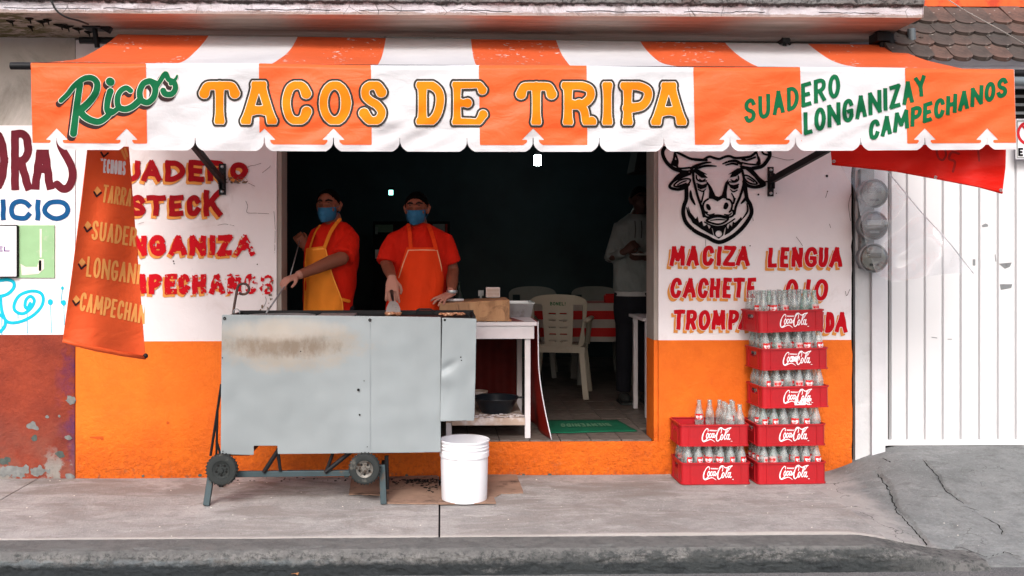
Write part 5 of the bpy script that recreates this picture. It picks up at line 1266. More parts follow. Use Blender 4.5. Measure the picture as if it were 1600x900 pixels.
for (px, py) in ((347, 733.5), (570, 732)):
    c = Vector(at(px, py, -.715)); r = .0885
    wh = thing('tmp', None, None); bpy.data.objects.remove(wh)
    b = MB(); b.lathe([(.048, -.016), (.052, -.022), (r-.018, -.026), (r-.006, -.023), (r, -.012), (r+.001, 0), (r, .012), (r-.006, .023), (r-.018, .026), (.05, .022)], (c.x, c.y, c.z), 40, ax='y')
    for k in range(28):
        t = 2*pi*k/28; b.bar((c.x+(r+.001)*cos(t), c.y-.018, c.z+(r+.001)*sin(t)), (c.x+(r+.001)*cos(t), c.y+.018, c.z+(r+.001)*sin(t)), .006, .006)
    wheel = part('wheel', b, M['rubber'], ct, smooth='auto')
    b = MB(); b.lathe([(.001, -.030), (.012, -.030), (.013, -.018), (.034, -.014), (.044, -.020), (.049, -.022), (.05, -.012), (.03, 0)], (c.x, c.y, c.z), 32, ax='y')
    for k in range(5):
        t = 2*pi*k/5+.3; b.ball((c.x+.028*cos(t), c.y-.017, c.z+.028*sin(t)), .006, 8, 6)
    part('rim', b, M['hub'] if px > 400 else M['rubber'], wheel, smooth='auto')
    b = MB()
    for k in range(5):
        t = 2*pi*(k+.5)/5+.3; b.lathe([(.007, -.0175), (.0005, -.018)], (c.x+.03*cos(t), c.y, c.z+.03*sin(t)), 10, ax='y')
    part('rim_hole', b, M['gap'], wheel)
for px, py, r in ((351,497.5,2.4),(578,500,2.4)):
    c = at(px, py, YC-.003); b = MB(); b.lathe([(.4*r/270, -.004), (r/270, -.004), (1.05*r/270, .0)], c, 14, ax='y'); part('grommet', b, M['black_metal'], ct)
b = MB()
for px, py, r in ((470,549,1.0),(569,595,.8),(574,698,.8),(348.5,705,1),(560,609,2.2),(562,648,1.5),(347.5,559,1),(720,558,1.2),(721,563,1.0),(695,500,2.0)):
    c = at(px, py, YC-.005); b.lathe([(r/270, -.003), (.0002, -.0034)], c, 8, ax='y')
part('rivet', b, M['gap'], ct)
b = MB(); c0 = at(578.3, 505, YC-.0035); b.box(c0[0]-.0012, c0[0]+.0012, YC-.0052, YC-.0045, cz(706), cz(504)); part('sheet_seam', b, simple('seam_grey', (.26,.29,.31), .6, bump=0), ct)
# hooked poker and ring
hk = thing('hook_tool', 'rusty iron poker with curled eye standing at left end of cart', 'tool', at(364, 489, -.5))
b = MB(); P = [at(364, 492, -.5), at(366.5, 475, -.5), at(369.5, 458, -.5)] + [at(380+9.2*cos(radians(a)), 451.5+8.4*sin(radians(a)), -.5 + .01) for a in range(195, 500, 20)]
b.tube(P, .0078, 10); part('rod', b, simple('rusty_iron', (.085,.055,.05), .6, .4, dirt=(.16,.08,.05), dirta=.55, dirts=20), hk, smooth='auto')
b = MB(); P = [at(369.5+5*cos(radians(a)), 489-6.5*sin(radians(a)), -.52) for a in range(-10, 190, 15)]; b.tube(P, .003, 6); t = part('wire_loop', b, M['steel'], hk, smooth='auto')

# ================================================================== bucket and cardboard
bk = Vector(gnd(725.5, 779, .012)); 
t = thing('plastic_bucket', 'large white plastic bucket standing on flattened cardboard beside the cart', 'bucket', tuple(bk))
S0 = .352; k = .147/.15
prof = [(.001,.004),(.126,.004),(.132,0),(.134,.01),(.1375,.15),(.139,.222),(.139,.252),(.1445,.254),(.1455,.262),(.1455,.285),(.141,.287),(.141,.300),(.1455,.301),(.146,.307),(.142,.309),(.1415,.318),(.1455,.319),(.146,.325),(.1425,.327),(.143,.340),(.148,.341),(.149,.350),(.146,.352),(.141,.350),(.1385,.335),(.131,.02),(.001,.014)]
b = MB(); b.lathe(prof, (bk.x, bk.y, bk.z), 72); part('bucket_body', b, M['bucket'], t, smooth='auto')
b = MB(); b.lathe([(.012,-.1440),(.013,-.150),(.006,-.152),(.001,-.152)], (bk.x-.055, bk.y+.012, bk.z+.268), 14, ax='y'); part('handle_lug', b, M['bucket'], t, smooth='auto')
b = MB(); b.lathe([(.007,-.1325),(.007,-.1355),(.001,-.136)], (bk.x+.02, bk.y+.0, bk.z+.035), 10, ax='y'); part('mould_mark', b, M['bucket'], t)
cards = [([(602,746),(684,744),(686,788),(602,787)], .005, 'wide soiled flattened cardboard sheet between cart leg and bucket'), ([(549,747),(600,745),(600,774),(545,773)], .008, 'short darker cardboard piece under the right cart wheel'),
         ([(684,760),(768,765),(775,787),(684.5,788)], .0105, 'pale cardboard piece directly under the white bucket'), ([(740,742),(806,740),(818,771),(783,772),(776,776),(745,777)], .006, 'torn brown cardboard scrap right of the bucket')]
for P, z, lb in cards:
    Q = [];
    for a, c in zip(P, P[1:]+P[:1]):
        for i in range(8):
            tt_ = i/8; Q.append(gnd(a[0]+(c[0]-a[0])*tt_+random.uniform(-.5,.5), a[1]+(c[1]-a[1])*tt_+random.uniform(-.4,.4), z)[:2])
    b = MB(); b.prism(Q, z-.001, z+.005, ax='z'); o = part('cardboard_sheet', b, M['cardboard'], None); props(o, lb, 'cardboard', 'cardboard pieces on the pavement')
b = MB()
for i in range(170):
    if i < 110: px = random.gauss(645, 26); py = 749+abs(random.gauss(0, 4.5)); px = max(603, min(690, px))
    elif i < 135: px = random.gauss(671, 6); py = random.gauss(763, 6)
    else: px = random.uniform(370, 680); py = random.uniform(746, 752)
    c = gnd(px, py, .012); s_ = random.uniform(.002, .009); b.ball((c[0], min(c[1], -.012), c[2]+s_*.2), s_, 5, 3, sc=(random.uniform(.8,2.2), 1, .5))
o = part('charred_scraps', b, M['black_bits'], None); props(o, 'black charred crumbs scattered on cardboard along the wall foot', 'debris', None, 'stuff')
b = MB()
for i in range(120):
    px = random.uniform(-20, 1560); py = random.uniform(750, 890); c = gnd(px, py, 0)
    if c[1] < -1.3: z = -.122
    else: z = zground(c[0], c[1])
    if c[1] > -.02: continue
    if c[1] < -1.3 and c[1] > -1.62: continue
    s_ = random.uniform(.0015, .004); b.ball((c[0], c[1], z+s_*.3), s_, 5, 3, sc=(1.3, 1, .6))
o = part('grit', b, M['p_line'], None); props(o, 'small pale stones and grit scattered over the pavement', 'grit', None, 'stuff')
def leaf(px, py, z, s_, mat, rz, lb, shape):
    c = gnd(px, py, z); t = thing('fallen_leaf', lb, 'leaf', c, 'fallen leaves by the kerb'); b = MB(); n = 9; vs = [(0, 0, .006)]
    for i in range(18):
        a = 2*pi*i/18; r = s_*(.55+.45*abs(cos(shape*a/2)))*(1.15 if abs(a) < .3 else 1); vs.append((r*cos(a), r*sin(a)*.75, .003+.012*abs(sin(a))*s_/.04))
    b.add([(c[0]+v[0]*cos(rz)-v[1]*sin(rz), c[1]+v[0]*sin(rz)+v[1]*cos(rz), c[2]+v[2]) for v in vs], [(0, i, i % 18+1) for i in range(1, 19)]); part('blade', b, mat, t, fixn=False)
    b = MB(); b.tube([(c[0], c[1], c[2]+.006), (c[0]+s_*1.5*cos(rz+1.7), c[1]+s_*1.5*sin(rz+1.7), c[2]+.01)], .0012, 5); part('stalk', b, mat, t)
leaf(704, 891, -.115, .036, M['leaf_g'], .3, 'green lobed leaf lying in the gutter below the cart', 5)
leaf(1221, 884, -.115, .034, M['leaf_b'], .2, 'curled tan leaf in the gutter below the crates', 3); leaf(1232, 886, -.115, .022, M['leaf_b'], 1.1, 'small brown leaf just right of the curled tan leaf', 4)
leaf(463, 898, -.115, .018, M['leaf_b'], 2.1, 'small orange brown leaf at the bottom picture edge', 4); leaf(1137, 881, -.112, .013, M['leaf_b'], 1, 'tiny yellow leaf scrap in the gutter left of the tan leaf', 3)

# ================================================================== white work table
tb_ = thing('work_table', 'white painted wooden work table with open shelf in the shop doorway', 'table', (.35, .4, ZF))
TX0, TX1 = at(697, 0, .03)[0], at(829.5, 0, .03)[0]; TXT = at(839, 0, .02)[0]; zT = 1.004
b = MB(); b.box(TX0-.02, TXT, .015, .80, zT-.026, zT); part('table_top', b, M['white_wood'], tb_, bevel=.003)
b = MB(); b.box(TX0, TX1+.022, .03, .052, zT-.112, zT-.028); part('apron_board', b, M['white_wood'], tb_, bevel=.002)
for x in (TX0, TX1-.037):
    for y in (.055, .72): b = MB(); b.box(x, x+.037, y, y+.04, ZF+.001, zT-.027); part('leg', b, M['white_wood'], tb_, bevel=.003)
b = MB(); b.box(TX0+.003, TX1-.04, .05, .76, .340, .366); part('shelf', b, M['worn_wood'], tb_); b = MB(); b.box(TX0+.038, TX1-.038, .035, .053, .325, .372); part('shelf_rail', b, M['worn_wood'], tb_, bevel=.002)
# red plastic cloth draped on its right side and back
rc = thing('red_side_cloth', 'red plastic cloth with white edge hanging down the right side of the work table', 'cloth', (TXT, .3, ZF))
def scf(u, v):
    z = zT+.002 - (zT+.002-ZF-.004)*v; fl = .075*max(0, v-.35)**1.6*2.0
    return (TXT+.006 + fl*(1-u) + .012*sin(u*9+v*2)*v, .012 - .028*(1-u)*v + .8*u, z)
b = MB(); b.grid(scf, 24, 30); part('side_drop', b, M['side_red'], rc, smooth=True, solid=.002)
b = MB(); b.tube([scf(0, i/20) for i in range(21)], .0035, 6); part('white_edge', b, M['sign_white'], rc, smooth=True)
b = MB(); b.grid(lambda u, v: (TX0+(TX1-TX0)*u, .80+.01*sin(u*30), ZF+.1+(zT-.05-ZF-.1)*v), 30, 6); part('back_drop', b, M['back_red'], rc, smooth=True)
tp = [at(797,0,.4)[0]]; b = MB(); x0 = at(800,0,.1)[0]; b.add([(x0-.03,.03,zT+.002),(TXT-.08,.03,zT+.002),(TXT-.16,.55,zT+.002),(x0-.03,.55,zT+.002)], [(0,1,2,3)]); part('red_top', b, M['side_red'], rc, fixn=False)
b = MB(); b.add([(TXT-.079,.03,zT+.002),(TXT-.01,.03,zT+.002),(TXT-.01,.55,zT+.002),(TXT-.159,.55,zT+.002)], [(0,1,2,3)]); part('white_top', b, M['sign_white'], rc, fixn=False)
ch = thing('chopping_block', 'thick stained wooden chopping block on the white work table', 'chopping block', tuple(at(742, 500, .1)))
BX0, BX1 = at(686.5, 0, .0)[0], at(796.5, 0, .0)[0]; b = MB(); b.box(BX0, BX1, .005, .40, zT+.004, 1.128)
for i in range(len(b.v)):
    v = b.v[i]; b.v[i] = (v[0], v[1], v[2] + (.022*(v[0]-BX0)/(BX1-BX0) if v[2] > 1.1 else 0))
part('block', b, M['block'], ch, bevel=.006)
b = MB()
for i in range(26): c = at(random.uniform(770, 798), 0, -.0 + .02*random.random()); b.ball((c[0], .012+.0*c[1], zT+.006+random.random()*.012), random.uniform(.004,.009), 5, 3, sc=(1.5,1,.8))
o = part('fat_scraps', b, M['meat'], None); props(o, 'small greasy scraps at the foot of the chopping block', 'scraps', None, 'stuff')
kn = thing('knife', 'knife with white handle lying beside the hand on the chopping block', 'knife', at(710, 473, .06))
b = MB(); a0 = Vector(at(697, 472.5, .13)); a1 = Vector(at(724, 472, .15)); a0.z = a1.z = 1.142; b.tube([a0, (a0+a1)/2, a1], [.008,.0095,.008], 8); part('handle', b, M['bucket'], kn, smooth=True); b = MB(); b.box(a0.x-.11, a0.x, a0.y-.002, a0.y+.03, 1.137, 1.139); part('blade', b, M['steel'], kn)
tr = thing('metal_tray', 'deep aluminium tray behind the right end of the chopping block', 'tray', at(810, 494, .5))
x0, x1 = at(765,0,.42)[0], at(834,0,.42)[0]; b = MB()
b.add([(x0+.02,.44,zT+.004),(x1-.02,.44,zT+.004),(x1-.02,.76,zT+.004),(x0+.02,.76,zT+.004),(x0,.42,zT+.10),(x1,.42,zT+.10),(x1,.78,zT+.10),(x0,.78,zT+.10)], [(0,1,2,3),(0,4,5,1),(1,5,6,2),(2,6,7,3),(3,7,4,0)])
part('pan', b, M['steel'], tr, solid=.003); b = MB(); b.bar((x0-.005,.418,zT+.101),(x1+.005,.418,zT+.101),.012,.006); b.bar((x1+.003,.425,zT+.101),(x1+.003,.78,zT+.101),.012,.006); part('rim', b, M['steel'], tr)
nb2 = thing('napkin_box', 'small white box of napkins at the back of the chopping block', 'box', at(770, 470, .28))
x0, x1 = at(759.5,0,.3)[0], at(781,0,.3)[0]; b = MB(); b.box(x0, x1, .28, .36, 1.152, 1.152+.068); part('box', b, M['paper'], nb2, bevel=.003)
b = MB()
for k in range(6): b.box(x0+.004, x1-.004, .2775, .2795, 1.158+k*.0095, 1.1645+k*.0095)
part('napkin', b, M['worn_wood'], nb2)
bo = thing('dark_bottle', 'dark glass bottle standing behind the second cook\'s resting hand', 'bottle', at(716, 470, .6))
c = at(717, 470, .62); b = MB(); b.lathe([(.001,0),(.036,0),(.038,.01),(.038,.13),(.03,.16),(.014,.19),(.013,.24),(.015,.245),(.001,.246)], (c[0],c[1],zT+.0), 20); part('glass', b, simple('dark_bottle_glass', (.02,.035,.03), .15, bump=0), bo, smooth='auto')
b = MB(); b.lathe([(.0385,.06),(.0385,.10)], (c[0],c[1],zT), 20); part('label', b, M['glint'], bo, smooth=True)
cu = thing('utensil_cup', 'dark cup holding a scraper beside the napkin box', 'cup', at(750, 468, .5)); c = at(749, 470, .45)
b = MB(); b.lathe([(.001,0),(.025,0),(.032,.09),(.029,.09),(.023,.004)], (c[0],c[1],zT), 16); part('cup', b, M['dark_bowl'], cu, smooth='auto'); b = MB(); b.bar((c[0],c[1],zT+.02),(c[0]+.012,c[1],zT+.16),.014,.003); b.box(c[0]-.008,c[0]+.03,c[1]-.002,c[1]+.002,zT+.15,zT+.19); part('scraper', b, M['dull_steel'], cu)
bw = thing('dark_basin', 'dark plastic basin resting on the shelf of the work table', 'basin', at(775, 643, .3)); c = at(775, 0, .30)
b = MB(); b.lathe([(.001,.004),(.09,.004),(.10,.0),(.135,.07),(.150,.098),(.158,.102),(.157,.107),(.145,.104),(.128,.072),(.095,.012),(.001,.012)], (c[0],.30,.368), 40); part('basin', b, M['dark_bowl'], bw, smooth='auto')
b = MB(); b.box(c[0]+.15, c[0]+.20, .28, .32, .366+.098, .366+.106); part('lug', b, M['dark_bowl'], bw, bevel=.002)
pt_ = thing('beige_pot', 'beige tub behind the dark basin on the table shelf', 'tub', at(748, 618, .5)); c = at(747, 0, .55); b = MB(); b.lathe([(.001,0),(.058,0),(.066,.10),(.069,.102),(.069,.112),(.062,.112),(.055,.01)], (c[0],.55,.367), 24); part('tub', b, M['worn_wood'], pt_, smooth='auto')
b = MB()
for i in range(60): px = random.uniform(742, 820); c = at(px, 0, random.uniform(.07,.2)); b.ball((c[0], c[1], .371), random.uniform(.003,.010), 5, 3, sc=(1.8,1,.5))
o = part('shelf_crumbs', b, M['paper'], None); props(o, 'flaked crumbs and paper bits littering the table shelf', 'scraps', None, 'stuff')

# ================================================================== dining room
def plastic_chair(name, lb, loc, rz, mat, text=None):
    "armchair, back towards -y ; origin on the floor"
    t = thing(name, lb, 'chair', (0,0,0), 'plastic chairs around the striped table'); W, SD = .235, .21
    f = Field(-.26, .26, -.92, -.36, .006)
    out = catmull([(-.235,-.82),(-.16,-.862),(0,-.875),(.16,-.862),(.235,-.82),(.238,-.74),(.215,-.60),(.18,-.43),(-.18,-.43),(-.215,-.60),(-.238,-.74)], 6, True)
    def rpoly(P, cut): f.poly(P, cut, pad=.05)
    f.f[:] = 1; rpoly(out, False)
    rpoly([(-.205,-.79),(-.13,-.79),(-.115,-.45),(-.165,-.45),(-.20,-.62)], True); rpoly([(.205,-.79),(.13,-.79),(.115,-.45),(.165,-.45),(.20,-.62)], True)
    for k in range(5):
        y = -.72+k*.058
        for sx in (-1, 1): rpoly([(sx*.015,y),(sx*.075,y),(sx*.075,y+.012),(sx*.015,y+.012)], True)
    bmp = lambda x, y: (x, -.22-(-y-.43)*.18 + .9*x*x, -y)
    b = MB(); f.mesh(b, bmp, merge=False); part('backrest', b, mat, t, smooth=True, fixn=False, solid=.012)
    b = MB(); b.grid(lambda u, v: (-.22+.44*u, -.21+.43*v, .425-.018*sin(pi*u)*sin(pi*v)), 12, 10); b.box(-.22,.22,-.222,-.205,.385,.43); b.box(-.22,.22,.21,.225,.385,.425); part('seat', b, mat, t, smooth='auto', solid=.008)
    for sx in (-1, 1):
        for y0, y1 in ((-.20,-.27), (.20,.24)):
            b = MB(); b.bar((sx*.19, y0, .42), (sx*.235, y1, .0), .05, .03, up=(0,1,0)); part('leg', b, mat, t, bevel=.006)
        b = MB(); b.tube([(sx*.235,-.26,.66),(sx*.26,-.05,.665),(sx*.255,.17,.655),(sx*.235,.22,.62),(sx*.215,.215,.42)], [.018]*5, 8, ell=[1.4]*5); part('armrest', b, mat, t, smooth=True)
    if text:
        ff = Field(-.08, .08, -.82, -.76, .0025); ff.f[:] = 1; H0, H1 = -.812, -.782; x = -.062
        for c_ in text:
            w_ = .005 if c_ in 'I!' else .019; 
            for P in G[c_]: ff.stroke([(x+.002+(w_-.004)*u_, H0+.003+(H1-H0-.006)*v_+.15*(x)*0) for u_, v_ in P], .0028, .01)
            x += w_+.0055
        b = MB(); ff.mesh(b, lambda x, y: (x, bmp(x, y)[1]-.0085, -y), merge=False); part('lettering', b, M['p_green'], t, fixn=False)
    t.location = loc; t.rotation_euler = (0, 0, rz); return t
c = gnd(876, 612, ZF); plastic_chair('plastic_chair', 'cream plastic chair with green brand lettering and slotted back, facing the striped table', (c[0]-.02, 1.95+.06, ZF), radians(-12), M['chair'], 'BONEL!')
c = at(828, 0, 3.5); plastic_chair('plastic_chair', 'grey plastic chair behind the table, its back half hidden by the cream chair', (c[0], 3.35, ZF), radians(172), M['chair_far'])
c = at(934, 0, 3.5); plastic_chair('plastic_chair', 'grey plastic chair behind the striped table, left of the standing customer', (c[0], 3.35, ZF), radians(184), M['chair_far'])
c = at(800, 0, 3.0)
dt = thing('dining_table', 'dining table covered with a red and grey striped cloth inside the dark room', 'table', (at(920,0,2.8)[0], 2.8, ZF))
DX0, DX1 = at(828, 0, 2.55)[0], at(1010, 0, 2.55)[0]; zD = .985
b = MB(); b.box(DX0+.01, DX1-.01, 2.56, 3.15, zD-.03, zD-.003); part('table_top', b, M['chair_far'], dt)
for x in (DX0+.50, DX1-.12):
    for y in (2.62, 3.08): b = MB(); b.bar((x, y, zD-.03), (x-.03, y-.02, ZF), .06, .04, up=(0,1,0)); part('leg', b, M['chair_far'], dt, bevel=.004)
tc = thing('striped_tablecloth', 'red and grey striped plastic cloth over the dining table', 'tablecloth', (at(920,0,2.8)[0], 2.8, zD))
zz = [at(0, y, 2.55)[2] for y in (475, 487, 500.5, 514, 528, 536)]
for k in range(5):
    b = MB(); b.grid(lambda u, v: (DX0+(DX1-DX0)*u, 2.548+.008*sin(u*26)*(1-(zz[k]+(zz[k+1]-zz[k])*v-zz[5])/(zz[0]-zz[5]))+.0, zz[k]+(zz[k+1]-zz[k])*v), 50, 3); part('cloth_stripe', b, M['cloth_grey'] if k % 2 == 0 else M['cloth_red'], tc, smooth=True)
for k in range(5):
    b = MB(); y0 = 2.55+.122*k; b.box(DX0, DX1, y0, y0+.121, zD-.001, zD+.003); part('cloth_stripe', b, M['cloth_grey'] if k % 2 == 0 else M['cloth_red'], tc)
rn = thing('red_napkin_holder', 'small red holder on the striped table beside the customer', 'holder', at(953, 470, 2.7)); c = at(953, 0, 2.75); b = MB(); b.box(c[0]-.05, c[0]+.05, 2.72, 2.8, zD+.004, zD+.07); b.box(c[0]-.04, c[0]+.04, 2.735, 2.785, zD+.07, zD+.085); part('holder', b, M['cloth_red'], rn, bevel=.004)
wt = thing('side_table', 'white table end peeking out beside the right door jamb', 'table', (at(1012,0,.8)[0], .9, ZF))
x0 = at(1003.5, 0, .79)[0]; b = MB(); b.box(x0, x0+.5, .78, 1.3, .953, .975); part('table_top', b, M['white_wood'], wt, bevel=.002)
for y in (.80, 1.24): b = MB(); b.box(x0+.028, x0+.060, y, y+.04, ZF+.001, .952); part('leg', b, M['white_wood'], wt, bevel=.002)
# door mat
mt = thing('door_mat', 'green welcome mat with upside down lettering on the shop floor', 'mat', gnd(920, 667, ZF))
mc = [gnd(x, y, ZF+.004) for x, y in ((849.5,677.5),(996,674),(964,656.5),(851,657))]
def mm(u, v, z=.012):
    a = [mc[0][i]*(1-u)+mc[1][i]*u for i in (0,1)]; c_ = [mc[3][i]*(1-u)+mc[2][i]*u for i in (0,1)]
    return (a[0]*(1-v)+c_[0]*v, a[1]*(1-v)+c_[1]*v, ZF+z)
b = MB(); b.grid(lambda u, v: mm(u, v, .006+.003*mnoise.noise(Vector((u*5, v*4, 0)))), 30, 12); part('mat_body', b, M['mat'], mt, solid=.004, smooth=True)
ff = Field(0, 100, 0, 40, .35)
word(ff, 'BIENVENIDO', (20,26), (80,26), (20,15), 1.1, .2)
b = MB(); ff.mesh(b, lambda x, y: mm(1-x/100, y/40, .0125), merge=False); part('lettering', b, M['mat_text'], mt, fixn=False)
# lamps, cooler, speaker, cable
lp = thing('ceiling_lamp', 'bright white tube lamp hanging in the dark room below the valance', 'lamp', at(840, 245, 3.0)); c = at(840, 251, 3.0)
b = MB(); b.tube([(c[0],3.0,c[2]-.045),(c[0],3.0,c[2]+.05)], .033, 14); part('tube', b, M['lamp'], lp, smooth='auto'); b = MB(); b.tube([(c[0],3.0,c[2]+.05),(c[0],3.0,c[2]+.10)], .022, 12); b.tube([(c[0],3.0,c[2]+.10),(c[0],3.0,2.70)], .004, 6); part('holder', b, M['room_black'], lp)
co = thing('display_cooler', 'dark display cooler with pale panels behind the second cook', 'cooler', at(640, 600, 4.0)); Yc = 4.0
def pb(x0, x1, y0, y1, Y, th=.02):
    a = at(x0, y1, Y); c_ = at(x1, y0, Y); m_ = MB(); m_.box(a[0], c_[0], Y, Y+th, a[2], c_[2]); return m_
part('cabinet', pb(583, 703, 346, 560, Yc+.03, .6), M['room_black'], co); part('header_panel', pb(586, 614, 351, 363, Yc), simple('dim_green_panel', (.10,.17,.12), .6), co); part('header_panel', pb(676, 695, 350, 363, Yc), simple('dim_grey_panel', (.22,.2,.19), .6), co)
part('red_edge', pb(696, 699, 350, 366, Yc), M['side_red'], co); part('tumbler_and_light_strip', pb(586, 592, 390, 404, Yc-.03), M['paper'], co); part('tumbler_and_light_strip', pb(586, 590, 355, 366, Yc-.05, .03), M['glint'], co)  # last piece is a pale strip standing in for an upright cyan light
l2 = thing('cyan_lamp', 'small square cyan lamp glowing above the second cook', 'lamp', at(611, 300, 4.2)); part('lamp_face', pb(607.5, 614, 297, 304.5, 4.2), M['lamp2'], l2); part('housing', pb(606, 615.5, 293, 296.5, 4.19, .06), M['room_black'], l2)
sp = thing('hanging_speaker', 'black speaker box hanging inside the top right corner of the doorway', 'speaker', at(1002, 268, .6)); b = MB(); a = at(987, 270, .7); c_ = at(1030, 225, .7); b.add([(a[0],.6,a[2]),(c_[0],.6,a[2]+.0),(c_[0],.9,a[2]),(a[0],.9,a[2]),(a[0]+.04,.62,c_[2]),(c_[0],.62,c_[2]),(c_[0],.9,c_[2]),(a[0]+.04,.9,c_[2])], [(0,3,2,1),(4,5,6,7),(0,1,5,4),(1,2,6,5),(2,3,7,6),(3,0,4,7)]); part('case', b, M['room_black'], sp, bevel=.01)
b = MB(); b.tube([((a[0]+c_[0])/2, .75, c_[2]), ((a[0]+c_[0])/2, .75, 2.70)], .012, 8); part('bracket', b, M['room_black'], sp)
wc = thing('door_cable', 'thin white cable hanging loosely beside the right door jamb', 'cable', at(1014, 460, .27)); b = MB(); b.tube([tuple(p) for p in catmull([at(1017,236,.27), at(1016,290,.27), at(1012,335,.27), at(1011,360,.27), at(1014,378,.27), at(1016,420,.27), at(1017,470,.27)], 5)], .003, 6); part('strand', b, M['white_cable'], wc, smooth=True)

# ================================================================== crates and bottles
CW, CD, CH = .43, .27, .135
def crate_proto():
    b = MB(); w, d, r, th = CW/2, CD/2, .022, .006
    b.box(-w+r, w-r, -d, -d+th, .004, CH-.004); b.box(-w+r, w-r, d-th, d, .004, CH-.004)
    for sx in (-1, 1):
        x0, x1 = sorted((sx*w, sx*(w-th)))
        b.box(x0, x1, -d+r, -.045, .004, CH-.004); b.box(x0, x1, .045, d-r, .004, CH-.004); b.box(x0, x1, -.045, .045, .004, .075); b.box(x0, x1, -.045, .045, .108, CH-.004)
        for sy in (-1, 1):
            cx, cy = sx*(w-r), sy*(d-r); a0 = math.atan2(sy, sx) - pi/4; vs = []
            for i in range(7):
                a = a0 + (pi/2)*i/6
                for rr in (r, r-th):
                    for z in (.004, CH-.004): vs.append((cx+rr*cos(a), cy+rr*sin(a), z))
            fs = []
            for i in range(6):
                k0, k1 = i*4, i*4+4
                fs += [(k0, k1, k1+1, k0+1), (k0+2, k0+3, k1+3, k1+2), (k0+1, k1+1, k1+3, k0+3), (k0, k0+2, k1+2, k1)]
            b.add(vs, fs)
    def ring(z0, z1, o):
        P = []
        for sx, sy in ((1,1),(-1,1),(-1,-1),(1,-1)):
            a0 = math.atan2(sy, sx)-pi/4
            for i in range(7): a = a0+pi/2*i/6; P.append((sx*(w-r), sy*(d-r), a))
        n = len(P); vs = []
        for cx, cy, a in P:
            for rr, z in ((r+o, z0), (r+o, z1), (r-th, z1), (r-th, z0)): vs.append((cx+rr*cos(a), cy+rr*sin(a), z))
        fs = [(i*4+k, ((i+1) % n)*4+k, ((i+1) % n)*4+(k+1) % 4, i*4+(k+1) % 4) for i in range(n) for k in range(4)]
        b.add(vs, fs)
    ring(CH-.010, CH, .007); ring(0, .007, .006)
    for sx in (-1, 1):
        for sy in (-1, 1):
            b.box(sx*(w-.055)-.003, sx*(w-.055)+.003, min(sy*d, sy*(d+.0045)), max(sy*d, sy*(d+.0045)), .008, CH-.011)
            b.box(min(sx*w, sx*(w+.004)), max(sx*w, sx*(w+.004)), sy*.075-.003, sy*.075+.003, .008, CH-.011)
    b.box(-w+th, w-th, -d+th, d-th, .014, .017)
    for i in range(1, 6): x = (i-3)*.0685; b.box(x-.0015, x+.0015, -d+th, d-th, .018, .085)
    for j in range(1, 4): y = (j-2)*.063; b.box(-w+th, w-th, y-.0015, y+.0015, .018, .0845)
    return b
def logo_field(smear=0):
    f = Field(365, 685, 690, 810, 1.6)
    def s(P, r, closed=False): Q = catmull(P, 6, closed); f.stroke(Q, [r[0]+(r[1]-r[0])*i/(len(Q)-1) for i in range(len(Q))] if isinstance(r, tuple) else r, 5)
    s([(438,726),(440,714),(430,708),(412,718),(395,740),(383,768),(384,788),(400,794),(424,782),(440,766)], (3.0, 3.4)); s([(386,790),(400,797),(430,790),(462,783),(485,790),(503,800)], (4.2, 1.6)); s([(392,745),(384,768),(386,785)], 5.4)
    s([(432,742),(422,758),(426,772),(437,768),(443,750),(438,740),(432,742)], 3.6); s([(468,745),(458,743),(449,758),(452,771),(464,766),(472,755)], 3.5)
    s([(492,746),(482,742),(474,756),(478,770),(488,764),(495,748)], 3.4); s([(497,742),(491,762),(496,770),(505,762)], 3.2); s([(501,757),(520,750)], 3.0)
    s([(560,738),(566,722),(562,708),(548,712),(530,732),(517,760),(516,784),(530,794),(550,782),(562,768)], (3.0, 3.6)); s([(526,738),(517,762),(519,782)], 5.6)
    s([(528,722),(545,705),(566,702),(582,712),(600,716),(625,708),(655,703)], (2.2, 3.6)); s([(655,703),(640,712),(622,735)], (3.2, 2.2))
    s([(566,752),(556,768),(560,783),(572,780),(580,762),(574,750),(566,752)], 3.8); s([(588,770),(606,745),(620,720),(612,714),(602,735),(592,768),(596,783),(606,776)], 3.2)
    s([(634,752),(622,750),(614,766),(618,782),(628,776),(637,754)], 3.6); s([(641,748),(632,774),(638,784),(648,778)], 3.4); f.stroke([(654,796),(667,796)], 1.8)
    f.poly([(452,716),(520,718),(519,727),(454,725)], pad=3)
    for x in (462,471,480,489,498,507,514): f.f = np.maximum(f.f, -(np.abs(f.X-x)-1.3 + 99*((f.Y > 729) | (f.Y < 712))))
    if smear:
        f2 = vnoise(f.X, f.Y, 14, 3, 3)
        if smear == 1: box = np.maximum(np.abs(f.X-570)-82, np.abs(f.Y-790)-24)
        else: box = np.maximum(np.abs(f.X-500)-45, np.abs(f.Y-755)-20)
        f.f = np.minimum(f.f, np.maximum(box, (.47-f2)*30))
    return f
LOGO = lambda x, y: ((x-502)/645*CW, -CD/2-.0012, (830-y)/150*CH)
crate_me = mesh_from(crate_proto(), 'body', M['crate'])
logo_me = []
for sm_ in (0, 1, 2):
    b = MB(); logo_field(sm_).mesh(b, LOGO); logo_me.append(mesh_from(b, 'logo', M['p_white']))
ORD = ['first', 'second', 'third', 'fourth', 'fifth', 'sixth']; ROW = ['front', 'second', 'third', 'back']
def bottle_me(mat, nm):
    b = MB(); b.lathe([(.001,.006),(.018,.004),(.024,0),(.0272,.006),(.0278,.03),(.0262,.055),(.0272,.085),(.0284,.105),(.0284,.135),(.0265,.150),(.0225,.168),(.0175,.186),(.0138,.203),(.0125,.220),(.0124,.226),(.0142,.228),(.0142,.235),(.0115,.2355),(.0105,.228),(.0108,.205)], (0,0,0), 20); return mesh_from(b, nm, mat, True)
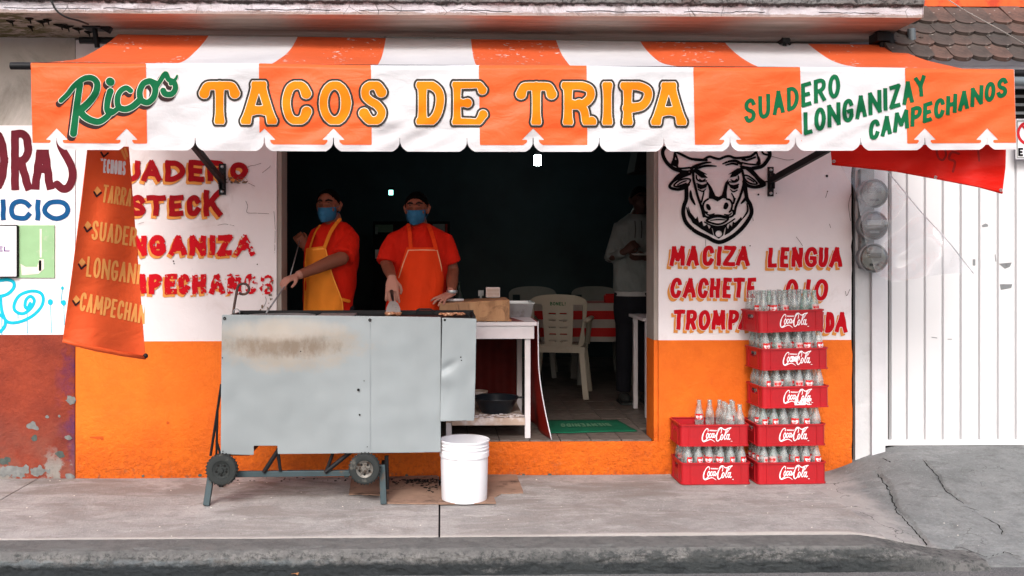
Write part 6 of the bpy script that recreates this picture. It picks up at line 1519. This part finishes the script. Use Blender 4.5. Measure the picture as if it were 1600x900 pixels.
bot_me = [bottle_me(M['glass'], 'glass'), bottle_me(M['glass_green'], 'glass')]
def label_me(mat, mat2, span):
    b = MB(); r = .0290; n = 10
    vs = []; 
    for i in range(n+1):
        a = -pi/2 + span*(i/n-.5)
        for z in (.112, .148): rr = r if z < .14 else .0278; vs.append((rr*cos(a), rr*sin(a), z))
    b.add(vs, [(2*i, 2*i+2, 2*i+3, 2*i+1) for i in range(n)], 0)
    for (u0, u1, z0, z1) in ((.12,.36,.122,.136),(.42,.55,.124,.134),(.6,.88,.122,.138),(.2,.8,.1155,.118)):
        vs = []
        for i in range(5):
            a = -pi/2 + span*(u0+(u1-u0)*i/4-.5)
            for z in (z0+.002*sin(i*2), z1+.003*sin(i*2.4)): vs.append((r*1.008*cos(a), r*1.008*sin(a), z))
        b.add(vs, [(2*i, 2*i+2, 2*i+3, 2*i+1) for i in range(4)], 1)
    return mesh_from(b, 'label', [mat, mat2])
lab_me = [label_me(M['label_red'], M['p_white'], 1.9), label_me(M['label_pale'], M['label_red'], 1.9)]
def stack(cname, specs, sname, fill=None):
    for i, (pxc, z, rz, roll, logo, lb) in enumerate(specs):
        x = at(pxc, 0, -.30)[0]; d0 = .012 if sname == 'left' else .018
        loc = Vector((x + sin(radians(rz))*CD*.5, -.300 + CD/2 + d0*.3 - .006, z))
        t = thing('bottle_crate', lb, 'crate', (0,0,0), 'stacked red bottle crates'); t.location = loc; t.rotation_euler = (0, -radians(roll), radians(rz))
        o = bpy.data.objects.new('body', crate_me); C.objects.link(o); o.parent = t
        o = bpy.data.objects.new('logo', logo_me[logo]); C.objects.link(o); o.parent = t
        Mx = Matrix.Translation(loc) @ Matrix.Rotation(radians(rz), 4, 'Z') @ Matrix.Rotation(-radians(roll), 4, 'Y')
        slots = [(a, c_) for c_ in range(4) for a in range(6)]
        if fill and i in fill: slots = fill[i]
        for a, c_ in slots:
            green = random.random() < .10; hasl = random.random(); 
            p = Mx @ Vector(((a-2.5)*.0685 + random.uniform(-.003,.003), (c_-1.5)*.063 + random.uniform(-.003,.003), .019))
            lab = 0 if hasl < .42 else (1 if hasl < .62 else None)
            short = lb.split(',')[0]
            kind = (('greenish' if green else 'clear') + {0: ' red-labelled', 1: ' faded-label', None: ' plain'}[lab] + ' bottle')
            bt = thing('glass_bottle', f"{kind}, {ROW[c_]} row {ORD[a]} from left, {CN[(sname, i)]}", 'bottle', (0,0,0), 'empty glass bottles in the red crates'); bt.location = p
            bt.rotation_euler = (random.uniform(-.02,.02), random.uniform(-.02,.02) - radians(roll), random.uniform(-1.0, 1.0))
            o = bpy.data.objects.new('glass', bot_me[1 if green else 0]); C.objects.link(o); o.parent = bt
            if lab is not None: o = bpy.data.objects.new('label', lab_me[lab]); C.objects.link(o); o.parent = bt
CN = {('right', 0): 'tall stack bottom crate', ('right', 1): 'tall stack second-lowest crate', ('right', 2): 'tall stack middle crate', ('right', 3): 'tall stack second-highest crate', ('right', 4): 'tall stack top crate', ('left', 0): 'short stack bottom crate', ('left', 1): 'short stack top crate'}
g0 = zground(2.1, -.2)+.004
PZ = .2375
stack('r', [(1236, g0, 1.5, .2, 0, 'red bottle crate at the bottom of the tall stack, standing on the pavement'), (1235, g0+PZ, 2, .3, 0, 'red bottle crate second from the bottom of the tall stack'),
            (1239, g0+2*PZ, 4, .4, 1, 'red bottle crate in the middle of the tall stack with smeared white logo'), (1237, g0+3*PZ, 5, .7, 2, 'red bottle crate second from the top of the tall stack with blotted logo'),
            (1230, g0+4*PZ, 7, 1.3, 0, 'red bottle crate on top of the tall stack, turned slightly outward')], 'right')
stack('l', [(1118, g0, .5, 0, 0, 'red bottle crate on the pavement at the bottom of the short left stack'), (1116, g0+PZ, .5, 0, 0, 'red bottle crate atop the short left stack, mostly empty on its left')], 'left', {1: [(2,3),(3,3),(4,3),(4,2),(4,1),(5,3),(5,2),(5,0),(4,0)]})
# ================================================================== people
def interp(rings, y):
    if y <= rings[0][1]: return rings[0]
    for a, c in zip(rings, rings[1:]):
        if y <= c[1]:
            t = (y-a[1])/(c[1]-a[1]); return tuple(a[i]*(1-t)+c[i]*t for i in range(len(a)))
    return rings[-1]
def ringpts(rings, Yc, off=0):
    "rings: (px, py, rx_px, depth ratio)"
    out = []
    for r in rings:
        c = at(r[0], r[1], Yc); k = (Yc+CAMD)/F; out.append((Vector(c), r[2]*k+off, r[2]*k*r[3]+off))
    return out
def loft(b, R, seg=28, rot=0):
    vs = []
    for c, rx, ry in R:
        for k in range(seg):
            t = 2*pi*k/seg; x, y = rx*cos(t), ry*sin(t); vs.append((c.x + x*cos(rot)-y*sin(rot), c.y + x*sin(rot)+y*cos(rot), c.z))
    n = len(R); fs = [(i*seg+k, i*seg+(k+1) % seg, (i+1)*seg+(k+1) % seg, (i+1)*seg+k) for i in range(n-1) for k in range(seg)]
    fs += [tuple(range(seg))[::-1], tuple((n-1)*seg+k for k in range(seg))]; b.add(vs, fs)
def hand(b, wrist, fdir, back, side, s=1.0, curl=.5, spread=.10, thumb=.6):
    "wrist point, finger direction, back-of-hand normal, side=+1 thumb on the cross(f,back) side"
    w = Vector(wrist); f = Vector(fdir).normalized(); n = (Vector(back) - f*Vector(back).dot(f)).normalized(); x = f.cross(n)*side
    L = .088*s
    b.tube([w - f*.02*s, w, w+f*.035*s, w+f*L], [.024*s, .026*s, .038*s, .040*s], 14, ell=[.8, .62, .40, .36], up=x)
    for i, (o, ln) in enumerate(((.029, .070), (.010, .080), (-.010, .074), (-.029, .058))):
        k0 = w + f*L*.93 + x*o*s - n*.002; d = (f + x*(o/.03)*spread).normalized(); P = [k0]; a = 0; p = k0
        cc = curl*(1 + .12*((i*7) % 3 - 1))
        for q, fr in enumerate((.45, .30, .25)):
            a += cc*(.75 if q == 0 else .9); dd = d*cos(a) - n*sin(a); p = p + dd*ln*fr*s; P.append(p)
        b.tube(P, [.0098*s, .0092*s, .0085*s, .007*s], 8)
    k0 = w + f*.025*s + x*.022*s - n*.004; d = (x*.8 + f*.75 - n*thumb*.5).normalized(); P = [k0, k0 + d*.034*s, k0 + d*.034*s + (f*.9 + x*.25 - n*thumb*.5).normalized()*.026*s, k0 + d*.034*s + (f*.95 - n*thumb*.6).normalized()*.048*s]
    b.tube(P, [.014*s, .0115*s, .0105*s, .008*s], 8)
def daylit_hands(o, parent, centres, rad, mat):  # assigns the paler daylit skin to faces around the hands
    me = o.data; me.materials.append(mat); k = len(me.materials)-1; bb = base_of(parent)
    for p in me.polygons:
        c = p.center + bb
        if any((c-q).length < rad for q in centres): p.material_index = k
def head(b, c, yaw, s=1.0):
    n0 = len(b.v)
    b.ball((0, .012, .024), .1, 20, 14, sc=(.76, .95, .86)); b.ball((0, -.02, -.035), .1, 18, 12, sc=(.60, .70, .80)); b.ball((0, -.05, -.085), .03, 12, 8, sc=(1.1, .9, .8))
    b.tube([(0, -.078, .012), (0, -.092, -.008), (0, -.104, -.024), (0, -.088, -.036)], [.009, .012, .016, .012], 10)
    b.ball((.0, -.085, -.06), .022, 10, 6, sc=(1.2, .5, .5)); b.tube([(-.045, -.068, .018), (0, -.088, .022), (.045, -.068, .018)], [.010, .011, .010], 8)
    for sx in (-1, 1):
        b.ball((sx*.038, -.052, -.022), .024, 10, 8, sc=(1, .8, .9))
        b.tube([(sx*.072, .012, -.035), (sx*.080, .012, -.015), (sx*.086, .020, .012), (sx*.080, .022, .026), (sx*.072, .004, .020)], [.008, .010, .013, .011, .006], 8)
    Mx = Matrix.Translation(Vector(c)) @ Matrix.Rotation(yaw, 4, 'Z') @ Matrix.Rotation(radians(5), 4, 'X') @ Matrix.Scale(s, 4); b.xform(Mx, n0); return Mx
def face_bits(parent, Mx, masked=True, hairline=.062, side=1.0, hairm='hair', brow=True):
    def surf(x, z, off=0):
        a = 1 - (x/.076)**2 - ((z-.024)/.086)**2; y1 = .012 - .095*sqrt(max(0, a)) if a > 0 else 9
        a = 1 - (x/.060)**2 - ((z+.035)/.080)**2; y2 = -.02 - .070*sqrt(max(0, a)) if a > 0 else 9
        y = min(y1, y2); return y if y < 5 else .012
    for sx in (-1, 1):
        b = MB(); b.ball((sx*.031, surf(.031, .018)+.007, .017), .012, 12, 8, sc=(1.25, .8, .62)); b.xform(Mx); e = part('eye', b, M['eye'], parent, smooth=True)
        b = MB(); b.ball((sx*.031, surf(.031, .018)-.0015, .017), .0068, 10, 6, sc=(1, .6, .95)); b.xform(Mx); part('iris', b, M['eye_dark'], e, smooth=True)
        b = MB(); b.tube([(sx*.017, surf(.017, .024)-.003, .0245), (sx*.031, surf(.031, .027)-.004, .0275), (sx*.046, surf(.046, .022)-.003, .021)], [.003,.0055,.0035], 6); b.xform(Mx); part('eyelid', b, M['skin_dark'], e, smooth=True)
        if brow:
            b = MB(); b.tube([(sx*.012, surf(.012, .040)-.004, .040), (sx*.030, surf(.03, .047)-.004, .047), (sx*.052, surf(.052, .038)-.002, .038)], [.005, .0075, .004], 8); b.xform(Mx); part('eyebrow', b, M['brow'], parent, smooth=True)
    # hair cap
    b = MB(); rnd = random.Random(4)
    def hp(u, v):
        a = 2*pi*u; fr = max(0, -cos(a)); zl = .024 + hairline*.76*fr**.8 - .070*(max(0, cos(a))**.8) - .02*(abs(sin(a))**3)*side
        zl = zl + .004*mnoise.noise(Vector((a*9, 1, 2))) + .010*mnoise.noise(Vector((a*22, 4, 2))); ph0 = math.asin(max(-1, min(1, (zl-.024)/.088))); ph = ph0 + (pi/2-ph0)*v
        r = 1.03 + .02*mnoise.noise(Vector((cos(a)*4, sin(a)*4, ph*5)))
        return (.076*r*cos(ph)*sin(a), .014 + .097*r*cos(ph)*cos(a), .024 + .088*(r+.010)*sin(ph))
    b.grid(hp, 140, 14); b.xform(Mx); part('hair', b, M[hairm], parent, smooth=True, solid=.006)
    if masked:
        b = MB()
        def mp(u, v):
            x = (u-.5)*2; z = -.004 - .098*v + .012*v*x*x; w_ = (.064 - .018*v**3); bul = .020*(1-x*x)*sin(pi*min(1, v*1.05))**.6
            yy = surf(x*w_, max(z, -.088)); 
            base = min(yy-.003, -.100 + .085*abs(x)**2.0)
            return (x*w_, base - .008*(1-abs(x)**3) - bul*.55 - .0042*abs(sin(v*pi*3.5))*(1-abs(x)), z)
        b.grid(mp, 26, 20); b.xform(Mx); k = part('face_mask', b, M['mask'], parent, smooth=True, solid=.003)
        b = MB()
        for sx in (-1, 1):
            for z in (-.008, -.088): b.tube([(sx*.056, -.035, z), (sx*.070, -.01, z*.6), (sx*.078, .012, .005 if z > -.05 else -.03)], .0014, 5)
        b.xform(Mx); part('ear_loop', b, M['mask'], k)
def trousers(parent, cx, Yc, mat, w=.17, top=1.1, dx=.09):
    b = MB(); R = [(Vector((cx, Yc, top)), w, .12), (Vector((cx, Yc, top-.14)), w*1.04, .13), (Vector((cx, Yc, top-.24)), w*.98, .125)]; loft(b, R)
    for sx in (-1, 1): b.tube([(cx+sx*dx*.8, Yc, top-.14), (cx+sx*dx, Yc-.01, .75), (cx+sx*dx*1.1, Yc+.01, ZF+.09)], [.095, .075, .06], 14)
    t = baked(b, 'trousers', mat, parent, .012, 3)
    for sx in (-1, 1):
        b = MB(); x = cx+sx*dx*1.1; b.ball((x, Yc-.04, ZF+.045), .06, 14, 8, sc=(.8, 2.1, .75)); b.box(x-.045, x+.045, Yc-.15, Yc+.07, ZF+.002, ZF+.02); part('shoe', b, M['rubber'], parent, smooth='auto')
def cloth_on(parent, name, rings, Yc, poly, mat, off=.012, step=1.6, rot=0, wave=.004, piping=None):
    k = (Yc+CAMD)/F
    def mp(px, py, extra=0):
        r = interp(rings, py); x = (px-r[0])/r[2]; x = max(-.97, min(.97, x)); y = Yc - r[2]*k*r[3]*sqrt(1-x*x) - off - extra
        y += wave*sin(px*.25+py*.05) + wave*mnoise.noise(Vector((px*.05, py*.03, 3)))
        return at(px, py, y)
    xs = [p[0] for p in poly]; ys = [p[1] for p in poly]; f = Field(min(xs)-3, max(xs)+3, min(ys)-3, max(ys)+3, step); f.poly(poly, pad=8)
    b = MB(); f.mesh(b, mp, merge=False); o = part(name, b, mat, parent, smooth=True, fixn=False, solid=.004); return o, mp

# ---- cook 1 : turned to the left, stirring with a long tool
Y1 = .34
p1 = thing('person', 'cook in red shirt, amber apron and blue mask, stirring with a long tool', 'person', (at(515, 0, Y1)[0], Y1, ZF))
r1 = [(524,341,8.5,1.0),(524,347,12,.95),(523,353,23,.75),(521,360,32,.7),(520,372,37,.72),(518,390,40,.74),(517,415,40,.76),(515,445,38.5,.8),(513,470,37,.82),(512,500,37,.82)]
RP = ringpts(r1, Y1)
b = MB(); loft(b, ringpts([(520,333,11,1.05),(522,346,12.5,1.0)] + [(a, y, r*.93, e) for a, y, r, e in r1[2:]] + [(512,540,34,.8)], Y1), rot=0)
hc = Vector(at(513, 322.5, Y1-.03)); Mx1 = head(b, hc, radians(-14), 1.0)
sh = Vector(at(545, 374, Y1-.02)); el = Vector(at(533, 404, Y1-.17)); wr = Vector(at(465, 430.5, Y1-.36)); 
b.tube([sh, (sh+el)/2+V(.01,0,0), el, el*.75+wr*.25+V(0,0,.004), el*.4+wr*.6, wr], [.055, .052, .049, .046, .038, .029], 16)
hand(b, wr, (wr-el)+V(0,-.02,.0), (0,-.25,1), -1, 1.0, .62, .02, 1.0)
e2 = Vector(at(492, 402, Y1+.02)); w2 = Vector(at(477, 386, Y1-.02)); b.tube([Vector(at(497, 366, Y1+.05)), e2, w2], [.05,.045,.032], 14); hand(b, w2, (-.45,-.2,.7), (0,-1,.2), 1, .95, 1.25, .0, .8)
for sx in (-1, 1): b.tube([(p1.location.x+sx*.08, Y1, .98), (p1.location.x+sx*.09, Y1, ZF+.1)], [.08,.05], 12)
bo_ = baked(b, 'body', M['skin'], p1, .005, 2); daylit_hands(bo_, p1, [wr+(wr-el).normalized()*.09], .115, M['hand']); face_bits(p1, Mx1, hairline=.088)
b = MB(); loft(b, ringpts([(524,346.5,12,1.0)] + [(a, y, r*1.0, e) for a, y, r, e in r1[2:]] + [(512,515,38,.82)], Y1, .010))
b.tube([Vector(at(538, 364, Y1)), sh+V(.005,-.01,.0), sh*.55+el*.45+V(.012,-.005,0), sh*.12+el*.88+V(.012,.0,-.005)], [.060,.074,.078,.080], 18, ell=[1,1,1,1.05])
b.tube([Vector(at(503, 362, Y1+.02)), Vector(at(495, 378, Y1+.04)), Vector(at(489, 396, Y1+.03))], [.06,.068,.07], 16)
def crease(v):
    f_ = abs(mnoise.noise(Vector((v.x*9+v.z*4, v.y*9, v.z*4.5-v.x*5)))); g_ = abs(mnoise.noise(Vector((v.x*20, v.y*16, v.z*9+3))))
    return v + Vector((.012*(f_-.25), .030*(f_-.25)+.012*(g_-.2), 0))
baked(b, 'shirt', M['shirt'], p1, .010, 3, post=crease)
ap, mp1 = cloth_on(p1, 'apron', r1, Y1, [(478.5,388),(507.5,384.5),(509,392),(514,412),(521,435),(530,458),(535,474),(536.5,500),(474.5,500),(475,450),(476,410)], M['apron_y'], .040, rot=0)
f = Field(474, 540, 380, 500, .6); f.stroke([(480,391),(508,388)], 1.5); f.stroke(catmull([(509,390),(514,412),(521,435),(530,458),(535,474),(536,498)], 5), .9); b = MB(); f.mesh(b, lambda x, y: mp1(x, y, .003), merge=False); part('hem', b, simple('apron_amber_hem', (.95,.36,.05), .7, bump=0), ap, fixn=False)
def strap(parent, rings, Yc, P, w, mat, off=.026):
    f = Field(min(p[0] for p in P)-6, max(p[0] for p in P)+6, min(p[1] for p in P)-6, max(p[1] for p in P)+6, .7); f.stroke(catmull(P, 6), w)
    k = (Yc+CAMD)/F
    def mp(px, py):
        r = interp(rings, py); x = max(-.98, min(.98, (px-r[0])/r[2])); return at(px, py, Yc - r[2]*k*r[3]*sqrt(1-x*x) - off)
    b = MB(); f.mesh(b, mp, merge=False); return part('strap', b, mat, parent, smooth=True, fixn=False, solid=.003)
strap(p1, r1, Y1, [(531,343),(525,350),(516,364),(507.5,386)], 2.6, M['apron_y'], .044); strap(p1, r1, Y1, [(500,352),(492,364),(484,388)], 1.2, M['apron_y'], .040); strap(p1, r1, Y1, [(535,468),(545,470.5)], 2.4, M['apron_y'], .04)
trousers(p1, p1.location.x, Y1, M['jeans'])
st_ = thing('stirring_rod', 'long thin steel rod held diagonally by the cook in the amber apron', 'tool', at(418, 488, -.35)); hp_ = wr + (wr-el).normalized()*.075 + V(-.005,-.0,-.024)
b = MB(); lo = Vector(at(416, 489, -.42)); d_ = (hp_-lo).normalized(); b.tube([lo, hp_, hp_ + d_*.05], [.0055,.0055,.005], 8); b.tube([hp_ + d_*.05, Vector(w2)+V(-.03,-.06,.04)], [.0045,.004], 8); part('rod', b, M['dull_steel'], st_, smooth=True)

# ---- cook 2 : facing the street, left hand on the block, spatula in the right
Y2 = .28
p2 = thing('person', 'cook in red shirt, orange apron and blue mask, pressing a spatula on the griddle', 'person', (at(652, 0, Y2)[0], Y2, ZF))
r2 = [(654,343,9.5,1.0),(654,350,13,.9),(655,356,25,.7),(655,362,37,.62),(655,373,44,.62),(655,395,44,.66),(654,425,43,.7),(651,455,45,.72),(649,480,45.5,.72),(648,505,45,.72)]
b = MB(); loft(b, ringpts([(653,336,11.5,1.05),(654,349,13.5,.95)] + [(a, y, r*.93, e) for a, y, r, e in r2[2:]] + [(648,540,40,.75)], Y2))
hc = Vector(at(651, 326.5, Y2-.03)); Mx2 = head(b, hc, radians(-9), .99)
sh = Vector(at(616, 373, Y2-.01)); el = Vector(at(604, 412, Y2-.08)); wr = Vector(at(612.5, 434, -.06)); b.tube([sh, el, el*.6+wr*.4, wr], [.040, .044, .041, .029], 16)
hand(b, wr, (.02,-.26,-.62), (0,-.9,.4), -1, 1.12, .26, .16, .9); HW = wr.copy()
sh2 = Vector(at(694, 373, Y2)); el2 = Vector(at(707, 422, Y2+.03)); wr2 = Vector(at(706, 458.5, .10)); b.tube([sh2, el2, el2*.5+wr2*.5, wr2], [.040, .044, .040, .028], 16)
n0 = len(b.v); hand(b, wr2, (-.50,-.42,-.20), (-.10,-.45,.9), 1, 1.0, .30, .55, .6)
for sx in (-1, 1): b.tube([(p2.location.x+sx*.08, Y2, .98), (p2.location.x+sx*.09, Y2, ZF+.1)], [.08,.05], 12)
bo_ = baked(b, 'body', M['skin'], p2, .005, 2); daylit_hands(bo_, p2, [wr+V(0,-.05,-.09), wr2+V(-.07,-.06,-.03)], .115, M['hand']); face_bits(p2, Mx2, hairline=.066)
b = MB(); loft(b, ringpts([(654,349,13.5,.95)] + [(a, y, r, e) for a, y, r, e in r2[2:]] + [(648,515,46,.72)], Y2, .010))
b.tube([Vector(at(632, 366, Y2)), sh+V(0,0,-.012), sh*.5+el*.5+V(-.004,0,0), sh*.02+el*.98+V(-.002,0,0)], [.045,.064,.069,.072], 18)
b.tube([Vector(at(677, 366, Y2)), sh2+V(0,0,-.012), sh2*.45+el2*.55+V(.004,0,0), sh2*.22+el2*.78+V(.006,0,0)], [.045,.064,.069,.073], 18)
baked(b, 'shirt', M['shirt'], p2, .010, 3, post=crease)
b = MB(); Q = [at(654+12.5*cos(radians(a)), 351.5+5*sin(radians(a)), Y2-.072*abs(sin(radians(a)))-.02) for a in range(10, 171, 16)]; b.tube(Q, .006, 8); part('collar', b, M['shirt'], p2, smooth=True)
ap, mp2 = cloth_on(p2, 'apron', r2, Y2, [(635,386.5),(684,386.5),(687,402),(692,425),(694,438),(692,455),(688,470),(686,505),(606,505),(606.5,470),(609,452),(617,436),(626,416),(631,400)], M['apron_o'], .034)
f = Field(600, 700, 380, 440, .6); f.stroke([(623,434),(630,412),(638,391),(660,390.5),(683,391),(688,410),(692.5,431)], .8); b = MB(); f.mesh(b, lambda x, y: mp2(x, y, .003), merge=False); part('piping', b, M['stitch'], ap, fixn=False)
strap(p2, r2, Y2, [(638,352),(640,362),(642,388)], 3.0, M['apron_o'], .036); strap(p2, r2, Y2, [(670,353),(675,366),(681,388)], 3.0, M['apron_o'], .036)
trousers(p2, p2.location.x, Y2, M['jeans'])
b = MB(); c = wr2 + V(.002,.0,.012); b.lathe([(.036,-.010),(.038,0),(.036,.010)], c, 20, sy=.85); part('wrist_watch', b, M['steel'], p2, smooth=True)
spt = thing('spatula', 'steel griddle spatula pressed on the meat by the second cook', 'spatula', at(614, 490, -.45))
pts = [(611,470),(618,470),(623,476),(626,490),(602.5,490),(605,476)]
def spm(x, y): t = (y-468)/22; return at(x, y, -.34 - .11*t)
f = Field(600, 629, 466, 493, .7); f.poly(catmull(pts[:1], 1) if False else [(611,470),(617.5,470),(622,474),(625,481),(626.5,490.5),(602.5,490.5),(604,481),(607,474)]); b = MB(); f.mesh(b, spm, merge=False); part('blade', b, simple('greasy_steel', (.36,.34,.33), .45, .4, dirt=(.15,.1,.08), dirta=.6, dirts=30), spt, smooth=True, fixn=False, solid=.002)
b = MB(); hnd = HW + V(0.0,-.055,-.085); b.tube([spm(614.3, 471), (Vector(spm(614.3, 471))+hnd)/2, hnd], [.006,.009,.012], 10); part('handle', b, M['black_metal'], spt, smooth=True)

# ---- customer in the room
Y3 = 1.55
p3 = thing('person', 'customer in grey hoodie and dark jeans standing in shadow by the right jamb', 'person', (at(992, 0, Y3)[0], Y3, ZF))
r3 = [(997,330,9,1.0),(996,337,14,.95),(994,344,24,.75),(992,352,29,.7),(991,372,30,.72),(990,400,29,.75),(990,430,29,.78),(990,462,29,.78)]
b = MB(); loft(b, ringpts([(998,325,9.5,1.05)] + [(a, y, r*.9, e) for a, y, r, e in r3[1:]], Y3)); Mx3 = head(b, Vector(at(1000, 313, Y3-.03)), radians(8), .98)
sh = Vector(at(968, 356, Y3)); el = Vector(at(956, 404, Y3-.04)); wr = Vector(at(976, 393, Y3-.20)); b.tube([sh, el, wr], [.05,.045,.03], 14); hand(b, wr, (.5,-.3,.45), (-.3,-.8,.3), 1, 1, .9, .02)
sh = Vector(at(1014, 356, Y3)); el = Vector(at(1022, 402, Y3-.04)); wr = Vector(at(1008, 402, Y3-.22)); b.tube([sh, el, wr], [.05,.045,.03], 14); hand(b, wr, (-.7,-.35,-.05), (0,-.5,-.8), 1, 1, .5, .02)
for sx in (-1, 1): b.tube([(p3.location.x+sx*.08, Y3, .98), (p3.location.x+sx*.09, Y3, ZF+.1)], [.08,.05], 12)
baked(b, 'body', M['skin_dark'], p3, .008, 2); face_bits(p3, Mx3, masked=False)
b = MB(); loft(b, ringpts([(996,335,13,1.0)] + list(r3[2:-1]) + [(990,455,29.5,.78)], Y3, .014))
for a_, b_, c_ in (((972,352),(955,404),(974,394)), ((1011,352),(1023,402),(1011,402))):
    b.tube([Vector(at(*a_, Y3)), Vector(at(*b_, Y3-.03)), Vector(at(*c_, Y3-.18))], [.068,.062,.043], 14)
b.tube([Vector(at(984, 338, Y3+.04)), Vector(at(988, 342, Y3-.06)), Vector(at(998, 346, Y3-.09)), Vector(at(1010, 341, Y3-.05))], [.03]*4, 10)
baked(b, 'hoodie', M['hoodie'], p3, .010, 3, post=crease)
b = MB()
for x_ in (992, 1002): b.tube([at(x_, 345, Y3-.15), at(x_+1, 358, Y3-.165), at(x_, 372, Y3-.17)], .0035, 6)
part('drawstring', b, M['wire'], p3)
b = MB(); loft(b, ringpts([(990,452,28,.78),(990,462,29.5,.8)], Y3, .006)); part('tee_hem', b, M['tee'], p3, smooth='auto')
trousers(p3, p3.location.x, Y3, M['jeans'], top=1.14, dx=.085)
ph = thing('paper_plate', 'pale plate held low in the hands of the shadowed customer', 'plate', at(1003, 400, Y3-.28)); c = at(1003, 399, Y3-.29); b = MB(); b.lathe([(.001,0),(.06,0),(.085,.012),(.086,.014),(.06,.004),(.001,.004)], c, 24); part('plate', b, M['tee'], ph, smooth='auto')
